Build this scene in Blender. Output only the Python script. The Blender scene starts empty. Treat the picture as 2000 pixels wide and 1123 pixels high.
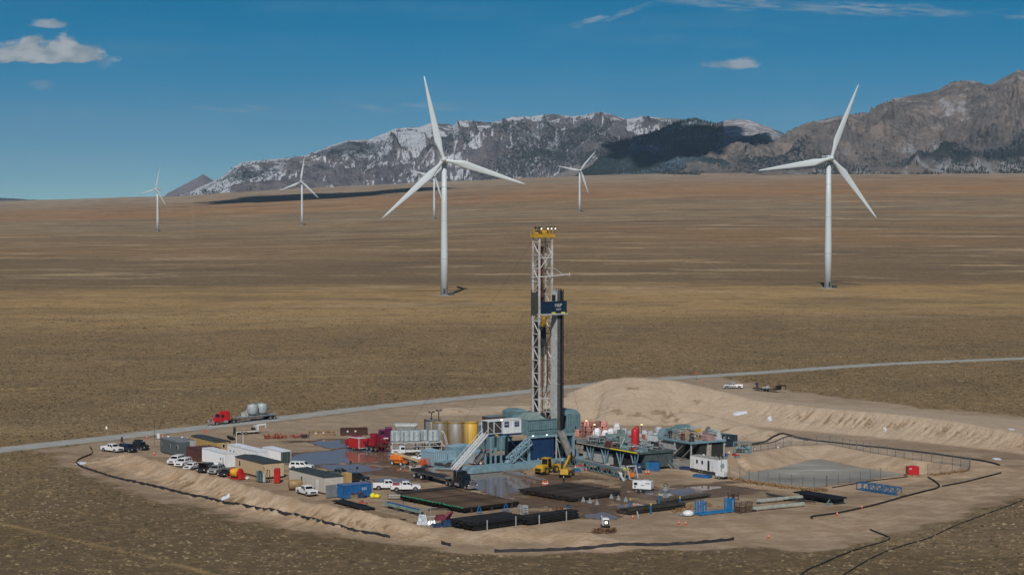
import bpy, math, random
import numpy as np
from mathutils import Vector, Matrix
random.seed(7)
rng = np.random.default_rng(11)
S = bpy.context.scene
COL = S.collection
R = math.radians
# ------------------------------------------------------------------ camera
CAM_H = 57.0
F = 70.0 / 36.0 * 2000.0            # focal length in pixels of a 2000 px wide frame
PITCH = math.atan((561.5 - 392.0) / F)
cd = bpy.data.cameras.new("camera"); cam = bpy.data.objects.new("camera", cd); COL.objects.link(cam)
cd.lens = 70.0; cd.sensor_width = 36.0; cd.clip_start = 1.0; cd.clip_end = 120000.0
cam.location = (0, 0, CAM_H); cam.rotation_euler = (R(90) - PITCH, 0, 0)
S.camera = cam
# ------------------------------------------------------------------ light
SUN_EL = R(43.0); SUN_AZ = math.atan2(-9.4, -83.0)     # azimuth from +Y, clockwise
sd = Vector((math.sin(SUN_AZ) * math.cos(SUN_EL), math.cos(SUN_AZ) * math.cos(SUN_EL), math.sin(SUN_EL)))
sl = bpy.data.lights.new("sun", 'SUN'); sl.energy = 4.6; sl.angle = R(0.53); sl.color = (1.0, 0.955, 0.90)
so = bpy.data.objects.new("sun", sl); COL.objects.link(so); so.rotation_euler = sd.to_track_quat('Z', 'Y').to_euler()
so.location = (0, -50, 200)
S.view_settings.view_transform = 'Standard'; S.view_settings.look = 'None'
S.view_settings.exposure = -0.5; S.view_settings.gamma = 1.0
S.view_settings.use_curve_mapping = False

# ------------------------------------------------------------------ node helpers
class NT:
    def __init__(s, nt): s.nt = nt; s.n = nt.nodes; s.l = nt.links
    def new(s, t, **kw):
        n = s.n.new(t)
        for k, v in kw.items():
            if k.startswith('i_'):
                key = k[2:]; key = int(key) if key.isdigit() else key.replace('_', ' ')
                s.put(n.inputs[key], v)
            else: setattr(n, k, v)
        return n
    def put(s, inp, v):
        if isinstance(v, bpy.types.NodeSocket): s.l.new(v, inp)
        else:
            if isinstance(v, (tuple, list)) and len(v) == 3 and inp.type == 'RGBA': v = (*v, 1)
            inp.default_value = v
    def math(s, op, a, b=None, c=None, clamp=False):
        n = s.n.new('ShaderNodeMath'); n.operation = op; n.use_clamp = clamp
        s.put(n.inputs[0], a)
        if b is not None: s.put(n.inputs[1], b)
        if c is not None: s.put(n.inputs[2], c)
        return n.outputs[0]
    def mix(s, f, a, b):
        n = s.n.new('ShaderNodeMix'); n.data_type = 'RGBA'
        s.put(n.inputs['Factor'], f); s.put(n.inputs[6], a); s.put(n.inputs[7], b)
        return n.outputs[2]
    def noise(s, vec, scale, detail=4, rough=0.55, lac=2.0, dist=0.0):
        n = s.n.new('ShaderNodeTexNoise'); s.l.new(vec, n.inputs['Vector'])
        n.inputs['Scale'].default_value = scale; n.inputs['Detail'].default_value = detail
        n.inputs['Roughness'].default_value = rough; n.inputs['Distortion'].default_value = dist
        return n.outputs['Fac']
    def mapping(s, vec, scale=(1, 1, 1), loc=(0, 0, 0), rot=(0, 0, 0)):
        n = s.n.new('ShaderNodeMapping'); s.l.new(vec, n.inputs['Vector'])
        n.inputs['Scale'].default_value = scale; n.inputs['Location'].default_value = loc
        n.inputs['Rotation'].default_value = rot
        return n.outputs['Vector']
    def ramp(s, f, stops, interp='LINEAR'):
        n = s.n.new('ShaderNodeValToRGB'); s.l.new(f, n.inputs['Fac']); cr = n.color_ramp
        cr.interpolation = interp
        while len(cr.elements) > 1: cr.elements.remove(cr.elements[-1])
        cr.elements[0].position = stops[0][0]
        c = stops[0][1]; cr.elements[0].color = (*c, 1) if isinstance(c, tuple) else (c, c, c, 1)
        for p, c in stops[1:]:
            e = cr.elements.new(p); e.color = (*c, 1) if isinstance(c, tuple) else (c, c, c, 1)
        return n.outputs['Color']
    def smooth(s, v, a, b, lo=0.0, hi=1.0):
        n = s.n.new('ShaderNodeMapRange'); n.interpolation_type = 'SMOOTHSTEP'
        s.put(n.inputs[0], v); n.inputs[1].default_value = a; n.inputs[2].default_value = b
        n.inputs[3].default_value = lo; n.inputs[4].default_value = hi
        return n.outputs[0]

# ------------------------------------------------------------------ world: sky with thin clouds
W = bpy.data.worlds.new("World"); S.world = W; W.use_nodes = True
t = NT(W.node_tree); t.n.clear()
sky = t.new('ShaderNodeTexSky'); sky.sky_type = 'NISHITA'; sky.sun_disc = False
sky.sun_elevation = SUN_EL; sky.sun_rotation = SUN_AZ; sky.altitude = 1500.0
sky.air_density = 1.0; sky.dust_density = 0.0; sky.ozone_density = 2.5
tc = t.new('ShaderNodeTexCoord').outputs['Generated']
sep = t.new('ShaderNodeSeparateXYZ'); t.l.new(tc, sep.inputs[0])
zz = t.math('MULTIPLY', t.math('ADD', sep.outputs[2], 0.030), 3.2)      # clear dry air: the pale horizon band is thin
lift = t.new('ShaderNodeCombineXYZ'); t.l.new(sep.outputs[0], lift.inputs[0]); t.l.new(sep.outputs[1], lift.inputs[1]); t.l.new(zz, lift.inputs[2])
nrm = t.new('ShaderNodeVectorMath', operation='NORMALIZE'); t.l.new(lift.outputs[0], nrm.inputs[0]); t.l.new(nrm.outputs[0], sky.inputs[0])
tint = t.mix(t.smooth(sep.outputs[2], -0.02, 0.105), (1.40, 1.56, 1.28), (0.02, 1.74, 1.98))
tint = t.mix(t.smooth(sep.outputs[2], 0.11, 0.45), tint, (1.0, 1.0, 1.0))
hs = t.new('ShaderNodeMix', data_type='RGBA', blend_type='MULTIPLY'); hs.inputs['Factor'].default_value = 1.0
t.l.new(sky.outputs[0], hs.inputs[6]); t.l.new(tint, hs.inputs[7])
HS = hs.outputs[2]
az = t.math('ARCTAN2', sep.outputs[0], sep.outputs[1])           # world azimuth from +Y
el = t.math('ARCSINE', sep.outputs[2])
comb = t.new('ShaderNodeCombineXYZ'); t.l.new(az, comb.inputs[0]); t.l.new(el, comb.inputs[1])
cv = comb.outputs[0]
def cloud(u, v, ru, rv, lo, hi, scale, stretch=2.0, seed=0.0, detail=7, flat=0.0):
    a = math.atan((u - 1000) / F); e = math.atan((392 - v) / F)
    dx = t.math('DIVIDE', t.math('SUBTRACT', az, a), ru / F)
    dy = t.math('DIVIDE', t.math('SUBTRACT', el, e), rv / F)
    if flat:
        dyn = t.math('MULTIPLY', t.math('MINIMUM', dy, 0.0), flat)
        dy = t.math('ADD', t.math('MAXIMUM', dy, 0.0), dyn)
    d = t.math('SQRT', t.math('ADD', t.math('MULTIPLY', dx, dx), t.math('MULTIPLY', dy, dy)))
    nz = t.noise(t.mapping(cv, (scale, scale * stretch, 1), (seed, seed * .7, seed)), 1.0, detail, 0.6)
    x = t.math('SUBTRACT', t.math('MULTIPLY', nz, 2.0), d)
    return t.smooth(x, lo, hi)
c1 = t.math('MAXIMUM', cloud(92, 124, 118, 46, -0.05, 0.40, 90, 1.3, 3.1, flat=5.0), cloud(150, 122, 70, 30, -0.05, 0.45, 95, 1.3, 7.7, flat=4.0))
c1b = cloud(8, 122, 75, 20, -0.1, 0.5, 75, 1.7, 5.1, flat=2.5)
c1 = t.math('MAXIMUM', c1, c1b)
c2 = cloud(97, 60, 40, 13, -0.1, 0.5, 85, 1.8, 8.0, flat=2)
c3 = cloud(1437, 131, 64, 17, -0.05, 0.55, 80, 1.8, 12.3, flat=2)
def wisp(u0, v0, u1, v1, th, op, seed):
    L_ = math.hypot(u1 - u0, v1 - v0) / F; an = math.atan2(-(v1 - v0), u1 - u0)
    q = t.mapping(cv, (1, 1, 1)); s_ = t.new('ShaderNodeVectorMath', operation='SUBTRACT'); t.l.new(cv, s_.inputs[0])
    s_.inputs[1].default_value = (math.atan(((u0 + u1) / 2 - 1000) / F), math.atan((392 - (v0 + v1) / 2) / F), 0)
    rt = t.mapping(s_.outputs[0], (1, 1, 1), (0, 0, 0), (0, 0, -an)); sp_ = t.new('ShaderNodeSeparateXYZ'); t.l.new(rt, sp_.inputs[0])
    wob_ = t.math('MULTIPLY', t.math('SUBTRACT', t.noise(t.mapping(rt, (22, 22, 1), (seed, 0, 0)), 1.0, 4, .6), .5), .016)
    yy_ = t.math('DIVIDE', t.math('ADD', sp_.outputs[1], wob_), th / F); xx_ = t.math('DIVIDE', sp_.outputs[0], L_ / 2)
    d_ = t.math('ADD', t.math('MULTIPLY', xx_, xx_), t.math('MULTIPLY', yy_, yy_))
    f_ = t.math('MULTIPLY', t.smooth(d_, 0.0, 1.0, 1.0, 0.0), t.smooth(t.noise(t.mapping(rt, (45, 420, 1), (0, seed, 0)), 1.0, 6, .65), .36, .66))
    return t.math('MULTIPLY', f_, op)
c4 = t.math('MAXIMUM', wisp(1100, 56, 1200, 32, 7, .8, 1), wisp(1165, 40, 1285, 12, 7, .7, 2))
c5 = t.math('MAXIMUM', wisp(1230, 6, 1700, 24, 14, .55, 3), wisp(1480, 8, 1940, 44, 16, .6, 4))
c5 = t.math('MAXIMUM', c5, wisp(1900, 40, 2080, 48, 10, .4, 8))
c6 = wisp(340, 212, 580, 222, 11, .38, 5)
c7 = wisp(600, 204, 1040, 218, 13, .30, 6)
c8 = t.math('MULTIPLY', cloud(85, 172, 38, 12, 0.0, 0.8, 60, 2, 9.0), 0.30)
c9 = t.math('MULTIPLY', cloud(210, 128, 22, 18, 0.0, 0.8, 60, 1.0, 19.0), 0.25)
veil = t.math('MULTIPLY', t.smooth(t.noise(t.mapping(cv, (6, 60, 1), (1, 2, 3)), 1.0, 5, 0.6), 0.45, 0.8), 0.10)
m = c1
for c in (c2, c3): m = t.math('MAXIMUM', m, t.math('MULTIPLY', c, 0.75))
for c in (c4, c5, c6, c7, c8, c9, veil): m = t.math('MAXIMUM', m, c)
shade = t.noise(t.mapping(cv, (60, 110, 1), (3, 4, 5)), 1.0, 5, 0.55)
ccol = t.mix(t.smooth(shade, 0.38, 0.62), (5.6, 6.7, 7.6), (9.2, 9.9, 10.3))
grad = t.smooth(el, 0.0, 0.11, 0.82, 1.0)
m = t.math('MULTIPLY', m, 0.93)
skycol = t.mix(m, HS, ccol)
bg = t.new('ShaderNodeBackground', i_Strength=0.062); t.l.new(skycol, bg.inputs['Color'])
wo = t.new('ShaderNodeOutputWorld'); t.l.new(bg.outputs[0], wo.inputs[0])

# ------------------------------------------------------------------ projection helpers (photo px -> place)
cp, sp = math.cos(PITCH), math.sin(PITCH)
def ray(u, v):
    a = (u - 1000) / F; b = (v - 561.5) / F
    return (a, cp - b * sp, -sp - b * cp)
def P(u, v, z=0.0):
    d = ray(u, v); k = (z - CAM_H) / d[2]
    return Vector((d[0] * k, d[1] * k, z))
def PY(u, v, Y):
    d = ray(u, v); k = Y / d[1]
    return Vector((d[0] * k, Y, CAM_H + d[2] * k))
def P2(pts): return np.array([[*P(u, v).xy] for u, v in pts])

# ------------------------------------------------------------------ numpy noise
def _hash(ix, iy, seed):
    h = (ix.astype(np.int64) * 374761393 + iy.astype(np.int64) * 668265263 + seed * 1442695041) & 0xFFFFFFFF
    h = ((h ^ (h >> 13)) * 1274126177) & 0xFFFFFFFF
    h = (h ^ (h >> 16)) & 0xFFFFFFFF
    return h / 4294967295.0
def vnoise(x, y, seed=0):
    ix = np.floor(x); iy = np.floor(y); fx = x - ix; fy = y - iy
    ix = ix.astype(np.int64); iy = iy.astype(np.int64)
    def g(a, b):
        an = _hash(ix + a, iy + b, seed) * 2 * np.pi
        return np.cos(an) * (fx - a) + np.sin(an) * (fy - b)
    sx = fx * fx * fx * (fx * (fx * 6 - 15) + 10); sy = fy * fy * fy * (fy * (fy * 6 - 15) + 10)
    a = g(0, 0) * (1 - sx) + g(1, 0) * sx; b = g(0, 1) * (1 - sx) + g(1, 1) * sx
    return (a * (1 - sy) + b * sy) * 1.5
def fbm(x, y, octv=5, seed=0, gain=0.5):
    s = 0; a = 1; t_ = 0
    for i in range(octv):
        s = s + a * vnoise(x * 2 ** i, y * 2 ** i, seed + i * 17); t_ += a; a *= gain
    return s / t_
def ridged(x, y, octv=6, seed=0, gain=0.55):
    s = 0; a = 1; t_ = 0; w = 1
    for i in range(octv):
        n = 1 - np.abs(vnoise(x * 2 ** i, y * 2 ** i, seed + i * 13)) * 1.6
        n = np.clip(n, 0, 1) ** 2
        s = s + a * n * w; w = np.clip(n * 1.6, 0, 1); t_ += a; a *= gain
    return s / t_
def sstep(a, b, x):
    k = np.clip((x - a) / (b - a), 0, 1); return k * k * (3 - 2 * k)
def seg_dist(X, Y, pts):
    """distance to a polyline, the arc parameter in point units, and the side"""
    best = np.full(X.shape, 1e9); par = np.zeros(X.shape); side = np.zeros(X.shape)
    for i in range(len(pts) - 1):
        ax, ay = pts[i]; bx, by = pts[i + 1]; dx, dy = bx - ax, by - ay
        k = np.clip(((X - ax) * dx + (Y - ay) * dy) / (dx * dx + dy * dy), 0, 1)
        d = np.hypot(X - ax - k * dx, Y - ay - k * dy)
        m_ = d < best
        best = np.where(m_, d, best); par = np.where(m_, i + k, par)
        side = np.where(m_, np.sign((Y - ay) * dx - (X - ax) * dy), side)
    return best, par, side
def poly_sd(X, Y, pts):
    """signed distance to a polygon, positive inside"""
    n = len(pts); ins = np.zeros(X.shape, bool); best = np.full(X.shape, 1e9)
    for i in range(n):
        ax, ay = pts[i]; bx, by = pts[(i + 1) % n]; dx, dy = bx - ax, by - ay
        k = np.clip(((X - ax) * dx + (Y - ay) * dy) / (dx * dx + dy * dy + 1e-9), 0, 1)
        best = np.minimum(best, np.hypot(X - ax - k * dx, Y - ay - k * dy))
        c = ((ay > Y) != (by > Y)) & (X < (bx - ax) * (Y - ay) / (by - ay + 1e-12) + ax)
        ins ^= c
    return np.where(ins, best, -best)

# ------------------------------------------------------------------ materials
MATS = {}
def mat(name, col, rough=0.7, metal=0.0, var=0.25, scale=1.2, dirt=0.0, bump=0.0, bscale=8.0, spec=0.5, stretch=(1, 1, 1), col2=None, emit=0.0):
    if name in MATS: return MATS[name]
    m_ = bpy.data.materials.new(name); m_.use_nodes = True; k = NT(m_.node_tree)
    b = k.n['Principled BSDF']; oc = k.new('ShaderNodeTexCoord').outputs['Object']
    v = k.mapping(oc, stretch)
    n1 = k.noise(v, scale, 5, 0.6)
    dark = tuple(c * (1 - var) for c in col) if col2 is None else col2
    c = k.mix(k.smooth(n1, 0.35, 0.65), dark, tuple(min(1, c * (1 + var * .3)) for c in col))
    if dirt > 0:
        geo = k.new('ShaderNodeSeparateXYZ'); k.l.new(oc, geo.inputs[0])
        n2 = k.noise(k.mapping(oc, (3, 3, .6)), 1.3, 4, 0.7)
        low = k.smooth(geo.outputs[2], 0.0, 1.1, 1.0, 0.15)
        f = k.math('MULTIPLY', k.math('MULTIPLY', k.smooth(n2, 0.4, 0.7), low), dirt, clamp=True)
        c = k.mix(f, c, (0.20, 0.135, 0.08))
    k.put(b.inputs['Base Color'], c); b.inputs['Roughness'].default_value = rough
    if 'pipe' in name or 'casing' in name or 'sack' in name or 'tote' in name:
        rnd = k.new('ShaderNodeObjectInfo').outputs['Random']; hv = k.new('ShaderNodeHueSaturation'); k.put(hv.inputs['Value'], k.smooth(rnd, 0, 1, .55, 1.6)); k.put(hv.inputs['Color'], c); k.put(b.inputs['Base Color'], hv.outputs[0])
    b.inputs['Metallic'].default_value = metal; b.inputs['Specular IOR Level'].default_value = spec
    if bump > 0:
        bp = k.new('ShaderNodeBump', i_Strength=bump, i_Distance=0.05); k.l.new(k.noise(v, bscale, 4, .6), bp.inputs['Height'])
        k.l.new(bp.outputs[0], b.inputs['Normal'])
    if emit > 0:
        b.inputs['Emission Color'].default_value = (*col, 1); b.inputs['Emission Strength'].default_value = emit
    MATS[name] = m_
    return m_

# ------------------------------------------------------------------ object helpers
def tag(o, label=None, cat=None, group=None, kind=None):
    if label: o['label'] = label
    if cat: o['category'] = cat
    if group: o['group'] = group
    if kind: o['kind'] = kind
    return o
def empty(name, loc, rz, label, cat, group=None):
    o = bpy.data.objects.new(name, None); COL.objects.link(o); o.location = loc
    o.rotation_euler = (0, 0, R(rz)); o.empty_display_size = 0.5
    return tag(o, label, cat, group)
def mesh_obj(name, V, Fc, m_, parent=None, smooth=False):
    me = bpy.data.meshes.new(name); me.from_pydata([tuple(v) for v in V], [], Fc); me.update()
    if m_: me.materials.append(m_)
    if smooth: me.polygons.foreach_set('use_smooth', [True] * len(me.polygons))
    o = bpy.data.objects.new(name, me); COL.objects.link(o)
    if parent: o.parent = parent
    return o
def kids(o): return [c for c in bpy.data.objects if c.parent == o]
def children_map():
    d = {}
    for c in bpy.data.objects:
        if c.parent: d.setdefault(c.parent.name, []).append(c)
    return d
def copy_tree(o, loc=None, rz=None, label=None, parent=None, cm=None):
    cm = cm or children_map()
    c = o.copy(); COL.objects.link(c)
    if parent: c.parent = parent
    if loc is not None: c.location = loc
    if rz is not None: c.rotation_euler = (0, 0, R(rz))
    if label: c['label'] = label
    for ch in cm.get(o.name, []): copy_tree(ch, parent=c, cm=cm)
    return c
class MB:
    """collects simple solids; build() links them as one mesh object"""
    def __init__(s): s.v = []; s.f = []; s.sm = []
    def add(s, V, Fc, sm=False):
        n = len(s.v); s.v += [tuple(p) for p in V]; s.f += [tuple(i + n for i in q) for q in Fc]; s.sm += [sm] * len(Fc)
        return s
    def fr(s, b, z0, tp, z1):
        """frustum: bottom rect (x0,x1,y0,y1) at z0, top rect at z1"""
        V = [(b[0], b[2], z0), (b[1], b[2], z0), (b[1], b[3], z0), (b[0], b[3], z0),
             (tp[0], tp[2], z1), (tp[1], tp[2], z1), (tp[1], tp[3], z1), (tp[0], tp[3], z1)]
        return s.add(V, [(0, 3, 2, 1), (4, 5, 6, 7), (0, 1, 5, 4), (1, 2, 6, 5), (2, 3, 7, 6), (3, 0, 4, 7)])
    def box(s, x0, x1, y0, y1, z0, z1): return s.fr((x0, x1, y0, y1), z0, (x0, x1, y0, y1), z1)
    def cyl(s, a, b, r, n=10, r2=None, cap=True):
        a = Vector(a); b = Vector(b); d = (b - a).normalized(); r2 = r if r2 is None else r2
        u = d.orthogonal().normalized(); w = d.cross(u)
        V = []
        for p, rr in ((a, r), (b, r2)):
            for i in range(n):
                an = 2 * math.pi * i / n; V.append(p + (u * math.cos(an) + w * math.sin(an)) * rr)
        s.add(V, [(i, (i + 1) % n, n + (i + 1) % n, n + i) for i in range(n)], n > 5)
        if cap: s.add(V, [tuple(range(n - 1, -1, -1)), tuple(range(n, 2 * n))])
        return s
    def bar(s, a, b, w=0.1, h=None):
        h = w if h is None else h
        a = Vector(a); b = Vector(b); d = (b - a).normalized()
        up = Vector((0, 0, 1)) if abs(d.z) < 0.95 else Vector((1, 0, 0))
        x = d.cross(up).normalized() * w / 2; y = x.cross(d).normalized() * h / 2
        V = [a - x - y, a + x - y, a + x + y, a - x + y, b - x - y, b + x - y, b + x + y, b - x + y]
        return s.add(V, [(0, 3, 2, 1), (4, 5, 6, 7), (0, 1, 5, 4), (1, 2, 6, 5), (2, 3, 7, 6), (3, 0, 4, 7)])
    def tube(s, pts, r, n=8):
        pts = [Vector(p) for p in pts]; V = []; Fc = []
        for i, p in enumerate(pts):
            d = (pts[min(i + 1, len(pts) - 1)] - pts[max(i - 1, 0)]).normalized()
            up = Vector((0, 0, 1)) if abs(d.z) < 0.9 else Vector((1, 0, 0))
            x = d.cross(up).normalized(); y = x.cross(d)
            for j in range(n):
                an = 2 * math.pi * j / n; V.append(p + (x * math.cos(an) + y * math.sin(an)) * r)
        for i in range(len(pts) - 1):
            for j in range(n):
                Fc.append((i * n + j, i * n + (j + 1) % n, (i + 1) * n + (j + 1) % n, (i + 1) * n + j))
        Fc.append(tuple(range(n - 1, -1, -1))); Fc.append(tuple((len(pts) - 1) * n + j for j in range(n)))
        return s.add(V, Fc, True)
    def lathe(s, prof, c=(0, 0, 0), n=20, axis='z'):
        """prof: list of (r, z)"""
        V = []; Fc = []
        for r, z in prof:
            for i in range(n):
                an = 2 * math.pi * i / n; x, y = r * math.cos(an), r * math.sin(an)
                q = (x, y, z) if axis == 'z' else ((z, x, y) if axis == 'x' else (y, z, x))
                V.append((q[0] + c[0], q[1] + c[1], q[2] + c[2]))
        for k in range(len(prof) - 1):
            for i in range(n): Fc.append((k * n + i, k * n + (i + 1) % n, (k + 1) * n + (i + 1) % n, (k + 1) * n + i))
        Fc.append(tuple(range(n - 1, -1, -1))); Fc.append(tuple((len(prof) - 1) * n + i for i in range(n)))
        return s.add(V, Fc, True)
    def prism(s, poly, y0, y1):
        """side outline (x,z) extruded along y"""
        n = len(poly); V = [(x, y0, z) for x, z in poly] + [(x, y1, z) for x, z in poly]
        return s.add(V, [tuple(range(n)), tuple(range(2 * n - 1, n - 1, -1))] + [(i, n + i, n + (i + 1) % n, (i + 1) % n) for i in range(n)])
    def corr(s, a, b, z0, z1, pitch=0.28, dep=0.05):
        """corrugated upright wall from a to b (xy), outside on the right of a->b"""
        a = Vector((*a, 0)); b = Vector((*b, 0)); L = (b - a).length; d = (b - a) / L; o = Vector((d.y, -d.x, 0))
        n = max(2, int(L / pitch)); st = L / n; V = []; Fc = []
        k = 0; pts = []
        for i in range(n):
            for f_, q in ((0, 0), (.3, 0), (.5, 1), (.8, 1)): pts.append(a + d * st * (i + f_) - o * dep * q)
        pts.append(b)
        for p in pts: V += [(p.x, p.y, z0), (p.x, p.y, z1)]
        for i in range(len(pts) - 1): Fc.append((2 * i, 2 * i + 2, 2 * i + 3, 2 * i + 1))
        return s.add(V, Fc)
    def build(s, name, m_, parent=None, bevel=0.0, label=None):
        me = bpy.data.meshes.new(name); me.from_pydata(s.v, [], s.f); me.update()
        if any(s.sm): me.polygons.foreach_set('use_smooth', s.sm)
        me.materials.append(m_)
        o = bpy.data.objects.new(name, me); COL.objects.link(o)
        if parent: o.parent = parent
        if bevel > 0:
            bv = o.modifiers.new('bevel', 'BEVEL'); bv.width = bevel; bv.segments = 2; bv.limit_method = 'ANGLE'
        if label: o['label'] = label
        return o
def text_mesh(name, txt, size, m_, parent, loc, rot):
    cu = bpy.data.curves.new(name, 'FONT'); cu.body = txt; cu.size = size; cu.extrude = 0.01; cu.align_x = 'CENTER'; cu.align_y = 'CENTER'
    tmp = bpy.data.objects.new(name + '_tmp', cu); COL.objects.link(tmp)
    dg = bpy.context.evaluated_depsgraph_get(); me = bpy.data.meshes.new_from_object(tmp.evaluated_get(dg))
    bpy.data.objects.remove(tmp); bpy.data.curves.remove(cu)
    me.materials.clear(); me.materials.append(m_)
    o = bpy.data.objects.new(name, me); COL.objects.link(o); o.parent = parent; o.location = loc; o.rotation_euler = rot
    return o
# ------------------------------------------------------------------ shape of the plain
# t = X / Y ; rise of the ground towards the mountains
T_K = [-0.60, -0.257, -0.167, -0.103, -0.05, 0.0, 0.077, 0.257, 0.6]
E_K = [-10, -2, 9, 24, 34, 43, 53, 57, 60]
def plain(X, Y):
    tt = X / np.maximum(Y, 50)
    z8 = 57 + np.interp(tt, T_K, E_K) / F * 8000
    g = np.clip((Y - 1500) / 6500, 0, 1.25)
    k = np.where(tt < -0.16, 1.55, 1.4) + np.interp(tt, [-.25, -.1, 0], [.45, .2, 0])
    z = z8 * np.where(g < 1, g ** k, 1)
    z = z + np.clip(Y - 1600, 0, 3000) / 3000 * 5 * fbm(X / 600, Y / 600, 3, 5)
    z = z + 0.35 * fbm(X / 45, Y / 45, 3, 9) * sstep(560, 700, Y) 
    return z

DIRT = P2([(30, 884), (150, 868), (260, 856), (400, 838), (520, 824), (700, 800), (840, 786), (960, 772), (1060, 765), (1130, 752),
           (1210, 738), (1330, 733), (1385, 732), (1440, 744), (1560, 766), (1700, 783), (1850, 801), (2000, 814), (2250, 836), (2400, 850),
           (2500, 900), (2250, 905), (2000, 972), (1850, 1016), (1700, 1053), (1620, 1077), (1500, 1074), (1440, 1070), (1250, 1078), (1100, 1081),
           (960, 1084), (860, 1076), (760, 1062), (600, 1040), (440, 1008), (300, 974), (200, 940), (130, 915), (100, 897), (120, 882)])
PIT = P2([(1385, 906), (1475, 889), (1545, 872), (1620, 869), (1700, 885), (1800, 901), (1878, 909), (1884, 917), (1830, 924), (1768, 926),
          (1690, 938), (1585, 951), (1480, 939), (1400, 923)])
LB = np.array([[*P(u, v, z).xy] for u, v, z in [(222, 888, 1.4), (255, 890, 2.2), (330, 914, 2.4), (430, 938, 2.6), (510, 962, 2.6), (600, 986, 2.4), (700, 1006, 2.0), (790, 1022, 1.5), (850, 1034, 1.2)]])
LBZ = np.array([1.0, 2.7, 2.9, 3.1, 3.1, 3.0, 2.6, 1.9, .9])
FB = P2([(840, 1048), (930, 1050), (1000, 1046), (1080, 1048), (1150, 1058), (1215, 1066)])
FBZ = np.array([0.5, 1.0, 1.4, 1.2, 1.3, 0.3])
HC = [(1150, 752, 532), (1185, 741, 532), (1230, 737, 530), (1320, 743, 530), (1400, 762, 525), (1480, 782, 515), (1600, 796, 500), (1700, 804, 490), (1800, 814, 480), (1900, 828, 468), (2000, 848, 455), (2100, 872, 440), (2200, 880, 430)]
HP = [PY(*c) for c in HC]; HL = np.array([[p.x, p.y] for p in HP]); HZ = np.array([p.z for p in HP])
LOWM = [(1180, 815, 9, 2.2), (1250, 822, 10, 2.8), (1300, 818, 9, 2.2), (1345, 825, 9, 2.8), (1395, 838, 9, 3.0), (1450, 852, 8, 2.6), (1500, 858, 7, 2.0), (1130, 808, 8, 1.6),
        (975, 800, 9, 1.0), (890, 806, 9, 1.4), (1030, 800, 9, 1.2)]
WETP = P2([(540, 862), (640, 852), (760, 855), (860, 872), (920, 905), (1010, 915), (1110, 925), (1260, 945), (1420, 946), (1470, 958), (1360, 985), (1230, 1000), (1120, 1006), (1010, 1000), (930, 985), (860, 955), (720, 930), (620, 918), (545, 900)])
PUD = [(P2([(560, 893), (600, 883), (650, 877), (705, 872), (770, 880), (790, 892), (740, 901), (670, 903), (600, 907), (565, 904)]), 1.0),
       (P2([(905, 926), (960, 918), (1020, 920), (1048, 936), (1020, 958), (1005, 976), (968, 973), (935, 956), (900, 944)]), 1.0),
       (P2([(1140, 1004), (1175, 999), (1215, 1008), (1205, 1015), (1160, 1013)]), .9),
       (P2([(1290, 962), (1310, 955), (1370, 948), (1410, 949), (1385, 958), (1330, 966)]), .8),
       (P2([(600, 864), (640, 858), (690, 860), (700, 868), (650, 874)]), .9),
       (P2([(775, 908), (805, 900), (835, 908), (815, 919), (785, 919)]), .9),
       (P2([(630, 908), (700, 905), (745, 915), (700, 921), (645, 917)]), .55),
       (P2([(1200, 985), (1245, 982), (1262, 988), (1225, 993)]), .7),
       (P2([(720, 934), (770, 930), (800, 937), (760, 941)]), .6),
       (P2([(1225, 958), (1330, 952), (1345, 958), (1280, 968)]), .5)]
ROAD_L = [(-400, 922), (-150, 899), (0, 879), (200, 857), (320, 843), (450, 829), (560, 816), (700, 799), (850, 783), (1000, 768), (1120, 755), (1230, 745), (1360, 736), (1500, 727), (1700, 713), (1850, 706), (2000, 700), (2200, 692), (2500, 680)]
RL = P2(ROAD_L)
ROADW = 3.9

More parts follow.
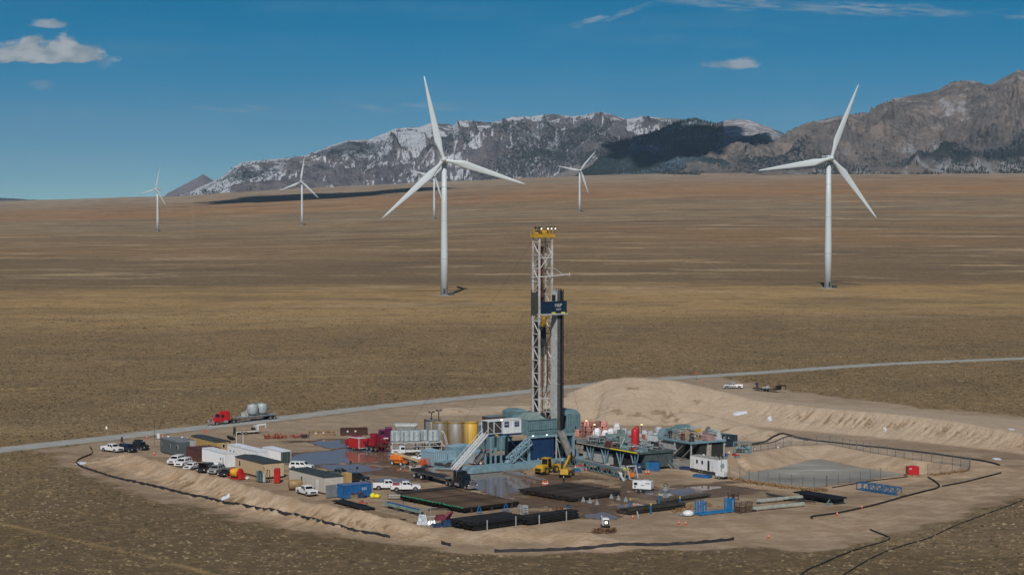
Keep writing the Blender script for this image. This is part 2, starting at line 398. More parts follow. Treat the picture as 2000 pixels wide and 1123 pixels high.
def site(X, Y):
    """height above the plain and masks of the drill pad"""
    n1 = fbm(X / 9, Y / 9, 4, 21); n2 = fbm(X / 2.6, Y / 2.6, 3, 33); n3 = fbm(X / 30, Y / 30, 3, 41)
    dd = poly_sd(X, Y, DIRT) + n1 * 5 + n2 * 1.2
    dirt = sstep(-1.2, 1.6, dd)
    z = 0.10 * n1 * dirt + 0.04 * n2 * dirt
    # left berm: steep outer face, gullied
    d, s_, sg = seg_dist(X, Y, LB); h = np.interp(s_, range(len(LBZ)), LBZ) * (1 + .35 * n1)
    wob = n1 * 1.6 + 1.0 * fbm(s_ * 5, d / 12, 3, 50)
    out = np.where(sg < 0, 7.5, 3.0)
    rill = np.abs(vnoise(s_ * 7 + n1 * .8, d / 14, 151)); rill2 = np.abs(vnoise(s_ * 17 + n1, d / 9, 152))
    b = h * (1 - np.clip((d + wob * .5 - .5) / out, 0, 1) ** .9) - (1.1 * rill + .5 * rill2) * np.exp(-((d - 3.2) / 2.6) ** 2) * (sg < 0) + 0.30 * n2 * (d < 9)
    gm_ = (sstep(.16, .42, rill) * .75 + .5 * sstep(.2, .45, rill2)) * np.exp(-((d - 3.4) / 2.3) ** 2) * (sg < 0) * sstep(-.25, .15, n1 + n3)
    z = np.maximum(z, b)
    sand = sstep(9, 4, d + n1 * 2)
    d, s_, sg = seg_dist(X, Y, FB); h = np.interp(s_, range(len(FBZ)), FBZ) * (1 + .7 * n1)
    z = np.maximum(z, h * (1 - sstep(0, 1, (d + n1 * 2) / 6.5)) + .15 * n2 * (d < 7)); sand = np.maximum(sand, sstep(10, 4, d + n1 * 3))
    # spoil heap with a graded top and a gullied front
    d, s_, sg = seg_dist(X, Y, HL); h = np.interp(s_, range(len(HZ)), HZ)
    front = sg < 0
    gul = (np.abs(vnoise(s_ * 13 + n1 * .4 + d * .05, d / 25, 61)) * 2.6 + np.abs(vnoise(s_ * 31 + n1, d / 14, 62)) * .9) * np.interp(s_, [4.5, 6, 12], [.1, 1, 1])
    ft = np.interp(s_, [0, 2, 4, 6, 12], [2.3, 2.7, 2.6, 1.9, 2.0])
    zf = h - np.maximum(0, d - .6) / ft + .28 * fbm(X / 1.6, Y / 1.6, 3, 63) - gul * np.exp(-((d - h * .8) / (h * .55)) ** 2) + .35 * n1 + .1 * n2
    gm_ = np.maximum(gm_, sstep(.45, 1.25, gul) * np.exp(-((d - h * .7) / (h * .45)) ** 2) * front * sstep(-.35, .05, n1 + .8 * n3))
    zb = h * (1 - np.clip(d / np.interp(s_, [0, 3, 5, 12], [26, 40, 48, 55]), 0, 1)) + .25 * n3 - .05
    zb = np.where((s_ <= 0.001), h - d / 2.2, zb)
    hz = np.where(front, zf, zb); hz = np.where(d < 1.2, h - .1 * d + .2 * n2, hz)
    hz = np.where(d > 80, -1, hz)
    for u, v, r_, h_ in LOWM:
        p = P(u, v); q = np.hypot((X - p.x) / 1.5, (Y - p.y)) / r_ + n1 * .25
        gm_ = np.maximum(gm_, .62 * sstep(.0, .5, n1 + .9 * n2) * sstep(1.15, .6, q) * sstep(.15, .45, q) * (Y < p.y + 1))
        hz = np.maximum(hz, h_ * (1 - sstep(0, 1, q)) * (1 + .4 * n1) + .25 * n2 * (q < 1) - .05)
    z = np.maximum(z, hz); sand = np.maximum(sand, sstep(-.3, .35, hz))
    # haul road and pit bench
    dp = poly_sd(X, Y, PIT) + n1 * .6
    pit = -np.clip((dp) * 0.40, 0, 2.9) * (1 + .05 * n1)
    gully = np.exp(-(((X - P(1478, 905).x) * .9 + (Y - P(1478, 905).y) * .35) / 1.0) ** 2) * (dp > -2) * (dp < 14)
    z = np.where(dp > 0, pit - gully * .9 + .03 * n2, np.where(dp > -6, np.minimum(z, .15 + np.maximum(0, -dp - 2.5)), z))
    sand = np.maximum(sand, sstep(-13, -7, dp))
    sand = np.maximum(sand, sstep(12, 5, seg_dist(X, Y, P2([(1400, 1040), (1600, 1035), (1800, 985), (2000, 930), (2300, 880)]))[0] + n1 * 4) * .75)
    mud = sstep(-4, 9, poly_sd(X, Y, WETP) + n1 * 10 + n3 * 8)
    pud = np.zeros(X.shape); edge = 1e9
    for pl, st in PUD:
        s1 = poly_sd(X, Y, pl)
        pud = np.maximum(pud, np.clip((s1 + 1.2 + n1 * 2.6 + n2 * 1.2) / 2.0, 0, 1) * (s1 > -3.5))
    z = np.where(mud > .05, z - 0.0, z) - 0.16 * pud * (dp < -1) * (np.abs(z) < .4)
    wet = np.clip(mud * (0.16 + 1.0 * sstep(-.30, .12, n1 + .7 * n3)) + pud * 1.3, 0, 1) * (hz < .3)
    wet = np.maximum(wet, .9 * sstep(-2.22, -2.55, z) * (dp > 0))
    track = sstep(.10, .32, np.abs(fbm(X / 26 + Y / 60, Y / 7, 4, 77)))
    return z, dirt, sand * dirt, wet * dirt, pud, track * dirt, np.clip(gm_, 0, 1) * dirt

def ground_h(x, y):
    X = np.array([x], float); Y = np.array([y], float)
    z = plain(X, Y) * (1 if y > 900 else 0) if y > 650 else np.zeros(1)
    if 280 < y < 650: z = z + site(X, Y)[0]
    return float(z[0])

# ------------------------------------------------------------------ ground: one sheet to the horizon
ys = [150.0]
while ys[-1] < 80000:
    y = ys[-1]
    ys.append(y + (2.0 if y < 300 else 0.5 if y < 545 else 0.8 if y < 640 else max(1.2, y * 0.0042)))
ys = np.array(ys)
ts = np.concatenate([np.linspace(-.75, -.33, 30)[:-1], np.linspace(-.33, -.285, 12)[:-1], np.arange(-.285, .2851, .0011), np.linspace(.285, .33, 12)[1:], np.linspace(.33, .75, 30)[1:]])
TT, YY = np.meshgrid(ts, ys); XX = TT * YY
ZZ = plain(XX, YY)
att = {k: np.zeros(XX.shape) for k in ('dirt', 'sand', 'wet', 'track', 'rut', 'gully', 'trail', 'trail_dark')}
m_ = (YY > 270) & (YY < 660)
r0 = np.where((ys > 270) & (ys < 660))[0]; sl_ = slice(r0[0], r0[-1] + 1)
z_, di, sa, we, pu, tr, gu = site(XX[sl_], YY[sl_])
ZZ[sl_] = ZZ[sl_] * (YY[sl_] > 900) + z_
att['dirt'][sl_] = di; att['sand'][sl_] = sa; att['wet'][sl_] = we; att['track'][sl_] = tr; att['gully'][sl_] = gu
scr = (YY < 900) * (1 - att['dirt'])
ZZ += scr * .22 * np.clip(fbm(XX / 2.3, YY / 2.3, 3, 90) + .1, 0, 1) * np.where(YY < 660, 1, 1)
r1 = np.where((ys > 270) & (ys < 900))[0]; s2 = slice(r1[0], r1[-1] + 1)
rut = np.zeros(XX[sl_].shape); xs_, ys_ = XX[sl_], YY[sl_]
for ln, hw in (([(1000, 1062), (1200, 1040), (1400, 1038), (1600, 1030), (1800, 982), (2000, 932), (2300, 880)], 9), ([(110, 893), (200, 926), (300, 958), (440, 997), (600, 1032), (760, 1056)], 3), ([(1330, 740), (1450, 756), (1600, 774), (1800, 794), (2000, 812), (2200, 828)], 5), ([(300, 880), (420, 850), (560, 845), (700, 860), (850, 880)], 6), ([(480, 950), (600, 985), (760, 985), (1000, 1040)], 4), ([(1250, 1000), (1300, 975), (1400, 960), (1560, 965), (1700, 975)], 5)):
    dq, _, sg_ = seg_dist(xs_, ys_, P2(ln)); sq = dq * sg_ + .5 * fbm(xs_ / 18, ys_ / 18, 2, 88)
    for off in np.arange(-hw, hw + .1, 1.9): rut = np.maximum(rut, np.exp(-((sq - off - .3 * math.sin(off * 5)) / .42) ** 2) * (.5 + .5 * abs(math.sin(off * 2.3))))
att['rut'][sl_] = rut
r3 = np.where((ys > 290) & (ys < 1700))[0]; s3 = slice(r3[0], r3[-1] + 1); xs_, ys_ = XX[s3], YY[s3]
wv = 1 + .5 * fbm(xs_ / 30, ys_ / 30, 3, 301)
for ln, w_, nm_ in (([(-200, 772), (150, 754), (400, 742), (700, 733), (1040, 728)], 2.6, 'trail'), ([(-200, 778), (100, 765), (420, 757), (700, 750)], .9, 'trail'), ([(0, 648), (400, 640), (900, 636), (1400, 640)], 2.2, 'trail'), ([(1150, 632), (1500, 622), (2100, 628)], 2.0, 'trail'), ([(1250, 580), (1600, 574), (2100, 578)], 4.0, 'trail'), ([(-100, 1000), (80, 1040), (300, 1090), (420, 1123)], .8, 'trail'), ([(-50, 556), (600, 562), (1200, 572), (2100, 580)], 5.0, 'trail'),
                    ([(-100, 616), (250, 608), (500, 602), (900, 604)], 1.6, 'trail_dark'), ([(20, 628), (200, 620), (420, 612)], 1.2, 'trail_dark'), ([(1100, 660), (1500, 648), (2100, 652)], 1.8, 'trail_dark'), ([(1380, 735), (1700, 716), (2100, 706)], 1.0, 'trail_dark')):
    dq = seg_dist(xs_, ys_, P2(ln))[0]; att[nm_][s3] = np.maximum(att[nm_][s3], np.exp(-(dq / (w_ * wv)) ** 2) * np.clip(.65 + 1.2 * fbm(xs_ / 22, ys_ / 9, 3, 302), 0, 1))
rd = seg_dist(XX[s2], YY[s2], RL)[0]
ZZ[s2] = np.where(rd < 7.5, ZZ[s2] * sstep(4.9, 7.5, rd), ZZ[s2])
att['sand'] = np.clip(att['sand'], 0, 1)
ny, nx = XX.shape
me = bpy.data.meshes.new('ground'); me.vertices.add(nx * ny)
me.vertices.foreach_set('co', np.stack([XX, YY, ZZ], -1).astype(np.float32).ravel())
ii = np.arange(nx * ny).reshape(ny, nx)
q = np.stack([ii[:-1, :-1], ii[:-1, 1:], ii[1:, 1:], ii[1:, :-1]], -1).reshape(-1, 4).astype(np.int32)
def set_quads(me, q):
    me.loops.add(q.size); me.loops.foreach_set('vertex_index', q.ravel())
    me.polygons.add(len(q)); me.polygons.foreach_set('loop_start', np.arange(0, q.size, 4, dtype=np.int32))
    me.polygons.foreach_set('loop_total', np.full(len(q), 4, dtype=np.int32)); me.update(calc_edges=True)
    me.polygons.foreach_set('use_smooth', np.ones(len(q), bool))
set_quads(me, q)
for k_, a_ in att.items():
    A = me.attributes.new(k_, 'FLOAT', 'POINT'); A.data.foreach_set('value', a_.astype(np.float32).ravel())
gm = bpy.data.materials.new('ground'); gm.use_nodes = True; k = NT(gm.node_tree); b = k.n['Principled BSDF']
pos = k.new('ShaderNodeNewGeometry').outputs['Position']
def attr(k, n): return k.new('ShaderNodeAttribute', attribute_name=n).outputs['Fac']
sx = k.new('ShaderNodeSeparateXYZ'); k.l.new(pos, sx.inputs[0]); X_, Y_ = sx.outputs[0], sx.outputs[1]
# scrub plain: broad bands of colour parallel to the mountain foot
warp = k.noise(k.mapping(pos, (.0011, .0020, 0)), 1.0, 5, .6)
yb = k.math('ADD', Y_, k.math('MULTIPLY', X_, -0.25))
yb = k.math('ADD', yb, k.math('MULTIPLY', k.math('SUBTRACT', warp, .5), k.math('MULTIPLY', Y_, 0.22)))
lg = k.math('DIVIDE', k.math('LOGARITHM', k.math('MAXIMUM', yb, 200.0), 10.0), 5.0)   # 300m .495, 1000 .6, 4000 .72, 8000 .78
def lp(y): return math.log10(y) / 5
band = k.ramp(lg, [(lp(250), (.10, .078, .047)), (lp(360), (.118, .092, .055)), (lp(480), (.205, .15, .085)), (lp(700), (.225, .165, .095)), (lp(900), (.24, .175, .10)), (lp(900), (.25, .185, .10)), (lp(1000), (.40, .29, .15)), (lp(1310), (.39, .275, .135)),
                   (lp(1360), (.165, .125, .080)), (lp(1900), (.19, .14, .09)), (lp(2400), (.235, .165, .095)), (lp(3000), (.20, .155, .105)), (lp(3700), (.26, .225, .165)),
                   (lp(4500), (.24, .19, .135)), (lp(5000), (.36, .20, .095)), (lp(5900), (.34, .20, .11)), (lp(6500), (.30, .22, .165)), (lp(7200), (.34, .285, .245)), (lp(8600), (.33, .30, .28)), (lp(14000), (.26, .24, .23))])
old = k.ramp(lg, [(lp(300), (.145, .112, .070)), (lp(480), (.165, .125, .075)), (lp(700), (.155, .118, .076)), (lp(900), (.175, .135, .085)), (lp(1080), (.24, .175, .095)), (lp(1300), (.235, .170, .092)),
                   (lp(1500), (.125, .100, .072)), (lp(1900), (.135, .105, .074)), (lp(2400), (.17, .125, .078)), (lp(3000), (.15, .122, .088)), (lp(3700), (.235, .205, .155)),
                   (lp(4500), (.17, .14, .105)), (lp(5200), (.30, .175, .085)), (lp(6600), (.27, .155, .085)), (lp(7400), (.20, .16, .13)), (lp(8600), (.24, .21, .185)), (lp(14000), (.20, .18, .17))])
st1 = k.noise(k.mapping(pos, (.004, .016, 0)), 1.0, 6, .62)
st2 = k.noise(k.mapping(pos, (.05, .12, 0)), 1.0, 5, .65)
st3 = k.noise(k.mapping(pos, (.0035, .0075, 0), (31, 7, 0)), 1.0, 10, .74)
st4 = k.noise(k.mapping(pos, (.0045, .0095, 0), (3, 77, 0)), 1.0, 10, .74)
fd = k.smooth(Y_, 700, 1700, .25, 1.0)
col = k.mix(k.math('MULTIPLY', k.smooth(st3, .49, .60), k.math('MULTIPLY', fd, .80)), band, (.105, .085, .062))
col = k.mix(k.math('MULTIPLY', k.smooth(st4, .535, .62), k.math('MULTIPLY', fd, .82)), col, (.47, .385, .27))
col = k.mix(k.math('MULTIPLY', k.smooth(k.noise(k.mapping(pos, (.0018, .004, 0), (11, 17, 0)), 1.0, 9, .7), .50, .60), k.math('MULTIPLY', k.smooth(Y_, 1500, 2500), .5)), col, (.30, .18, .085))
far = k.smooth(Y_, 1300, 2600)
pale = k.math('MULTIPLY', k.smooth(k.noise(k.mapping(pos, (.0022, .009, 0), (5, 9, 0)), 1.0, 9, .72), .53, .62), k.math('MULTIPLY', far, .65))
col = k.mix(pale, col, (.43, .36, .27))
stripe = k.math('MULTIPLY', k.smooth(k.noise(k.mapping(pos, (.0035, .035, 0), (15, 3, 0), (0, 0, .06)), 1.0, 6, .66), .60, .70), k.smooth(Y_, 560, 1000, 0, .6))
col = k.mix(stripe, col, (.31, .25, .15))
# clump pattern of sage and bunch grass
c1 = k.noise(k.mapping(pos, (.55, .55, 0)), 1.0, 5, .7); c2 = k.noise(k.mapping(pos, (.16, .2, 0), (4, 4, 0)), 1.0, 4, .6)
near = k.smooth(Y_, 500, 2500, .8, .25)
dk = k.math('MULTIPLY', k.smooth(c1, .44, .62), near)
col = k.mix(k.math('MULTIPLY', dk, .60), col, (.085, .066, .042))
lt = k.math('MULTIPLY', k.smooth(k.noise(k.mapping(pos, (.4, .5, 0), (9, 1, 0)), 1.0, 5, .7), .53, .66), near)
col = k.mix(k.math('MULTIPLY', lt, .50), col, (.40, .31, .18))
col = k.mix(k.math('MULTIPLY', k.smooth(c2, .5, .68), .35), col, (.145, .125, .095))
strip = k.math('MULTIPLY', k.smooth(st2, .50, .64), k.smooth(Y_, 500, 900, 0, .30))
col = k.mix(strip, col, (.075, .064, .05))
# snow dusting near the mountain foot
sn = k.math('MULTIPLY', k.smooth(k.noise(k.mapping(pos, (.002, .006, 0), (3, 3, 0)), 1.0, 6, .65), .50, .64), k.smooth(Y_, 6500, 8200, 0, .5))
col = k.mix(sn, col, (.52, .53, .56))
c3_ = k.noise(k.mapping(pos, (.11, .15, 0), (8, 14, 0)), 1.0, 7, .72); c4_ = k.noise(k.mapping(pos, (.20, .26, 0), (28, 4, 0)), 1.0, 6, .72); mid = k.smooth(Y_, 300, 600, .5, 1.0)
col = k.mix(k.math('MULTIPLY', k.smooth(c3_, .52, .60), k.math('MULTIPLY', mid, .50)), col, (.105, .082, .055))
col = k.mix(k.math('MULTIPLY', k.smooth(c4_, .53, .61), k.math('MULTIPLY', mid, .50)), col, (.38, .29, .175))
c5_ = k.noise(k.mapping(pos, (.022, .030, 0), (18, 34, 0)), 1.0, 5, .6)
col = k.mix(k.smooth(c5_, .48, .62, 0, .35), col, (.12, .095, .068))
col = k.mix(k.math('MULTIPLY', attr(k, 'trail'), .55), col, (.40, .30, .16))
col = k.mix(k.math('MULTIPLY', attr(k, 'trail_dark'), .5), col, (.11, .08, .05))
# pad dirt
d1 = k.noise(k.mapping(pos, (.22, .22, 0)), 1.0, 6, .6); d2 = k.noise(k.mapping(pos, (.05, .09, 0), (1, 2, 0)), 1.0, 4, .6)
dcol = k.mix(k.smooth(d1, .35, .68), (.28, .200, .125), (.41, .302, .20))
dcol = k.mix(k.smooth(d2, .42, .62, 0, .55), dcol, (.27, .20, .135))
dcol = k.mix(k.math('MULTIPLY', attr(k, 'track'), .38), dcol, (.22, .155, .09))
scol = k.mix(k.smooth(d1, .38, .66), (.39, .272, .170), (.52, .390, .265))
spots = k.smooth(k.noise(k.mapping(pos, (.35, .35, .35), (7, 7, 0)), 1.0, 6, .7), .60, .72, 0, .55)
scol = k.mix(spots, scol, (.25, .165, .085))
pale_heap = k.smooth(Y_, 425, 480); scol = k.mix(k.math('MULTIPLY', pale_heap, .6), scol, (.47, .385, .290)); dcol = k.mix(attr(k, 'sand'), dcol, scol)
wet = attr(k, 'wet'); wn = k.noise(k.mapping(pos, (.35, .6, 0), (2, 8, 0)), 1.0, 5, .65)
wet2 = k.math('ADD', wet, k.math('MULTIPLY', k.math('SUBTRACT', wn, .5), .7)); wetf = k.smooth(wet2, .12, .60)
dcol = k.mix(wetf, dcol, k.mix(k.smooth(wn, .4, .6), (.095, .058, .034), (.155, .10, .06)))
warm = k.new('ShaderNodeMix', data_type='RGBA', blend_type='MULTIPLY'); warm.inputs['Factor'].default_value = 1.0; k.l.new(col, warm.inputs[6]); warm.inputs[7].default_value = (1.18, 1.06, .86, 1)
rutn = k.smooth(k.noise(k.mapping(pos, (.5, .5, 0), (3, 3, 0)), 1.0, 4, .6), .35, .6)
dcol = k.mix(k.math('MULTIPLY', k.math('MULTIPLY', attr(k, 'rut'), rutn), .42), dcol, (.23, .165, .105))
clod = k.smooth(k.noise(k.mapping(pos, (1.4, 1.4, 1.4), (1, 1, 0)), 1.0, 4, .75), .60, .68, 0, .45)
dcol = k.mix(k.math('MULTIPLY', clod, attr(k, 'sand')), dcol, (.26, .165, .085))
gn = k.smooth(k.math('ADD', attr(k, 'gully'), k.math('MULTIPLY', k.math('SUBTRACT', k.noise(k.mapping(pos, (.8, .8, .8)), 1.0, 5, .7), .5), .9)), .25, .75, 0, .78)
dmp = k.noise(k.mapping(pos, (.055, .13, 0), (41, 7, 0), (0, 0, -.35)), 1.0, 7, .68); inpad = k.math('MULTIPLY', k.smooth(Y_, 350, 372), k.smooth(Y_, 430, 505, 1, 0)); inpad = k.math('MULTIPLY', inpad, k.math('SUBTRACT', 1.0, k.math('MULTIPLY', attr(k, 'sand'), .85)))
dcol = k.mix(k.math('MULTIPLY', k.smooth(dmp, .47, .57), k.math('MULTIPLY', inpad, .62)), dcol, (.155, .102, .062))
dcol = k.mix(gn, dcol, (.20, .125, .062))  # gully shade painted in as dark brown; the low mounds get the same brown
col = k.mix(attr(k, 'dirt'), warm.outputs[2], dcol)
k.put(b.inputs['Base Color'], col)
rg = k.math('MULTIPLY', k.math('MULTIPLY', wetf, attr(k, 'dirt')), -.42); k.put(b.inputs['Roughness'], k.math('ADD', rg, .93))
b.inputs['Specular IOR Level'].default_value = .35
bp = k.new('ShaderNodeBump', i_Strength=1.0, i_Distance=.5); bn = k.noise(k.mapping(pos, (1.1, 1.1, 1)), 1.0, 5, .65)
hb = k.math('MULTIPLY', bn, k.math('SUBTRACT', 1.0, k.math('MULTIPLY', wetf, .9))); k.l.new(hb, bp.inputs['Height'])
k.l.new(bp.outputs[0], b.inputs['Normal'])
me.materials.append(gm)
go = bpy.data.objects.new('ground', me); COL.objects.link(go); tag(go, kind='structure')

# ------------------------------------------------------------------ gravel road
def ribbon(name, pts, w, z, m_, sub=6, wig=0.0, seed=0, zf=None):
    pts = np.array(pts); s_ = np.linspace(0, len(pts) - 1, (len(pts) - 1) * sub + 1)
    # Catmull-Rom
    out = []
    for v in s_:
        i = min(int(v), len(pts) - 2); f = v - i
        p0, p1, p2, p3 = pts[max(i - 1, 0)], pts[i], pts[i + 1], pts[min(i + 2, len(pts) - 1)]
        out.append(.5 * (2 * p1 + (p2 - p0) * f + (2 * p0 - 5 * p1 + 4 * p2 - p3) * f * f + (3 * p1 - p0 - 3 * p2 + p3) * f ** 3))
    out = np.array(out); tg = np.gradient(out, axis=0); tg /= np.linalg.norm(tg, axis=1)[:, None]; nrm = np.stack([-tg[:, 1], tg[:, 0]], 1)
    V = []; Fc = []
    for i, p in enumerate(out):
        for j, o_ in enumerate((-1, -.5, 0, .5, 1)):
            w_ = w * (1 + (wig * math.sin(i * 1.7 + seed) if abs(o_) == 1 else 0)); c = p + nrm[i] * o_ * w_
            zz = (zf(c[0], c[1]) if zf else 0) + z + (.04 * (1 - o_ * o_))
            V.append((c[0], c[1], zz))
    for i in range(len(out) - 1):
        for j in range(4): Fc.append((i * 5 + j, (i + 1) * 5 + j, (i + 1) * 5 + j + 1, i * 5 + j + 1))
    o = mesh_obj(name, V, [f[::-1] for f in Fc], m_, smooth=True)
    return o
rm = mat('gravel_road', (.36, .37, .345), .95, var=.16, scale=.25, bump=.3, bscale=3)
k = NT(rm.node_tree); b = k.n['Principled BSDF']; c0 = b.inputs['Base Color'].links[0].from_socket; pos = k.new('ShaderNodeNewGeometry').outputs['Position']
c1_ = k.mix(k.smooth(k.noise(k.mapping(pos, (.03, .25, 0), (0, 0, 0), (0, 0, -.6)), 1.0, 6, .7), .45, .62, 0, .45), c0, (.27, .25, .215)); k.put(b.inputs['Base Color'], k.mix(k.smooth(k.noise(k.mapping(pos, (.6, .6, 0)), 1.0, 5, .7), .5, .66, 0, .35), c1_, (.44, .43, .40)))
sh_ = mat('road_shoulder', (.30, .24, .165), .95, var=.3, scale=.4)
tag(ribbon('road_shoulder', RL, ROADW + 1.1, .035, sh_, 14, .10), kind='structure')
tag(ribbon('road', RL, ROADW - .2, .06, rm, 14, .04), kind='structure')

# ------------------------------------------------------------------ standing water
wm = bpy.data.materials.new('puddle_water'); wm.use_nodes = True; k = NT(wm.node_tree); b = k.n['Principled BSDF']
pos = k.new('ShaderNodeNewGeometry').outputs['Position']
b.inputs['Base Color'].default_value = (.22, .145, .105, 1); b.inputs['Roughness'].default_value = .06; b.inputs['IOR'].default_value = 1.33
b.inputs['Specular IOR Level'].default_value = .5
bp = k.new('ShaderNodeBump', i_Strength=.06, i_Distance=.05); k.l.new(k.noise(k.mapping(pos, (1, 1, 1)), 1.5, 3, .5), bp.inputs['Height']); k.l.new(bp.outputs[0], b.inputs['Normal'])
for pi_, (pl, st) in enumerate(PUD):
    c = pl.mean(0); e = pl + (pl - c) / np.linalg.norm(pl - c, axis=1)[:, None] * 2.5
    o = mesh_obj('puddle', [(x, y, -.095 + pi_ * .004) for x, y in e], [tuple(range(len(e)))], wm)
    if o.data.polygons[0].normal.z < 0: o.data.flip_normals()
    tag(o, kind='structure')
pm = bpy.data.materials.new('pit_water'); pm.use_nodes = True; k = NT(pm.node_tree); b = k.n['Principled BSDF']
pos = k.new('ShaderNodeNewGeometry').outputs['Position']
n_ = k.noise(k.mapping(pos, (.035, .07, 0), (3, 1, 0)), 1.0, 5, .6)
k.put(b.inputs['Base Color'], k.ramp(n_, [(.34, (.17, .155, .125)), (.45, (.27, .255, .215)), (.56, (.30, .29, .25)), (.62, (.42, .42, .40)), (.70, (.36, .42, .46))]))
k.put(b.inputs['Roughness'], k.smooth(n_, .4, .66, .55, .8)); 
o = mesh_obj('pit_water', [(x, y, -2.35) for x, y in PIT], [tuple(range(len(PIT)))], pm)
if o.data.polygons[0].normal.z < 0: o.data.flip_normals()
tag(o, kind='structure')

# ------------------------------------------------------------------ mountains
def mountain(name, ridge, Yf, Yr, Yb, amp, nx_, ny_, seed, m_, sharp=1.0, footv=None, scale=700.0, margin=.02, octv=8, rough=.5, prof=1.25, diag=0.0):
    u = np.array([r[0] for r in ridge], float); v = np.array([r[1] for r in ridge], float)
    tk = (u - 1000) / F
    tcol = np.linspace(tk[0], tk[-1], nx_)
    Rt = np.interp(tcol, tk, 392 - v)
    yy = np.concatenate([np.linspace(Yf, Yr, int(ny_ * .75))[:-1], np.linspace(Yr, Yb, int(ny_ * .25))])
    T, Y = np.meshgrid(tcol, yy); X = T * Y
    Rg = np.broadcast_to(Rt, T.shape)
    wx = fbm(X / scale / 1.4, Y / scale / 1.4, 3, seed + 3) * .35
    Xr = (X - diag * (Y - Yf)) / math.hypot(1, diag) ; Yr_ = (Y + diag * X) / math.hypot(1, diag) / (1 + diag)
    rn = ridged(Xr / scale + wx, Yr_ / scale / 1.15 + wx, octv, seed, .46 * sharp) if diag else ridged(X / scale + wx, Y / scale / 1.15 + wx, octv, seed, .46 * sharp)
    rk = ridged(X / 120 + wx * 3, (Y - Yf) / (Yr - Yf) * 9 + wx * 2, 5, seed + 40, .6) + .6 * ridged(X / 45, (Y - Yf) / (Yr - Yf) * 22, 4, seed + 50, .6)
    f = np.clip((Y - Yf) / (Yr - Yf), 0, 1); back = np.clip((Y - Yr) / (Yb - Yr), 0, 1)
    yfoot = plain(X, Y) 
    zr = CAM_H + Rg / F * Yr
    base = yfoot - 12 + (zr - yfoot + 12) * (f ** prof)
    env = (np.sin(np.clip(f, 0, 1) * np.pi * .93) ** .8 * .9 + .03) * sstep(0, .28, f + .06) * (1 - .80 * sstep(.55, .97, f))
    z = base + ((rn - .42) * amp + (rk - .5) * amp * .07 * (.5 + rough)) * env * np.clip((zr - yfoot) / 320, .08, 1.1) + (5 + 3 * rough) * fbm(X / 70, Y / 70, 4, seed + 9) * np.clip(f * 3, 0, 1)
    z = z - back * (zr - yfoot) * 1.1
    px = (z - CAM_H) / Y * F; mx = px.max(0); ker = np.ones(15) / 15
    mxs = np.convolve(np.pad(mx, 7, 'edge'), ker, 'valid')
    gain = (Rt + 8) / (mxs + 8)
    px2 = (px + 8) * (1 + (gain - 1) * np.clip(f * 1.4, 0, 1)) - 8
    z = CAM_H + px2 * Y / F
    ny2, nx2 = T.shape
    me = bpy.data.meshes.new(name); me.vertices.add(nx2 * ny2)
    me.vertices.foreach_set('co', np.stack([X, Y, z], -1).astype(np.float32).ravel())
    i2 = np.arange(nx2 * ny2).reshape(ny2, nx2)
    set_quads(me, np.stack([i2[:-1, :-1], i2[:-1, 1:], i2[1:, 1:], i2[1:, :-1]], -1).reshape(-1, 4).astype(np.int32))
    A = me.attributes.new('rise', 'FLOAT', 'POINT'); A.data.foreach_set('value', f.astype(np.float32).ravel())
    A = me.attributes.new('crest', 'FLOAT', 'POINT'); A.data.foreach_set('value', rn.astype(np.float32).ravel())
    me.materials.append(m_)
    o = bpy.data.objects.new(name, me); COL.objects.link(o); tag(o, kind='structure')
    return X, Y, z, f, rn
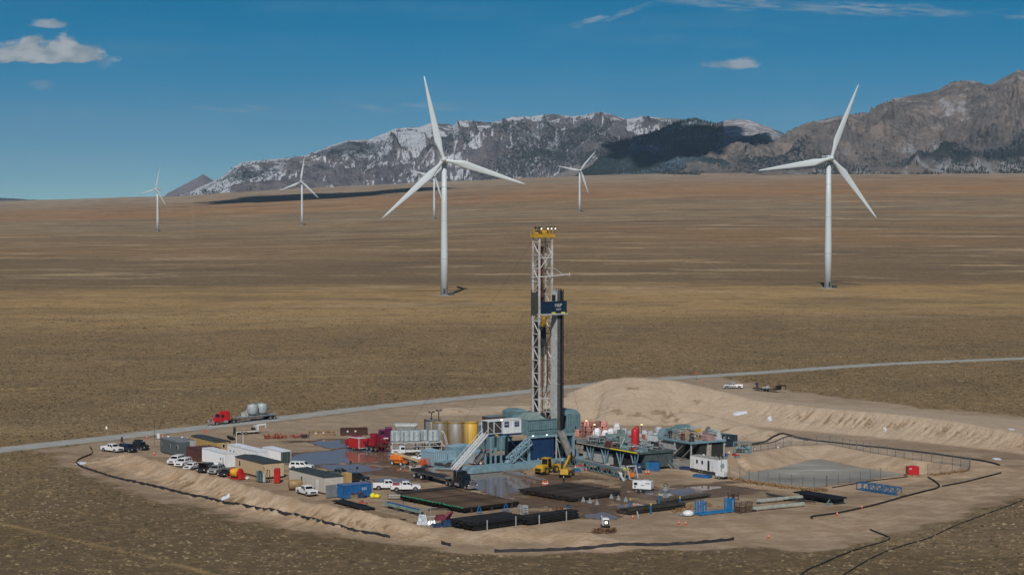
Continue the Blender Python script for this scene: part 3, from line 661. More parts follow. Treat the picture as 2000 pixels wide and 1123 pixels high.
def mmat(name, rock, rock2, snow, forest, snow_lo, for_lo, seed, bump=1.0, snowcol=(.62, .65, .70), foresthi=None, side=0.0, streak=0.0, clear=None, slope=None, apron=None):
    m_ = bpy.data.materials.new(name); m_.use_nodes = True; k = NT(m_.node_tree); b = k.n['Principled BSDF']
    g = k.new('ShaderNodeNewGeometry'); pos = g.outputs['Position']; rise = attr(k, 'rise'); cr = attr(k, 'crest')
    nx3 = k.new('ShaderNodeSeparateXYZ'); k.l.new(g.outputs['Normal'], nx3.inputs[0])
    n1 = k.noise(k.mapping(pos, (.006, .005, .009), (seed, 0, 0)), 1.0, 8, .68)
    n2 = k.noise(k.mapping(pos, (.022, .022, .022), (seed, 3, 0)), 1.0, 6, .7)
    n3 = k.noise(k.mapping(pos, (.08, .08, .08), (0, seed, 0)), 1.0, 3, .6)
    c = k.mix(k.smooth(n1, .4, .62), rock, rock2)
    c = k.mix(k.smooth(n2, .45, .65, 0, .6), c, tuple(x * .45 for x in rock))
    if slope: c = k.mix(k.math('MULTIPLY', k.smooth(k.math('ADD', rise, k.math('MULTIPLY', n1, -.9)), -.22, .02, 1, 0), .85), c, slope)
    # snow lies in hollows and on gentler sides
    sv = k.math('ADD', k.math('MULTIPLY', n1, 1.1), k.math('ADD', k.math('MULTIPLY', n2, .8), k.math('MULTIPLY', nx3.outputs[0], side)))
    ns = k.noise(k.mapping(pos, (.011, .004, .008), (seed, 9, 0), (0, 0, .35)), 1.0, 6, .68, dist=.6)
    sv = k.math('ADD', sv, k.math('MULTIPLY', k.math('SUBTRACT', ns, .5), streak)); sv = k.math('ADD', sv, k.math('MULTIPLY', cr, -.25)); sv = k.math('ADD', sv, k.math('MULTIPLY', rise, .22))
    sf = k.math('MULTIPLY', k.math('MULTIPLY', k.smooth(sv, snow_lo - .03, snow_lo + .12), snow), k.smooth(n3, .36, .56, .5, 1.0))
    c = k.mix(sf, c, snowcol)
    # evergreens as dark dots and patches
    fp = k.noise(k.mapping(pos, (.0016, .0016, .003), (seed * 2, 1, 4)), 1.0, 5, .6)
    fv = k.math('ADD', k.math('MULTIPLY', fp, 1.0), k.math('MULTIPLY', k.math('SUBTRACT', n3, .5), .55))
    if foresthi is not None: fv = k.math('SUBTRACT', fv, k.math('MULTIPLY', k.math('ABSOLUTE', k.math('SUBTRACT', rise, foresthi)), .5))
    ff = k.math('MULTIPLY', k.smooth(fv, for_lo, for_lo + .06), forest)
    if clear:
        vd = k.new('ShaderNodeVectorMath', operation='DISTANCE'); k.l.new(k.mapping(pos, (1, .35, 0)), vd.inputs[0]); vd.inputs[1].default_value = (clear[0], clear[1] * .35, 0)
        ck = k.smooth(k.math('ADD', vd.outputs['Value'], k.math('MULTIPLY', k.math('SUBTRACT', n1, .5), 500)), clear[2] * .6, clear[2], 1, 0)
        ff = k.math('MULTIPLY', ff, k.math('SUBTRACT', 1.0, ck)); c = k.mix(k.math('MULTIPLY', ck, .8), c, k.mix(k.smooth(n2, .45, .6), (.30, .26, .26), (.55, .56, .6)))
    c = k.mix(ff, c, (.022, .034, .040))
    if apron: c = k.mix(k.smooth(k.math('ADD', rise, k.math('MULTIPLY', k.math('SUBTRACT', n1, .5), .45)), .03, .20, .85, 0), c, k.mix(k.smooth(ns, .45, .62), apron, (.40, .40, .41)))
    k.put(b.inputs['Base Color'], c); b.inputs['Roughness'].default_value = .95; b.inputs['Specular IOR Level'].default_value = .15
    bp = k.new('ShaderNodeBump', i_Strength=bump, i_Distance=14.0); k.l.new(k.math('ADD', n2, k.math('MULTIPLY', n3, .4)), bp.inputs['Height']); k.l.new(bp.outputs[0], b.inputs['Normal'])
    return m_
mm1 = mmat('mountain_rock_snow', (.115, .112, .125), (.19, .175, .175), 1.0, .85, .985, .52, 1.0, side=-.35, streak=.40, snowcol=(.60, .63, .68), apron=(.25, .225, .21))
mm2 = mmat('forested_hill', (.075, .120, .165), (.13, .175, .22), .7, .75, 1.04, .50, 4.0, streak=.5, clear=(1100, 9350, 200), bump=1.0)
mm3 = mmat('granite_mountain', (.16, .145, .135), (.30, .245, .21), .45, .95, 1.12, .44, 7.0, bump=1.6, foresthi=.16, streak=.5, apron=(.21, .175, .15), slope=(.10, .105, .112))
mm4 = mmat('far_peak', (.20, .18, .20), (.24, .215, .225), .2, .3, 1.2, .6, 9.0, bump=.3)
mm5 = mmat('far_low_hills', (.05, .06, .075), (.08, .085, .10), .3, .5, 1.1, .5, 9.0, bump=.3)
mountain('far_peak', [(300, 400), (330, 377), (360, 361), (383, 349), (397, 343), (405, 346), (417, 353), (440, 366), (480, 385), (520, 400)], 13500, 15000, 15900, 120, 120, 60, 5, mm4, rough=.3)
mountain('far_low_hills', [(-500, 392), (-200, 388), (-60, 388), (0, 387), (30, 388), (60, 390), (120, 391), (180, 391), (240, 390), (300, 387), (380, 384), (420, 392)], 15000, 17000, 18000, 60, 200, 40, 15, mm5, rough=.3)
G1 = mountain('snowy_mountain_range', [(330, 392), (352, 381), (372, 375), (400, 362), (418, 354), (435, 345), (458, 326), (472, 319), (496, 315), (524, 312), (566, 309), (598, 304), (618, 297), (646, 285), (680, 275), (720, 273), (740, 266), (774, 252), (800, 250), (820, 249), (843, 241), (868, 243), (885, 245), (900, 236), (924, 237), (960, 240), (985, 233), (1008, 228), (1038, 229), (1060, 225), (1080, 224), (1119, 228), (1140, 226), (1160, 221), (1172, 220), (1188, 223), (1224, 234), (1254, 228), (1290, 231), (1335, 234), (1400, 250), (1500, 300), (1540, 330)],
         8500, 10900, 12000, 290, 1150, 380, 2, mm1, prof=1.3, scale=620, diag=.9)
G2 = mountain('forested_hill', [(1120, 345), (1145, 318), (1161, 299), (1200, 280), (1230, 270), (1260, 263), (1285, 255), (1305, 247), (1325, 238), (1344, 233), (1359, 233), (1380, 238), (1398, 242), (1420, 236), (1443, 234), (1460, 235), (1475, 240), (1500, 249), (1527, 260), (1570, 285), (1620, 330)],
         8100, 9600, 10400, 170, 420, 170, 8, mm2, prof=1.0, scale=600)
G3 = mountain('granite_mountain', [(1290, 336), (1321, 325), (1345, 311), (1363, 301), (1385, 293), (1405, 287), (1447, 276), (1475, 279), (1496, 278), (1524, 268), (1540, 256), (1552, 250), (1576, 240), (1600, 236), (1629, 229), (1664, 224), (1695, 219), (1713, 206), (1744, 194), (1783, 187), (1810, 182), (1832, 176), (1845, 168), (1856, 162), (1880, 159), (1902, 160), (1920, 166), (1933, 166), (1950, 157), (1965, 149), (1986, 138), (2000, 140), (2040, 152), (2100, 140), (2250, 170), (2500, 200)],
         7600, 9200, 10100, 260, 1150, 330, 14, mm3, prof=1.1, scale=520, sharp=1.12, rough=1.3)

def conifers(name, label, G, n, flo, fhi, thr, seed, size=8.0, scale=260.0, tlim=None):
    X, Y, z, f, rn = G; r2 = np.random.default_rng(seed); cand = np.argwhere((f > flo) & (f < fhi))
    cand = cand[r2.integers(0, len(cand), n * 4)]; x = X[cand[:, 0], cand[:, 1]]; y = Y[cand[:, 0], cand[:, 1]]; h = z[cand[:, 0], cand[:, 1]]
    kp = fbm(x / scale, y / scale * .7, 4, seed) > thr
    if tlim: kp &= (x / y > tlim[0]) & (x / y < tlim[1])
    x, y, h = x[kp][:n], y[kp][:n], h[kp][:n]; n = len(x); x = x + r2.uniform(-4, 4, n); s = r2.uniform(.6, 1.3, n) * size
    K = 5; V = np.zeros((n, K + 1, 3))
    for j in range(K):
        a = 6.283 * j / K + s; V[:, j] = np.stack([x + np.cos(a) * s * .36, y + np.sin(a) * s * .36, h - 2], -1)
    V[:, K] = np.stack([x, y, h + s], -1)
    Fc = ((np.arange(n) * (K + 1))[:, None, None] + np.array([[j, (j + 1) % K, K] for j in range(K)])[None]).reshape(-1, 3)
    o = mesh_obj(name, V.reshape(-1, 3).tolist(), Fc.tolist(), mat('conifer_green', (.020, .032, .030), .95, var=.3, scale=.1)); tag(o, label, 'trees', kind='stuff')
conifers('conifer_trees', 'dark conifers scattered and banded along the foot of the granite mountain', G3, 3600, .02, .30, .10, 5, 9.0)
conifers('conifer_trees', 'thin scatter of conifers dotted over the snowy range', G1, 3600, .10, .98, .06, 6, 9.0)
conifers('conifer_trees', 'dense conifers covering the dark hill in the middle of the range', G2, 6000, .05, 1.0, -.10, 7, 10.0, 500.0, (-1, .106))
conifers('conifer_trees', 'few dark junipers on the crest of the granite mountain', G3, 500, .7, 1.0, .12, 8, 8.0)
# ------------------------------------------------------------------ palette
E1, E2 = -57.0, 33.0                     # the two directions of the yard
WHITE = mat('white_paint', (.70, .72, .72), .45, var=.10, dirt=.5)
CWHITE = mat('car_white', (.78, .79, .80), .25, var=.04, dirt=.25)
CSILVER = mat('car_silver', (.45, .46, .47), .3, .4, var=.05, dirt=.3)
CBLACK = mat('car_black', (.018, .019, .022), .22, var=.1, dirt=.35)
CBLUE = mat('car_dark_blue', (.016, .024, .045), .22, var=.1, dirt=.3)
CGREY = mat('car_grey', (.10, .13, .14), .3, .3, var=.1, dirt=.3)
GLASS = mat('car_glass', (.012, .014, .016), .08, var=.0)
RUBBER = mat('tyre_rubber', (.022, .021, .020), .9, var=.3)
RIM = mat('wheel_rim', (.40, .40, .40), .4, .5)
CHROME = mat('chrome', (.72, .73, .74), .25, .8, var=.05)
BLACK = mat('black_paint', (.022, .022, .023), .6, var=.3, dirt=.2)
DARK = mat('dark_steel', (.055, .055, .058), .6, .3, var=.35, dirt=.3)
RUST = mat('rusty_steel', (.17, .075, .035), .85, .1, var=.5, scale=2)
BROWNM = mat('maroon_paint', (.105, .035, .030), .6, var=.35, dirt=.3)
RED = mat('red_paint', (.50, .018, .022), .4, var=.15, dirt=.25)
DRED = mat('dark_red_paint', (.30, .012, .028), .4, var=.25, dirt=.3)
ORANGE = mat('orange_paint', (.80, .20, .025), .45, var=.12, dirt=.15)
YELLOW = mat('yellow_paint', (.58, .34, .025), .45, var=.18, dirt=.35)
BYEL = mat('bright_yellow', (.80, .68, .02), .6, var=.1)
LBLUE = mat('light_blue_paint', (.20, .33, .39), .55, var=.18, dirt=.4)
LBLUE2 = mat('pale_blue_paint', (.27, .40, .47), .55, var=.12, dirt=.3)
TEAL = mat('teal_paint', (.125, .215, .235), .55, var=.22, dirt=.35)
TEALR = mat('grey_green_paint', (.20, .27, .25), .6, var=.2, dirt=.3)
NAVY = mat('navy_paint', (.012, .045, .125), .45, var=.25, dirt=.3)
DNAVY = mat('dark_navy_board', (.006, .024, .055), .5, var=.2)
BLUE = mat('blue_paint', (.012, .12, .32), .45, var=.25, dirt=.3)
BBLUE = mat('bright_blue_paint', (.015, .19, .45), .45, var=.15, dirt=.2)
GSTEEL = mat('galvanised_steel', (.42, .43, .43), .5, .5, var=.2, dirt=.3)
LGREY = mat('light_grey_paint', (.44, .46, .45), .55, var=.18, dirt=.4)
MGREY = mat('mid_grey_paint', (.20, .22, .23), .6, var=.2, dirt=.3)
DGREEN = mat('dark_green_grey', (.045, .065, .065), .6, var=.15, dirt=.2)
ROOF = mat('dark_roof_membrane', (.040, .055, .062), .7, var=.35, scale=.8)
CREAM = mat('cream_siding', (.58, .53, .45), .6, var=.08, dirt=.4)
TAN = mat('tan_siding', (.58, .44, .27), .6, var=.1, dirt=.4)
OCHRE = mat('ochre_siding', (.50, .34, .13), .6, var=.15, dirt=.4)
SLATE = mat('slate_siding', (.095, .118, .120), .6, var=.1, dirt=.3)
SILO = mat('pale_grey_tank_paint', (.42, .48, .48), .4, .1, var=.14, dirt=.15)
PINKBAG = mat('pink_sacks', (.46, .21, .17), .8, var=.3, scale=3, bump=.4)
WBAG = mat('white_sacks', (.58, .59, .62), .75, var=.25, scale=2, bump=.5)
WOOD = mat('weathered_wood', (.30, .21, .12), .9, var=.4, scale=3)
PIPE = mat('drill_pipe_steel', (.050, .042, .036), .55, .35, var=.45, scale=1.5, stretch=(.2, 3, 3))
PIPE2 = mat('brown_pipe_steel', (.10, .068, .045), .6, .3, var=.5, scale=1.5, stretch=(.2, 3, 3))
CASING = mat('black_casing_pipe', (.026, .027, .028), .5, .3, var=.4)
GREENCAP = mat('green_thread_cap', (.02, .36, .20), .5)
CONE = mat('cone_orange', (.85, .13, .03), .6)
PLASTIC = mat('black_fabric', (.018, .018, .022), .75, var=.4, scale=.5)
HOSE = mat('black_hose', (.016, .015, .014), .6, var=.2)
CLOTH = mat('work_clothes', (.035, .04, .055), .9)
SKIN = mat('skin', (.45, .27, .19), .6)
LAMP = mat('lit_lamp', (1, .93, .8), .5, emit=2.6)
YLAMP = mat('lit_amber_lamp', (1, .75, .35), .5, emit=3.0)
GRAVEL = mat('concrete_grey', (.33, .32, .30), .95, var=.3)
TUMBLE = mat('dry_weed', (.34, .215, .10), .95, var=.5, scale=4)
SNOW = mat('old_snow', (.60, .64, .69), .8, var=.06)

def near(u, v): p = P(u, v); return (p.x, p.y, 0.0)
def at(u, v, dz=0.0):
    p = P(u, v); return (p.x, p.y, dz)

# ------------------------------------------------------------------ boxes that stand in the yard (local x = towards camera, y = across, origin = near corner)
def yardbox(name, label, cat, u, v, L, Wd, H, wall, roof, z0=0.15, ang=E1, group=None, corr=True, roofrise=0.0, over=0.0, wins=(), doors=(), endwins=(), skid=DARK, pitch=.28, vents=(), frame=None, enddoor=False, ldoor=None):
    t_ = empty(name, near(u, v), ang, label, cat, group); w = MB()
    z1 = z0 + H
    if corr:
        w.corr((-L, 0), (0, 0), z0, z1, pitch); w.corr((0, 0), (0, Wd), z0, z1, pitch); w.corr((0, Wd), (-L, Wd), z0, z1, pitch); w.corr((-L, Wd), (-L, 0), z0, z1, pitch)
        w.fr((-L + .02, -.02, .02, Wd - .02), z0 + .01, (-L + .02, -.02, .02, Wd - .02), z0 + .03)
        for x in (-L + .05, -.05):
            for y in (.05, Wd - .05): w.bar((x, y, z0), (x, y, z1), .14)
        for y in (.04, Wd - .04): w.bar((-L, y, z1 - .07), (0, y, z1 - .07), .12, .14); w.bar((-L, y, z0 + .07), (0, y, z0 + .07), .12, .14)
        for x in (-L + .04, -.04): w.bar((x, 0, z1 - .07), (x, Wd, z1 - .07), .12, .14); w.bar((x, 0, z0 + .07), (x, Wd, z0 + .07), .12, .14)
    else:
        w.box(-L, 0, 0, Wd, z0, z1)
        for x in np.arange(-L + .6, -.3, 1.2): w.box(x, x + .03, -.015, 0, z0, z1 - .02)
        for y in np.arange(1.2, Wd, 1.2): w.box(0, .015, y, y + .03, z0, z1 - .02)
    w.build('wall', wall, t_)
    r_ = MB()
    if roofrise > 0:
        r_.add([(-L - over, -over, z1), (over, -over, z1), (over, Wd / 2, z1 + roofrise), (-L - over, Wd / 2, z1 + roofrise), (-L - over, Wd + over, z1), (over, Wd + over, z1)],
               [(0, 1, 2, 3), (3, 2, 5, 4), (0, 4, 5, 1), (1, 5, 2), (0, 3, 4)])
    else:
        r_.box(-L - over, over, -over, Wd + over, z1 + .003, z1 + .10)
        for x in np.arange(-L + .9, -.2, 1.6): r_.box(x, x + .05, 0, Wd, z1 + .10, z1 + .13)
    rf = r_.build('roof', roof, t_)
    for i, (x, y) in enumerate(vents):
        MB().lathe([(.32, z1 + .05), (.32, z1 + .28), (.40, z1 + .30), (.22, z1 + .45), (0.01, z1 + .48)], (-x, y, 0), 12).build('vent', WHITE if i % 3 != 1 else GSTEEL, rf)
    s_ = MB(); s_.box(-L + .1, -.1, .12, .32, 0.0, z0 - .003); s_.box(-L + .1, -.1, Wd - .32, Wd - .12, 0, z0 - .003); s_.build('skid', skid, t_)
    for x, zz_, ww, hh in wins:
        f_ = MB(); f_.box(-x - ww / 2 - .04, -x + ww / 2 + .04, -.045, .02, zz_ - .04, zz_ + hh + .04); fo = f_.build('window', WHITE, t_)
        MB().box(-x - ww / 2, -x + ww / 2, -.07, -.046, zz_, zz_ + hh).build('pane', GLASS, fo)
    for y, zz_, ww, hh in endwins:
        f_ = MB(); f_.box(-.02, .045, y - ww / 2 - .07, y + ww / 2 + .07, zz_ - .07, zz_ + hh + .07); fo = f_.build('window', WHITE, t_)
        MB().box(.046, .07, y - ww / 2, y + ww / 2, zz_, zz_ + hh).build('pane', GLASS, fo)
    for x, ww, hh in doors:
        d_ = MB(); d_.box(-x - ww / 2, -x + ww / 2, -.07, .0, z0 + .08, z0 + hh); do = d_.build('door', ldoor or WHITE, t_)
        MB().box(-x + ww / 2 - .18, -x + ww / 2 - .10, -.12, -.071, z0 + 1.0, z0 + 1.12).build('handle', DARK, do)
    if enddoor:
        for y in (.12, Wd / 2 + .02):
            d_ = MB(); d_.box(.0, .055, y, y + Wd / 2 - .14, z0 + .12, z1 - .14)
            do = d_.build('door', ldoor or wall, t_)
            h_ = MB()
            for q in (.25, .7): h_.cyl((.09, y + (Wd / 2) * q, z0 + .15), (.09, y + (Wd / 2) * q, z1 - .2), .025, 6)
            h_.build('handle', GSTEEL, do)
    return t_

# ------------------------------------------------------------------ road vehicles (local +x = front)
def wheel(parent, x, y, r=.38, w=.26, rim=RIM, dual=False):
    t_ = MB(); s_ = 1 if y > 0 else -1
    yi = y - s_ * w; t_.lathe([(r * .55, -w), (r * .95, -w), (r, -w * .85), (r, -w * .15), (r * .95, 0), (r * .55, 0)], (0, 0, 0), 18, 'y')
    V = [(vx + x, (vy if s_ > 0 else -vy) + y, vz + r) for vx, vy, vz in t_.v]; t_.v = V
    if s_ < 0: t_.f = [f[::-1] for f in t_.f]
    o = t_.build('wheel', RUBBER, parent)
    m2 = MB(); m2.cyl((x, y - s_ * .02, r), (x, y + s_ * .012, r), r * .56, 12); m2.cyl((x, y + s_ * .012, r), (x, y + s_ * .035, r), r * .2, 8); m2.build('rim', rim, o)
    return o
def lerp4(b, tp, f): return [b[i] + (tp[i] - b[i]) * f for i in range(4)]
def greenhouse(t_, b, z0, tp, z1, paint, post=(.5,), glass=GLASS, roofpaint=None):
    """cab with windshield, rear and side windows; b/tp rects (x0,x1,y0,y1)"""
    MB().fr(b, z0, tp, z1).build('cab', roofpaint or paint, t_, .05)
    za, zb = z0 + (z1 - z0) * .12, z0 + (z1 - z0) * .80
    A = lerp4(b, tp, .12); B = lerp4(b, tp, .80); e = .014
    def quad(n, pts): MB().add(pts, [(0, 1, 2, 3)]).build(n, glass, t_)
    i = .10
    quad('windshield', [(A[1] + e, A[2] + i, za), (A[1] + e, A[3] - i, za), (B[1] + e, B[3] - i, zb), (B[1] + e, B[2] + i, zb)])
    quad('rear_window', [(A[0] - e, A[3] - i, za), (A[0] - e, A[2] + i, za), (B[0] - e, B[2] + i, zb), (B[0] - e, B[3] - i, zb)])
    cuts = [0.0, *post, 1.0]
    for s_, k_ in ((1, 3), (0, 2)):
        w = MB()
        for c0, c1 in zip(cuts[:-1], cuts[1:]):
            c0 += .035; c1 -= .035
            pa = lambda f: A[0] + .12 + (A[1] - A[0] - .24) * f
            pb = lambda f: B[0] + .08 + (B[1] - B[0] - .16) * f
            yA = A[k_] + (e if s_ else -e); yB = B[k_] + (e if s_ else -e)
            pts = [(pa(c0), yA, za), (pa(c1), yA, za), (pb(c1), yB, zb), (pb(c0), yB, zb)]
            w.add(pts, [(3, 2, 1, 0) if s_ else (0, 1, 2, 3)])
        w.build('side_window', glass, t_)
def lights(t_, xf, xr, y, z, zr=None, w=.28, h=.16):
    for s_ in (1, -1):
        MB().box(xf - .03, xf + .02, s_ * y - w / 2, s_ * y + w / 2, z, z + h).build('headlight', mat('headlamp_glass', (.75, .76, .78), .15), t_)
        MB().box(xr - .02, xr + .03, s_ * (y + .05) - .09, s_ * (y + .05) + .09, (zr or z), (zr or z) + .3).build('tail_light', RED, t_)
def pickup(label, u, v, ang, paint, group=None, load=None, hood=None, rails=False, name='pickup_truck', cat='pickup truck', toolbox=None):
    t_ = empty(name, at(u, v), ang, label, cat, group)
    b = MB(); b.prism([(-.85, .42), (2.70, .42), (2.92, .55), (2.92, 1.0), (2.78, 1.14), (1.45, 1.24), (-.85, 1.24)], -.98, .98)
    b.box(-2.92, -.85, -.98, .98, .45, .72)
    b.box(-2.92, -.85, .88, .98, .72, 1.22); b.box(-2.92, -.85, -.98, -.88, .72, 1.22); b.box(-2.92, -2.84, -.88, .88, .72, 1.20)
    b.build('body', paint, t_, .05)
    greenhouse(t_, (-.80, 1.42, -.93, .93), 1.24, (-.62, .62, -.76, .76), 1.90, paint)
    arch = MB()
    for x in (-1.85, 1.88):
        for s_ in (1, -1): arch.cyl((x, s_ * .93, .42), (x, s_ * .988, .42), .50, 14)
    arch.build('wheel_arch', BLACK, t_)
    for x in (-1.85, 1.88):
        for s_ in (1, -1): wheel(t_, x, s_ * 1.01, .41, .28)
    g = MB(); g.box(2.90, 2.94, -.62, .62, .66, .98); g.build('grille', BLACK, t_)
    g = MB(); g.box(2.84, 3.00, -.95, .95, .42, .62); g.box(-3.02, -2.90, -.95, .95, .45, .62); g.build('bumper', CHROME, t_, .02)
    lights(t_, 2.93, -2.93, .80, .78)
    m2 = MB(); m2.box(1.0, 1.22, .98, 1.20, 1.24, 1.46); m2.box(1.0, 1.22, -1.20, -.98, 1.24, 1.46); m2.build('mirror', BLACK, t_)
    if load == 'red': MB().fr((-2.7, -1.1, -.85, .85), .73, (-2.3, -1.2, -.75, .75), 1.55).build('load_cover', DRED, t_, .1)
    if load == 'tank': MB().cyl((-2.2, -.3, 1.1), (-1.2, -.3, 1.1), .42, 12).cyl((-2.3, .5, 1.0), (-1.3, .5, 1.0), .3, 12).build('tank', LGREY, t_)
    if load == 'dark': MB().box(-2.8, -.9, -.86, .86, .73, .98).build('bed_liner', BLACK, t_)
    if hood == 'rack':
        r_ = MB(); [r_.bar((x, -.8, 2.0), (x, .8, 2.0), .07) for x in (-.5, 0, .5)]; r_.build('roof_rack', BLACK, t_)
    return t_
def suv(label, u, v, ang, paint, group=None, kind='suv', openhood=False, rack=False, box=False, spare=False):
    nm, ct = ('sedan', 'car') if kind == 'sedan' else ('suv', 'suv')
    t_ = empty(nm, at(u, v), ang, label, ct, group); b = MB()
    if kind == 'sedan':
        L, H, W2 = 2.35, 1.42, .90; b.prism([(-L, .35), (L - .15, .35), (L, .5), (L - .05, .78), (1.1, .93), (-1.6, .95), (-L, .88)], -W2, W2)
        G = ((-1.75, 1.1, -.84, .84), .93, (-1.05, .30, -.66, .66), H)
    elif kind == 'jeep':
        L, H, W2 = 2.2, 1.85, .93; b.prism([(-L, .5), (L - .1, .5), (L, .6), (L, 1.12), (.95, 1.2), (-L, 1.2)], -.80, .80)
        G = ((-2.15, .95, -.80, .80), 1.2, (-2.05, .70, -.72, .72), H)
        b.fr((-L, -1.1, -.93, .93), .75, (-L, -1.1, -.93, .93), .95); b.fr((1.0, L - .1, -.93, .93), .78, (1.0, L - .1, -.93, .93), 1.0)
    else:
        L, H, W2 = 2.5, 1.80, .98; b.prism([(-L, .42), (L - .12, .42), (L, .55), (L - .02, 1.0), (1.35, 1.14), (-L, 1.14)], -W2, W2)
        G = ((-2.46, 1.35, -.93, .93), 1.14, (-2.2, .55, -.74, .74), H)
    b.build('body', paint, t_, .06)
    greenhouse(t_, *G, paint, post=(.36, .68) if kind != 'sedan' else (.5,))
    wb = L - .95; r = .40 if kind != 'sedan' else .34
    arch = MB()
    for x in (-wb, wb + .05):
        for s_ in (1, -1): arch.cyl((x, s_ * (W2 - .05), r), (x, s_ * (W2 + .008), r), r * 1.2, 14)
    arch.build('wheel_arch', BLACK, t_)
    for x in (-wb, wb + .05):
        for s_ in (1, -1): wheel(t_, x, s_ * (W2 + .03), r, .25)
    MB().box(L - .02, L + .03, -.5, .5, .6, .86).build('grille', BLACK, t_)
    g = MB(); g.box(L - .08, L + .07, -W2 + .04, W2 - .04, .40, .56); g.box(-L - .07, -L + .05, -W2 + .04, W2 - .04, .42, .58); g.build('bumper', BLACK if kind == 'jeep' else paint, t_, .02)
    lights(t_, L, -L, W2 - .2, .66 if kind != 'sedan' else .58)
    m2 = MB(); m2.box(.95, 1.13, W2, W2 + .18, 1.1, 1.28); m2.box(.95, 1.13, -W2 - .18, -W2, 1.1, 1.28); m2.build('mirror', paint, t_)
    if openhood: MB().add([(1.35, -.85, 1.16), (1.35, .85, 1.16), (2.1, .8, 2.1), (2.1, -.8, 2.1), (1.30, -.85, 1.20), (1.30, .85, 1.20), (2.05, .8, 2.14), (2.05, -.8, 2.14)], [(0, 1, 2, 3), (7, 6, 5, 4), (0, 3, 7, 4), (3, 2, 6, 7), (2, 1, 5, 6), (1, 0, 4, 5)]).build('open_hood', paint, t_)
    if rack:
        r_ = MB(); [r_.bar((x, -.65, H + .12), (x, .65, H + .12), .06) for x in (-1.6, -.9, -.2)]; r_.box(-1.8, .1, -.6, .6, H + .15, H + .38); r_.build('roof_rack', BLACK, t_)
    if box: MB().fr((-1.5, .2, -.45, .45), H + .08, (-1.4, 0, -.35, .35), H + .42).build('roof_box', WHITE, t_, .05)
    if spare: MB().cyl((-L - .25, 0, .95), (-L - .02, 0, .95), .38, 14).build('spare_wheel', RUBBER, t_)
    return t_

def tractor(t_, paint, x0, sleeper=True, nose=2.4, stacks=True, dark=False):
    """long-nosed highway tractor; x0 = front bumper x, everything extends to -x"""
    x = x0
    b = MB(); b.fr((x - nose, x - .1, -.85, .85), .95, (x - nose, x - .25, -.62, .62), 1.95); b.build('hood', paint, t_, .08)
    g = MB(); g.box(x - .16, x + .02, -.60, .60, .85, 1.92); g.build('grille', CHROME, t_, .02)
    sl = MB(); [sl.box(x + .021, x + .04, -.50, .50, z, z + .09) for z in (1.02, 1.22, 1.42, 1.62)]; sl.build('grille_bars', BLACK, t_)
    MB().box(x - .12, x + .18, -1.22, 1.22, .42, .82).build('bumper', CHROME, t_, .04)
    f = MB()
    for s_ in (1, -1): f.prism([(x - .1, .8), (x - .15, 1.1), (x - .5, 1.32), (x - 1.1, 1.36), (x - 1.6, 1.2), (x - 1.85, .75), (x - 1.55, .75), (x - 1.35, 1.0), (x - .8, 1.08), (x - .45, .8)], s_ * 1.22 if s_ < 0 else .72, -.72 if s_ < 0 else 1.22)
    f.build('fender', paint, t_)
    xc = x - nose
    w_ = MB(); w_.fr((xc - 1.75, xc, -1.12, 1.12), .85, (xc - 1.75, xc - .25, -1.0, 1.0), 2.85); w_.build('cab', paint, t_, .06)
    gl = MB(); gl.add([(xc - .09, -.86, 1.98), (xc - .09, .86, 1.98), (xc - .20, .84, 2.68), (xc - .20, -.84, 2.68)], [(0, 1, 2, 3)]); gl.build('windshield', GLASS, t_)
    for s_ in (1, -1):
        MB().add([(xc - 1.5, s_ * 1.075, 1.9), (xc - .5, s_ * 1.075, 1.9), (xc - .6, s_ * 1.035, 2.6), (xc - 1.45, s_ * 1.035, 2.6)], [(0, 1, 2, 3) if s_ < 0 else (3, 2, 1, 0)]).build('side_window', GLASS, t_)
        MB().cyl((xc - 1.2, s_ * 1.15, .78), (xc - 2.4, s_ * 1.15, .78), .32, 12).build('fuel_tank', CHROME, t_)
        MB().box(x - .05, x + .06, s_ * .95 - .14, s_ * .95 + .14, .95, 1.15).build('headlight', mat('headlamp_glass', (.75, .76, .78), .15), t_)
        if stacks: MB().cyl((xc - 1.95, s_ * 1.08, 1.0), (xc - 1.95, s_ * 1.08, 3.7), .10, 8).build('exhaust_stack', CHROME, t_)
    xs = xc - 1.75
    if sleeper: MB().fr((xs - 1.6, xs - .003, -1.2, 1.2), .95, (xs - 1.55, xs - .003, -1.15, 1.15), 3.35).build('sleeper', paint, t_, .1); xs -= 1.6
    c = MB(); c.box(xs - 3.4, x - 1.0, -.45, .45, .72, .95); c.build('chassis', DARK, t_)
    wheel(t_, x - 1.05, 1.16, .52, .32); wheel(t_, x - 1.05, -1.16, .52, .32)
    for xx in (xs - 1.1, xs - 2.45):
        for s_ in (1, -1): wheel(t_, xx, s_ * 1.24, .52, .58)
    return xs - 1.7          # fifth wheel

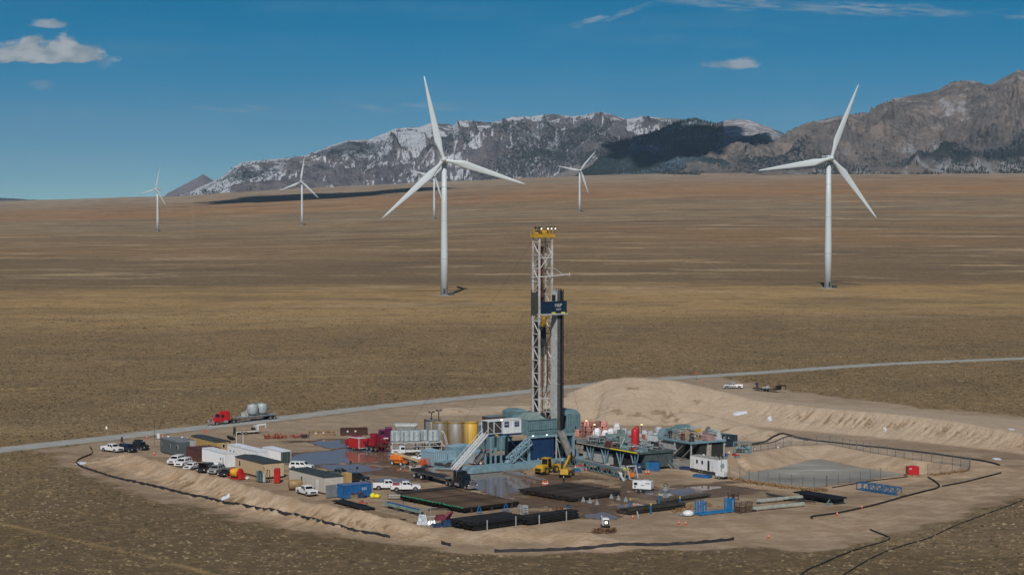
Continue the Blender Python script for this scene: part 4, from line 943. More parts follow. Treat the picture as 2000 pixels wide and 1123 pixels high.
def person(label, u, v, ang, vest=ORANGE, hat=WHITE, pose=0, z=0.0, trousers=None):
    t_ = empty('person', at(u, v, z), ang, label, 'person')
    sw = .18 if pose == 1 else .05
    V = [(0, 0, .98), (0, 0, 1.18), (0, 0, 1.42), (0, 0, 1.52), (.01, 0, 1.60), (.01, 0, 1.72), (.01, 0, 1.78),
         (0, .10, .92), (sw, .11, .50), (sw * .9, .11, .10), (sw + .14, .12, .04), (0, -.10, .92), (-sw + .03, -.11, .50), (-sw * 1.2, -.11, .10), (-sw * 1.2 + .15, -.12, .04),
         (0, .19, 1.42), (.02, .25, 1.14), (.20, .20, .98), (.27, .19, .96), (0, -.19, 1.42), (-.02, -.25, 1.14), (.14, -.22, .94), (.21, -.21, .92)]
    E = [(0, 1), (1, 2), (2, 3), (3, 4), (4, 5), (5, 6), (0, 7), (7, 8), (8, 9), (9, 10), (0, 11), (11, 12), (12, 13), (13, 14), (2, 15), (15, 16), (16, 17), (17, 18), (2, 19), (19, 20), (20, 21), (21, 22)]
    rad = [.15, .14, .15, .06, .06, .10, .07, .09, .07, .05, .045, .09, .07, .05, .045, .07, .05, .04, .03, .07, .05, .04, .03]
    for hnd in (18, 22):
        hx, hy, hz = V[hnd]
        for q in range(5):
            V.append((hx + .07 - (.03 if q == 0 else 0), hy + (q - 2) * .022, hz - .02 - .006 * abs(q - 2))); E.append((hnd, len(V) - 1)); rad.append(.010)
    me = bpy.data.meshes.new('body'); me.from_pydata(V, E, []); o = bpy.data.objects.new('body', me); COL.objects.link(o); o.parent = t_
    me.materials.append(trousers or CLOTH); o.modifiers.new('skin', 'SKIN'); o.modifiers.new('sub', 'SUBSURF').levels = 1
    for i, r_ in enumerate(rad): me.skin_vertices[0].data[i].radius = (r_, r_)
    me.skin_vertices[0].data[0].use_root = True
    MB().lathe([(.17, .98), (.20, 1.10), (.235, 1.30), (.24, 1.42), (.15, 1.50)], (0, 0, 0), 12).build('vest', vest, t_)
    hd = MB(); hd.lathe([(.05, 1.55), (.09, 1.60), (.105, 1.68), (.10, 1.74)], (.01, 0, 0), 12); hd.box(.10, .135, -.015, .015, 1.655, 1.685); hd.build('face', SKIN, t_)
    MB().lathe([(.155, 1.735), (.13, 1.75), (.125, 1.80), (.08, 1.86), (.01, 1.88)], (.01, 0, 0), 12).build('hard_hat', hat, t_)
    return t_

def cone(u, v, label, h=.75, group='orange safety cones', name='traffic_cone', z=0.0):
    t_ = empty(name, at(u, v, z), 0, label, 'traffic cone', group)
    MB().lathe([(.20 * h / .75, .04), (.05, h)], n=12).build('cone_body', CONE, t_)
    MB().box(-.24, .24, -.24, .24, 0, .045).build('cone_base', CONE if h < 1.2 else BLACK, t_)
    MB().lathe([(.155 * h / .75, h * .42), (.115 * h / .75, h * .62)], n=12).build('reflective_band', WHITE, t_)
    return t_
def lighttower(label, u, v, ang, h=7.0, lit=True, z=0, trailer=True, base=WHITE, dirlocal=1, panels=4):
    t_ = empty('light_tower', at(u, v, z), ang, label, 'light tower', None)
    if trailer:
        b = MB(); b.box(-1.1, 1.0, -.6, .6, .55, 1.5); b.build('engine_housing', base, t_, .05)
        c = MB(); c.box(-1.2, 1.2, -.65, .65, .42, .54); c.bar((1.2, 0, .48), (2.5, 0, .48), .1); [c.bar((x, s_ * 1.2, .02), (x, s_ * .5, .45), .07) for x in (-1, 1) for s_ in (1, -1)]; c.build('chassis', DARK, t_)
        wheel(t_, 0, .85, .33, .2); wheel(t_, 0, -.85, .33, .2)
    m = MB(); m.bar((0, 0, .3), (0, 0, h * .5), .16); m.bar((0, 0, h * .5), (0, 0, h), .10); m.bar((0, -.8, h), (0, .8, h), .08)
    m.build('mast', GSTEEL, t_)
    for i in range(panels):
        y = (i % 2 - .5) * 1.3; zz_ = h - .15 + (i // 2) * .35
        l = MB(); l.fr((-.02, .18, y - .28, y + .28), zz_, (-.02, .10, y - .28, y + .28), zz_ + .32); lo = l.build('lamp', DARK, t_)
        l = MB(); l.box(.19, .20, y - .24, y + .24, zz_ + .04, zz_ + .28); l.build('lamp_glass', LAMP if lit and i < (2 if lit == 'some' else 9) else LGREY, lo)
    return t_
def lattice(mb, a, b, w, n, r=.06, along=None, faces=True):
    """square lattice beam between a and b"""
    a = Vector(a); b = Vector(b); d = (b - a).normalized(); up = Vector((0, 0, 1)) if abs(d.z) < .9 else Vector((1, 0, 0))
    x = d.cross(up).normalized() * w / 2; y = x.cross(d).normalized() * (w / 2)
    cs = [x + y, -x + y, -x - y, x - y]
    for c in cs: mb.bar(a + c, b + c, r * 1.4)
    for i in range(n):
        p, q = a + (b - a) * i / n, a + (b - a) * (i + 1) / n
        for j in range(4):
            c, e = cs[j], cs[(j + 1) % 4]
            mb.bar(p + c, p + e, r); mb.bar(*((p + c, q + e) if i % 2 else (p + e, q + c)), r)
    for j in range(4): mb.bar(b + cs[j], b + cs[(j + 1) % 4], r)
# ------------------------------------------------------------------ wind turbines
TW = mat('turbine_white', (.58, .635, .66), .45, var=.04)
def turbine(label, ub, vb, uh, vh, blade_px, phase, yaw, group='wind turbines on the plain', Yguess=None, hubdir=1):
    # find the spot on the ground below the tower
    d = ray(ub, vb); Y = 600.0
    for _ in range(4000):
        k_ = Y / d[1]; zc = CAM_H + d[2] * k_
        if zc <= float(plain(np.array([d[0] * k_]), np.array([Y]))[0]): break
        Y += max(1.0, Y * .001)
    Xb = d[0] * Y / d[1]; zb = float(plain(np.array([Xb]), np.array([Y]))[0])
    sc = F / Y; H = (vb - vh) / sc; Lb = blade_px / sc
    t_ = empty('wind_turbine', (Xb, Y, zb - .3), yaw, label, 'wind turbine', group)      # local -y faces the viewer
    rb, rt = H * .0285, H * .0175; n = 28
    tw = MB(); tw.lathe([(rb, 0), (rb * .93, H * .3), (rb * .80, H * .65), (rt, H - 1.6)], n=n); to = tw.build('tower', TW, t_)
    MB().lathe([(rb * 1.5, -.2), (rb * 1.5, .5)], n=n).build('foundation', GRAVEL, t_)
    MB().box(-.55, .55, -rb - .05, -rb + .3, 1.2, 4.4).build('door', DARK, t_)
    nl = H * .125; nw = H * .024
    nb = MB(); nb.fr((-nw, nw, -nl * .28, nl * .72), H - 1.7, (-nw * .9, nw * .9, -nl * .28, nl * .72), H + 1.9); nb.build('nacelle', TW, t_, .5)
    MB().box(-.5, .5, nl * .55, nl * .68, H + 1.9, H + 2.7).build('anemometer_box', DARK, t_)
    for fz in (.27, .55, .80):
        rr_ = np.interp(fz, [0, .3, .65, 1], [rb, rb * .93, rb * .80, rt]); MB().lathe([(rr_ + .02, H * fz), (rr_ + .02, H * fz + .25)], n=n).build('section_flange', mat('turbine_joint', (.40, .45, .48), .5), to)
    hy = -nl * .28 - 1.3
    ho = bpy.data.objects.new('rotor', None)
    hb = MB(); hb.lathe([(1.35, 1.4), (1.75, .6), (1.7, -.6), (1.2, -1.6), (.5, -2.2), (.05, -2.4)], n=18, axis='y')
    hb.v = [(x, y + hy, z + H) for x, y, z in hb.v]; rotor = hb.build('hub', TW, t_)
    for i in range(3):
        an = R(phase + 120 * i); b = MB(); V = []; Fc = []; st = 14; m_ = 10
        for s_ in range(st + 1):
            f = s_ / st; f = f ** 1.0; r_ = 1.2 + (Lb - 1.2) * f
            ch = Lb * (.042 if f < .06 else .042 + (.083 - .042) * min(1, (f - .06) / .14) if f < .2 else .083 * (1 - (f - .2) / .8) ** .85 + .010)
            th = ch * (1.0 if f < .06 else max(.16, 1.0 - (f - .06) * 5.5)); tw_ = R(16 * (1 - f) ** 2)
            off = -ch * .18 if f > .06 else 0
            for j in range(m_):
                a = 2 * math.pi * j / m_; cx = math.cos(a) * ch / 2 + off; ty = math.sin(a) * th / 2
                x2 = cx * math.cos(tw_) - ty * math.sin(tw_); y2 = cx * math.sin(tw_) + ty * math.cos(tw_)
                # blade along radial direction in the x-z plane
                px_ = math.cos(an) * r_ + math.sin(an) * x2; pz_ = math.sin(an) * r_ - math.cos(an) * x2
                V.append((px_, hy + y2 - (r_ / Lb) ** 2 * Lb * .015, pz_ + H))
        for s_ in range(st):
            for j in range(m_): Fc.append((s_ * m_ + j, s_ * m_ + (j + 1) % m_, (s_ + 1) * m_ + (j + 1) % m_, (s_ + 1) * m_ + j))
        Fc.append(tuple(st * m_ + j for j in range(m_))); b.add(V, Fc, True); b.build('blade', TW, rotor)
    # transformer beside the tower
    tr = MB(); tr.box(rb + 1.0, rb + 3.6, -1.2, 1.0, 0.1, 2.3); tr.build('transformer', DGREEN, t_)
    gp = MB(); gp.lathe([(rb * 3.2, .15), (rb * 3.0, .36)], n=24); gp.build('gravel_pad', mat('pad_gravel', (.36, .30, .24), .95), t_)
    return t_
turbine('large white wind turbine in front of the snowy mountains, straight behind the drilling rig', 868, 577, 868, 312, 166, 103.2, 0)
turbine('large white wind turbine at the right, in front of the bare granite mountain', 1617, 563, 1621, 309, 153, 69.0, 14)
turbine('small distant white turbine nearest the left edge, against open sky', 308, 452, 309.5, 369, 44, 72, -38)
turbine('distant white turbine before the low dark end of the mountain range', 590, 440, 591, 355, 50, 80, -20)
turbine('distant turbine half hidden behind the tower of the large turbine', 848, 428, 848, 344, 50, 47, 12)
turbine('distant white turbine right of the rig mast, below the dark forested hill', 1132, 414, 1133, 333, 49, 50, 20)

# ------------------------------------------------------------------ drilling rig (local x towards the camera, y across)
RG = empty('drilling_rig', at(1068, 903), E1, 'tall drilling rig with white lattice mast and navy racking board above a teal drill floor', 'drilling rig')
MASTW = mat('mast_white', (.60, .60, .58), .5, var=.3, scale=.5, col2=(.44, .38, .35))
ZF = 7.2; HT = 49.0
def mz(z): return 0.0
legs = [(-.75, -1.5), (-.75, 1.8), (-3.25, 1.8), (-3.25, -1.5)]
ma = MB()
for i, (x, y) in enumerate(legs): ma.bar((x, y, ZF - .5), (x, y, HT), .36 if i < 2 else .27)
lv = np.linspace(ZF + .8, HT - 1, 15)
for i, z in enumerate(lv):
    for (a, b) in ((0, 3), (1, 2)):
        p, q_ = legs[a], legs[b]; ma.bar((*p, z), (*q_, z), .2)
        if i < len(lv) - 1:
            zz_ = lv[i + 1]
            ma.bar(*(((*p, z), (*q_, zz_)) if i % 2 else ((*q_, z), (*p, zz_))), .17)
    p, q_ = legs[2], legs[3]
    ma.bar((*p, z), (*q_, z), .16)
    if i < len(lv) - 1: ma.bar(*(((*p, z), (*q_, lv[i + 1])) if i % 2 else ((*q_, z), (*p, lv[i + 1]))), .13)
for z in (14, 40.5, 44.6): ma.bar((*legs[0], z), (*legs[1], z), .2)
ma.bar((*legs[0], HT - 7), (-.75, 1.8, HT - 3), .12); ma.bar((*legs[0], HT - 3), (-.75, .2, HT - 5.5), .12)
mo = ma.build('mast', MASTW, RG)
ld = MB(); ld.bar((-3.7, -1.65, ZF), (-3.7, -1.65, HT - 2), .08); ld.bar((-3.7, -1.2, ZF), (-3.7, -1.2, HT - 2), .08)
for z in np.arange(ZF, HT - 2, .9): ld.bar((-3.7, -1.65, z), (-3.7, -1.2, z), .05)
ld.build('ladder', GSTEEL, mo)
bm = MB(); bm.bar((-.4, -1.6, 40.45), (-.4, 6.4, 40.9), .13, .16); bm.bar((-.4, 6.2, 40.5), (-.4, 6.2, 41.3), .12); bm.bar((-.4, 2, 42.4), (-.4, 4.5, 40.9), .07); bm.bar((-3.2, -1.9, 40.4), (-.4, -1.6, 40.4), .10); bm.build('boom', WHITE, mo)
cr = MB(); cr.box(-3.6, -.3, -2.0, 2.4, HT, HT + .65); cr.fr((-3.2, -.8, -1.4, 1.6), HT + .65, (-2.6, -1.3, -.7, .9), HT + 1.5)
for x in (-3.55, -.35):
    for y in np.arange(-1.9, 2.5, .86): cr.bar((x, y, HT + .6), (x, y, HT + 1.7), .09)
    cr.bar((x, -1.95, HT + 1.65), (x, 2.35, HT + 1.65), .08); cr.bar((x, -1.95, HT + 1.2), (x, 2.35, HT + 1.2), .06)
for y in (-1.95, 2.35): cr.bar((-3.55, y, HT + 1.65), (-.35, y, HT + 1.65), .08)
cro = cr.build('crown_platform', YELLOW, RG)
MB().cyl((-2, -1.0, HT + 1.0), (-2, 1.2, HT + 1.0), .75, 16).build('crown_sheave', DARK, cro)
for i, (x, y) in enumerate([(-.3, -1.9), (-.3, -1.35), (-3.5, -.6), (-.3, .35), (-.3, 1.3), (-.3, 2.3)]):
    l = MB(); l.bar((x, y, HT + .9), (x, y, HT + 2.1), .09); l.box(x - .18, x + .12, y - .2, y + .2, HT + 1.9, HT + 2.3); lo = l.build('lamp', BLACK, cro)
    if i in (1, 3, 4, 5): MB().box(x + .13, x + .16, y - .14, y + .14, HT + 1.75, HT + 2.05).build('lamp_glass', LAMP, lo)
# travelling block, top drive, cables, standpipe
bk = MB(); bk.fr((-2.4, -1.4, -.5, .7), 33.4, (-2.3, -1.5, -.4, .6), 31.0); bk.fr((-2.3, -1.5, -.3, .5), 29.6, (-2.5, -1.3, -.6, .8), 30.9); bk.build('travelling_block', YELLOW, RG)
td = MB(); td.box(-2.6, -1.3, -.5, .6, 25.5, 29.5); td.cyl((-1.9, .1, 25.5), (-1.9, .1, 23), .3, 10); td.build('top_drive', DARK, RG)
for i in range(5): MB().cyl((-2.2 + .12 * i, -.3 + .22 * i, 33), (-2.2 + .12 * i, -.3 + .22 * i, HT), .035, 5).build('drilling_line', BROWNM, RG)
MB().cyl((-1.9, .1, 23.5), (-1.9, .1, ZF), .09, 8).build('drill_string', BROWNM, RG)
MB().box(-2.95, -2.75, -.7, .9, 36, HT - 2).build('cable_guard', mat('faded_red_guard', (.27, .12, .10), .8), RG)
pl = MB(); pl.bar((-2.9, -.9, ZF), (-2.9, -.9, 31), .75, .5); pl.build('guide_rail', DARK, RG)
st = MB(); st.tube([(-3.0, .2, ZF), (-3.0, .2, 20), (-3.0, .3, 33), (-3.0, .6, 40), (-2.9, .4, HT - 4), (-2.6, .9, HT - 2)], .11, 6); st.tube([(-2.2, 1.5, 26), (-1.6, 1.3, 20), (-1.5, .9, 15.5), (-1.9, .5, 14.2), (-2.6, -.2, 14.6), (-2.9, -.6, 17)], .12, 6); st.build('mud_hose', HOSE, RG)
# racked pipe
for i in range(9):
    for j in range(8):
        x = .45 + i * .25; y = 1.0 + j * .235
        if (i * 7 + j * 3) % 13 == 5: continue
        s_ = MB(); h_ = 37.2 + ((i * 5 + j * 11) % 7) * .12; s_.cyl((x, y, ZF - .6), (x, y, h_), .078, 6); s_.cyl((x, y, h_ - .5), (x, y, h_), .10, 6); s_.cyl((x, y, 17), (x, y, 17.5), .10, 6); s_.cyl((x, y, 27), (x, y, 27.5), .10, 6)
        s_.build('pipe_stand', (CASING if j > 3 else mat('stand_pipe_grey', (.13, .13, .125), .5, .4, var=.3)) if j else LGREY, RG)
# racking board
rb_ = MB(); rb_.box(3.0, 3.12, -3.7, 3.1, 32.7, 35.3); rb_.box(-.4, 3.0, 2.98, 3.1, 32.7, 35.3); rbo = rb_.build('racking_board', DNAVY, RG)
fl = MB(); fl.box(1.8, 3.25, -3.8, -2.6, 32.4, 32.65); fl.box(-.4, 3.25, 2.7, 3.3, 32.4, 32.65); fl.box(2.7, 3.25, -2.6, 2.7, 32.35, 32.66); [fl.bar((.0, y, 32.5), (2.7, y, 32.5), .1) for y in np.arange(-2.3, 2.7, .5)]; fl.build('board_walkway', LGREY, rbo)
for y in (-.9, 1.6): MB().box(3.13, 3.2, y, y + 1.0, 32.68, 32.95).build('board_bumper', BYEL, rbo)
wk = MB(); wk.box(.6, 1.9, .9, 2.2, 35.3, 36.6); wk.build('board_cabin', BLACK, rbo)
bb = MB(); bb.bar((-.75, -1.5, 29.8), (2.8, -3.0, 32.4), .14); bb.bar((-.75, 1.8, 29.8), (2.6, 2.8, 32.4), .14); bb.build('board_brace', WHITE, rbo)
dkb = MB(); dkb.box(-3.6, -3.4, -1.8, 2.0, 32.0, 37.5); dkb.box(-3.4, -.9, -1.75, -1.66, 32.2, 37.0); dkb.build('wind_screen', mat('wind_screen_mesh', (.06, .065, .05), .8), rbo)
text_mesh('board_lettering', 'H&P', 1.0, WHITE, rbo, (3.135, .85, 34.4), (R(90), 0, R(90)))
text_mesh('board_lettering', 'FLEX', .62, WHITE, rbo, (3.135, .95, 33.5), (R(90), 0, R(90)))
# drill floor with wind walls
flr = MB(); flr.box(-6.5, 3.0, -6.8, 5.4, ZF - .55, ZF - .02); flr.build('drill_floor', TEAL, RG)
ww = MB(); ww.corr((3.0, -6.9), (3.0, .6), ZF - .5, ZF + 2.7, .45, .06); ww.corr((3.0, 3.0), (3.0, 5.4), ZF - .5, ZF + 3.2, .45, .06); ww.corr((3.0, 5.4), (-6.5, 5.4), ZF - .5, ZF + 3.2, .45, .06); ww.corr((-6.5, -6.9), (3.0, -6.9), ZF - .5, ZF + 2.7, .45, .06); ww.corr((-6.5, 5.4), (-6.5, -6.9), ZF - .5, ZF + 3.0, .45, .06)
ww.box(3.02, 3.12, -6.9, .6, ZF + .5, ZF + .62); ww.box(3.02, 3.12, -6.9, .6, ZF + 2.6, ZF + 2.75); ww.build('wind_wall', TEAL, RG)
rt_ = MB(); rt_.fr((-2.0, 2.8, -6.8, -2.2), ZF + 2.75, (-.6, 1.2, -5.6, -3.4), ZF + 4.1); rt_.build('dog_house_hip_roof', TEALR, RG)
rt_ = MB(); rt_.fr((-6.4, .5, 3.6, 8.6), ZF + 2.9, (-5.5, -.3, 4.2, 8.0), ZF + 3.9); rt_.corr((.5, 5.45), (.5, 8.6), ZF - .4, ZF + 2.9, .45, .06); rt_.corr((.5, 8.6), (-6.4, 8.6), ZF - .4, ZF + 2.9, .45, .06); rt_.build('machinery_shelter', TEAL, RG)
eq = MB(); eq.box(-6, -3.8, -3, 1, ZF, ZF + 3.6); eq.cyl((-5, -4.5, ZF + 1.6), (-5, -1.5, ZF + 1.6), 1.2, 14); eq.box(-3, -1.2, 2.2, 3.4, ZF, ZF + 2.8); eq.box(-.5, 1, -1.9, -1.0, ZF, ZF + 3.4); eq.build('drawworks', DARK, RG)
eq = MB(); eq.box(-6.4, -1.5, -7.4, -4.0, ZF + 2.7, ZF + 4.1); eq.fr((-6.4, -1.5, -7.4, -4.0), ZF + 4.1, (-5.8, -2.0, -6.6, -4.8), ZF + 4.6); eq.build('cooling_hood', TEAL, RG)
# doghouse
dh = MB(); dh.corr((.4, -11.7), (.4, -6.95), ZF, ZF + 2.7, .42, .06); dh.corr((-2.2, -6.95), (-2.2, -11.7), ZF, ZF + 2.7, .42, .06); dh.corr((-2.2, -11.7), (.4, -11.7), ZF, ZF + 2.7, .42, .06)
dh.box(-2.25, .45, -15.5, -6.93, ZF + 2.7, ZF + 2.85); dh.box(-2.25, .42, -11.7, -6.93, ZF - .15, ZF); dho = dh.build('doghouse', WHITE, RG)
for y in (-11.3, -8.7): MB().box(.43, .47, y, y + 1.2, ZF + 1.3, ZF + 2.42).build('sign_board', mat('sign_navy', (.012, .03, .12), .5), dho)
text_mesh('sign_lettering', 'H&P', .58, WHITE, dho, (.48, -10.7, ZF + 1.83), (R(90), 0, R(90)))
text_mesh('sign_lettering', 'FlexRig', .30, WHITE, dho, (.48, -8.1, ZF + 2.2), (R(90), 0, R(90)))
text_mesh('sign_lettering', '415', .50, WHITE, dho, (.48, -8.1, ZF + 1.7), (R(90), 0, R(90)))
cg = MB()
for y in (-15.4, -13.9, -11.85): cg.bar((.4, y, ZF), (.4, y, ZF + 2.7), .14); cg.bar((-2.2, y, ZF), (-2.2, y, ZF + 2.7), .12)
for z in (ZF + .05, ZF + 2.68): cg.bar((.4, -15.4, z), (.4, -11.8, z), .12); cg.bar((-2.2, -15.4, z), (-2.2, -11.8, z), .10); cg.bar((.4, -15.4, z), (-2.2, -15.4, z), .10)
cg.bar((.4, -13.9, ZF + 2.5), (.4, -12, ZF + .8), .08); cg.bar((.4, -15.4, ZF + 1.6), (.4, -13.9, ZF + .4), .08); cg.build('porch_frame', WHITE, RG)
MB().box(-2.0, .3, -15.3, -11.85, ZF + .12, ZF + 2.5).build('porch_interior', mat('porch_dark', (.05, .045, .04), .8), RG)
pf = MB(); pf.box(-2.2, .4, -15.5, -7.0, ZF - .55, ZF - .16); pf.build('porch_beam', NAVY, RG); MB().box(.41, .5, -13.6, -12.9, ZF - .6, ZF - .1).build('hazard_plate', YELLOW, RG)
MB().box(.42, .6, -12.2, -11.9, ZF + 2.75, ZF + 3.05).build('lamp', LAMP, RG)
for y_, x_ in ((-5.8, 3.05), (-2.2, 3.05)): MB().box(x_, x_ + .12, y_, y_ + .3, ZF - .85, ZF - .6).build('lamp', LAMP, RG)
# stairs
sr = MB()
for x in (-.35, .75, -1.3):
    sr.bar((x, -15.7, ZF), (x, -23.6, .1), .14, .34)
for x in (-1.3, .75):
    sr.bar((x, -15.7, ZF + 1.0), (x, -23.6, 1.1), .07)
    for f in np.linspace(0, 1, 8): sr.bar((x, -15.7 - 7.9 * f, ZF * (1 - f) + .1), (x, -15.7 - 7.9 * f, ZF * (1 - f) + 1.05), .06)
for f in np.linspace(.03, .97, 26): sr.box(-1.3, .75, -15.7 - 7.9 * f - .12, -15.7 - 7.9 * f + .12, ZF * (1 - f) - .02, ZF * (1 - f) + .03)
sr.build('stairs', WHITE, RG)
# substructure
sb = MB()
for x in (-6.2, 2.7):
    for y in (-6.5, 5.1): sb.bar((x, y, 0), (x, y, ZF - .5), .48)
for y in (-14.6, -12.0): 
    for x in (.2, -2.0): sb.bar((x, y, 0), (x, y, ZF - .4), .34)
for y in (-6.5, 5.1):
    sb.bar((2.7, y, .3), (-6.2, y, ZF - 1), .28); sb.bar((2.7, y, ZF - 1), (-6.2, y, .3), .28)
sb.bar((2.7, -6.4, ZF - .9), (2.7, 5.1, ZF - .9), .45, .7)
sb.build('substructure', LBLUE, RG)
sk = MB()
for x in (-7.4, 3.6):
    sk.fr((x - .6, x + .6, -24, 7.5), .02, (x - .6, x + .6, -23.2, 6.8), 1.25)
sk.box(-6.8, 3.0, -9, 6.5, .02, .6); sk.fr((5.0, 6.4, -23.5, -3), .02, (5.0, 6.4, -22.4, -3.6), 1.15); sk.build('skid_base', LBLUE, RG)
bt = MB(); bt.box(1.2, 2.5, -5.6, .2, .6, ZF - .9); bt.box(-3.8, -2.0, 3.6, 4.9, .6, ZF - .9); bt.box(.2, 2.4, 4.2, 5.0, .6, ZF - .9); [bt.box(2.5, 2.6, y, y + .25, .6, ZF - .9) for y in (-5.6, -3.2, -.6)]; bt.build('tank_wall', NAVY, RG)
wbr = MB(); wbr.bar((3.0, .3, ZF - 1.0), (3.0, 1.6, .5), .16); wbr.bar((3.0, .6, 5.5), (3.6, 4.6, .6), .18); wbr.bar((2.9, .5, .6), (2.9, .5, ZF - 1), .24); wbr.build('brace', LGREY, RG)
bop = MB(); bop.lathe([(.6, .6), (.9, .9), (.9, 1.8), (.5, 2.0), (.5, 2.6), (1.0, 2.8), (1.0, 3.8), (.5, 4.0), (.45, 6.5)], (-.5, 1.0, 0), 14); bop.cyl((-2.2, 1, 2.2), (1.4, 1, 2.2), .35, 10); bop.build('blowout_preventer', RED, RG)
dw = MB(); dw.box(-6, -.6, -6.2, -.4, .6, 4.5); dw.cyl((-1.5, -3, 3.5), (-1.5, 3, 3.5), 1.0, 12); dw.box(-6, -3, 1.0, 5, .6, 5.5); dw.build('machinery', DARK, RG)
# raising arm
ar = MB(); lattice(ar, (4.0, -12.4, 1.8), (3.0, -6.6, 5.4), 1.3, 6, .12); ar.bar((4.0, -12.4, 1.8), (4.0, -13.2, 1.2), .5); ar.bar((4.0, -10.2, 2.6), (4.0, -8.2, 1.2), .25); ar.bar((4.0, -10.6, 2.6), (4.0, -11.8, 1.2), .25); ar.build('raising_arm', LBLUE2, RG)
# v-door ramp
vr = MB(); vr.add([(3.2, .7, ZF - .1), (3.2, 2.0, ZF - .1), (8.3, 2.0, .35), (8.3, .7, .35), (3.2, .7, ZF - .4), (3.2, 2.0, ZF - .4), (8.3, 2.0, .05), (8.3, .7, .05)], [(3, 2, 1, 0), (4, 5, 6, 7), (0, 1, 5, 4), (1, 2, 6, 5), (2, 3, 7, 6), (3, 0, 4, 7)])
for y in (.62, 2.08): vr.bar((3.2, y, ZF + .05), (8.3, y, .5), .16, .5)
vr.build('pipe_ramp', mat('worn_ramp_steel', (.30, .29, .26), .5, .4, var=.3), RG)
gy = MB(); gy.cyl((-2.5, -1.5, HT), (-30, -22, .2), .02, 4); gy.cyl((-3, 1.8, HT), (-34, 20, .2), .02, 4); gy.cyl((-2, 3, 34), (-4, 14, .2), .02, 4); gy.cyl((-2, -3.6, 34), (-6, -19, ZF), .02, 4); gy.build('guy_line', DARK, RG)
# ------------------------------------------------------------------ offices and containers on the left
TR = 'site trailers and containers'
yardbox('site_trailer', 'slate grey site trailer with small windows and white roof vents, nearest the road', 'trailer', 350, 893, 10.6, 2.6, 3.0, SLATE, MGREY, z0=.3, group=TR, corr=False, wins=[(9.9, 1.7, .55, .7), (5.2, 1.7, .55, .7), (1.2, 1.7, .55, .9), (.5, 1.9, .45, .6)], vents=[(9.2, 1.4)])
yardbox('site_trailer', 'pale trailer with two round white roof vents, tucked behind the slate grey one', 'trailer', 362, 887, 7.5, 2.5, 2.7, LGREY, MGREY, z0=.3, group=TR, corr=False, vents=[(4.5, 1.2), (1.8, 1.4)])
yardbox('site_trailer', 'ochre site trailer with dark roof, farther of the two mustard coloured ones', 'trailer', 424, 890, 14.3, 3.3, 2.7, OCHRE, ROOF, z0=.4, group=TR, corr=False, roofrise=.22, over=.15, wins=[(11.8, 1.7, .6, .8)], endwins=[(1.6, 1.8, .5, .7)], vents=[])
yardbox('shipping_container', 'dull maroon container standing between the slate trailer and a white container', 'container', 386, 902, 6.0, 5.6, 2.5, BROWNM, BROWNM, group=TR)
yardbox('shipping_container', 'long white container with faint lettering, behind three parked cars', 'container', 441, 914, 12.2, 2.5, 2.9, CWHITE, WHITE, group=TR, wins=[(2.6, 1.6, .4, .4)], doors=[(1.3, .9, 2.1)])
yardbox('shipping_container', 'long white container farther back, with two small windows and antennas on its roof', 'container', 502, 909, 15.0, 2.7, 2.9, WHITE, CWHITE, group=TR, wins=[(13.4, 1.5, .5, .5), (11.6, 1.5, .5, .5)])
yardbox('shipping_container', 'white container with a dark green end wall, farthest to the right of the white ones', 'container', 548, 908, 9.0, 2.5, 2.8, CWHITE, CWHITE, group=TR, enddoor=True, ldoor=DGREEN)
yardbox('site_trailer', 'wide tan site trailer with dark roof, behind the yellow hose reel', 'trailer', 515, 936, 13.6, 4.6, 2.9, TAN, ROOF, z0=.4, group=TR, corr=False, roofrise=.3, over=.2, wins=[(11.2, 1.6, .6, 1.0)], vents=[])
yardbox('site_trailer', 'cream white site trailer with dark flat roof, nearest the camera, beside the white pickup', 'trailer', 634, 966, 15.2, 4.1, 3.0, CREAM, ROOF, z0=.35, group=TR, corr=False, over=.12, wins=[(9.6, 1.5, .6, 1.0)], doors=[(3.1, .95, 2.2)], endwins=[(3.0, .7, .7, .4)])
yardbox('shipping_container', 'small red container between the tan and the cream trailers', 'container', 546, 944, 1.1, 2.4, 2.6, RED, RED, group=TR, ang=E1 + 60, corr=True)
bc = yardbox('shipping_container', 'blue container with a faded roof and an open grey door, near the junk pile', 'container', 670, 975, 2.4, 6.2, 2.5, BLUE, mat('faded_roof', (.16, .13, .17), .7, var=.5, scale=2, col2=(.02, .14, .34)), group=TR)
d_ = MB(); d_.box(-2.55, -2.45, -2.4, -.05, .2, 2.6); d_.build('open_door', MGREY, bc)
text_mesh('lettering', 'DSI', .7, CWHITE, bc, (.03, 4.6, 1.7), (R(90), 0, R(90)))
yardbox('shipping_container', 'tan crate-like box behind the end of the cream trailer', 'container', 676, 950, 2.0, 1.3, 2.4, OCHRE, OCHRE, group=TR, corr=False)
t_ = empty('satellite_dish', at(449, 890), 150, 'dark satellite dish on a pole beside the ochre trailer', 'satellite dish')
MB().cyl((0, 0, 0), (0, 0, 3.4), .06, 8).build('pole', DARK, t_)
d_ = MB(); d_.lathe([(.05, 0), (.5, .08), (.85, .22), (1.05, .4), (1.0, .42), (.5, .14), (.05, .05)], n=18); d_.v = [(x, y * .8 - z * .6 - .2, y * .6 + z * .8 + 3.7) for x, y, z in d_.v]; d_.build('reflector', DARK, t_)
MB().bar((0, -.2, 3.6), (0, -1.0, 4.5), .05).build('feed_arm', DARK, t_)
for u_, v_ in ((462, 892), (475, 894)):
    t_ = empty('antenna', at(u_, v_), 0, 'thin white antenna mast standing behind the long white container', 'antenna', 'white antenna masts'); MB().cyl((0, 0, 0), (0, 0, 5.4), .07, 6).build('pole', WHITE, t_)
    MB().box(-.25, .25, -.25, .25, 0, .1).build('base_plate', GSTEEL, t_)

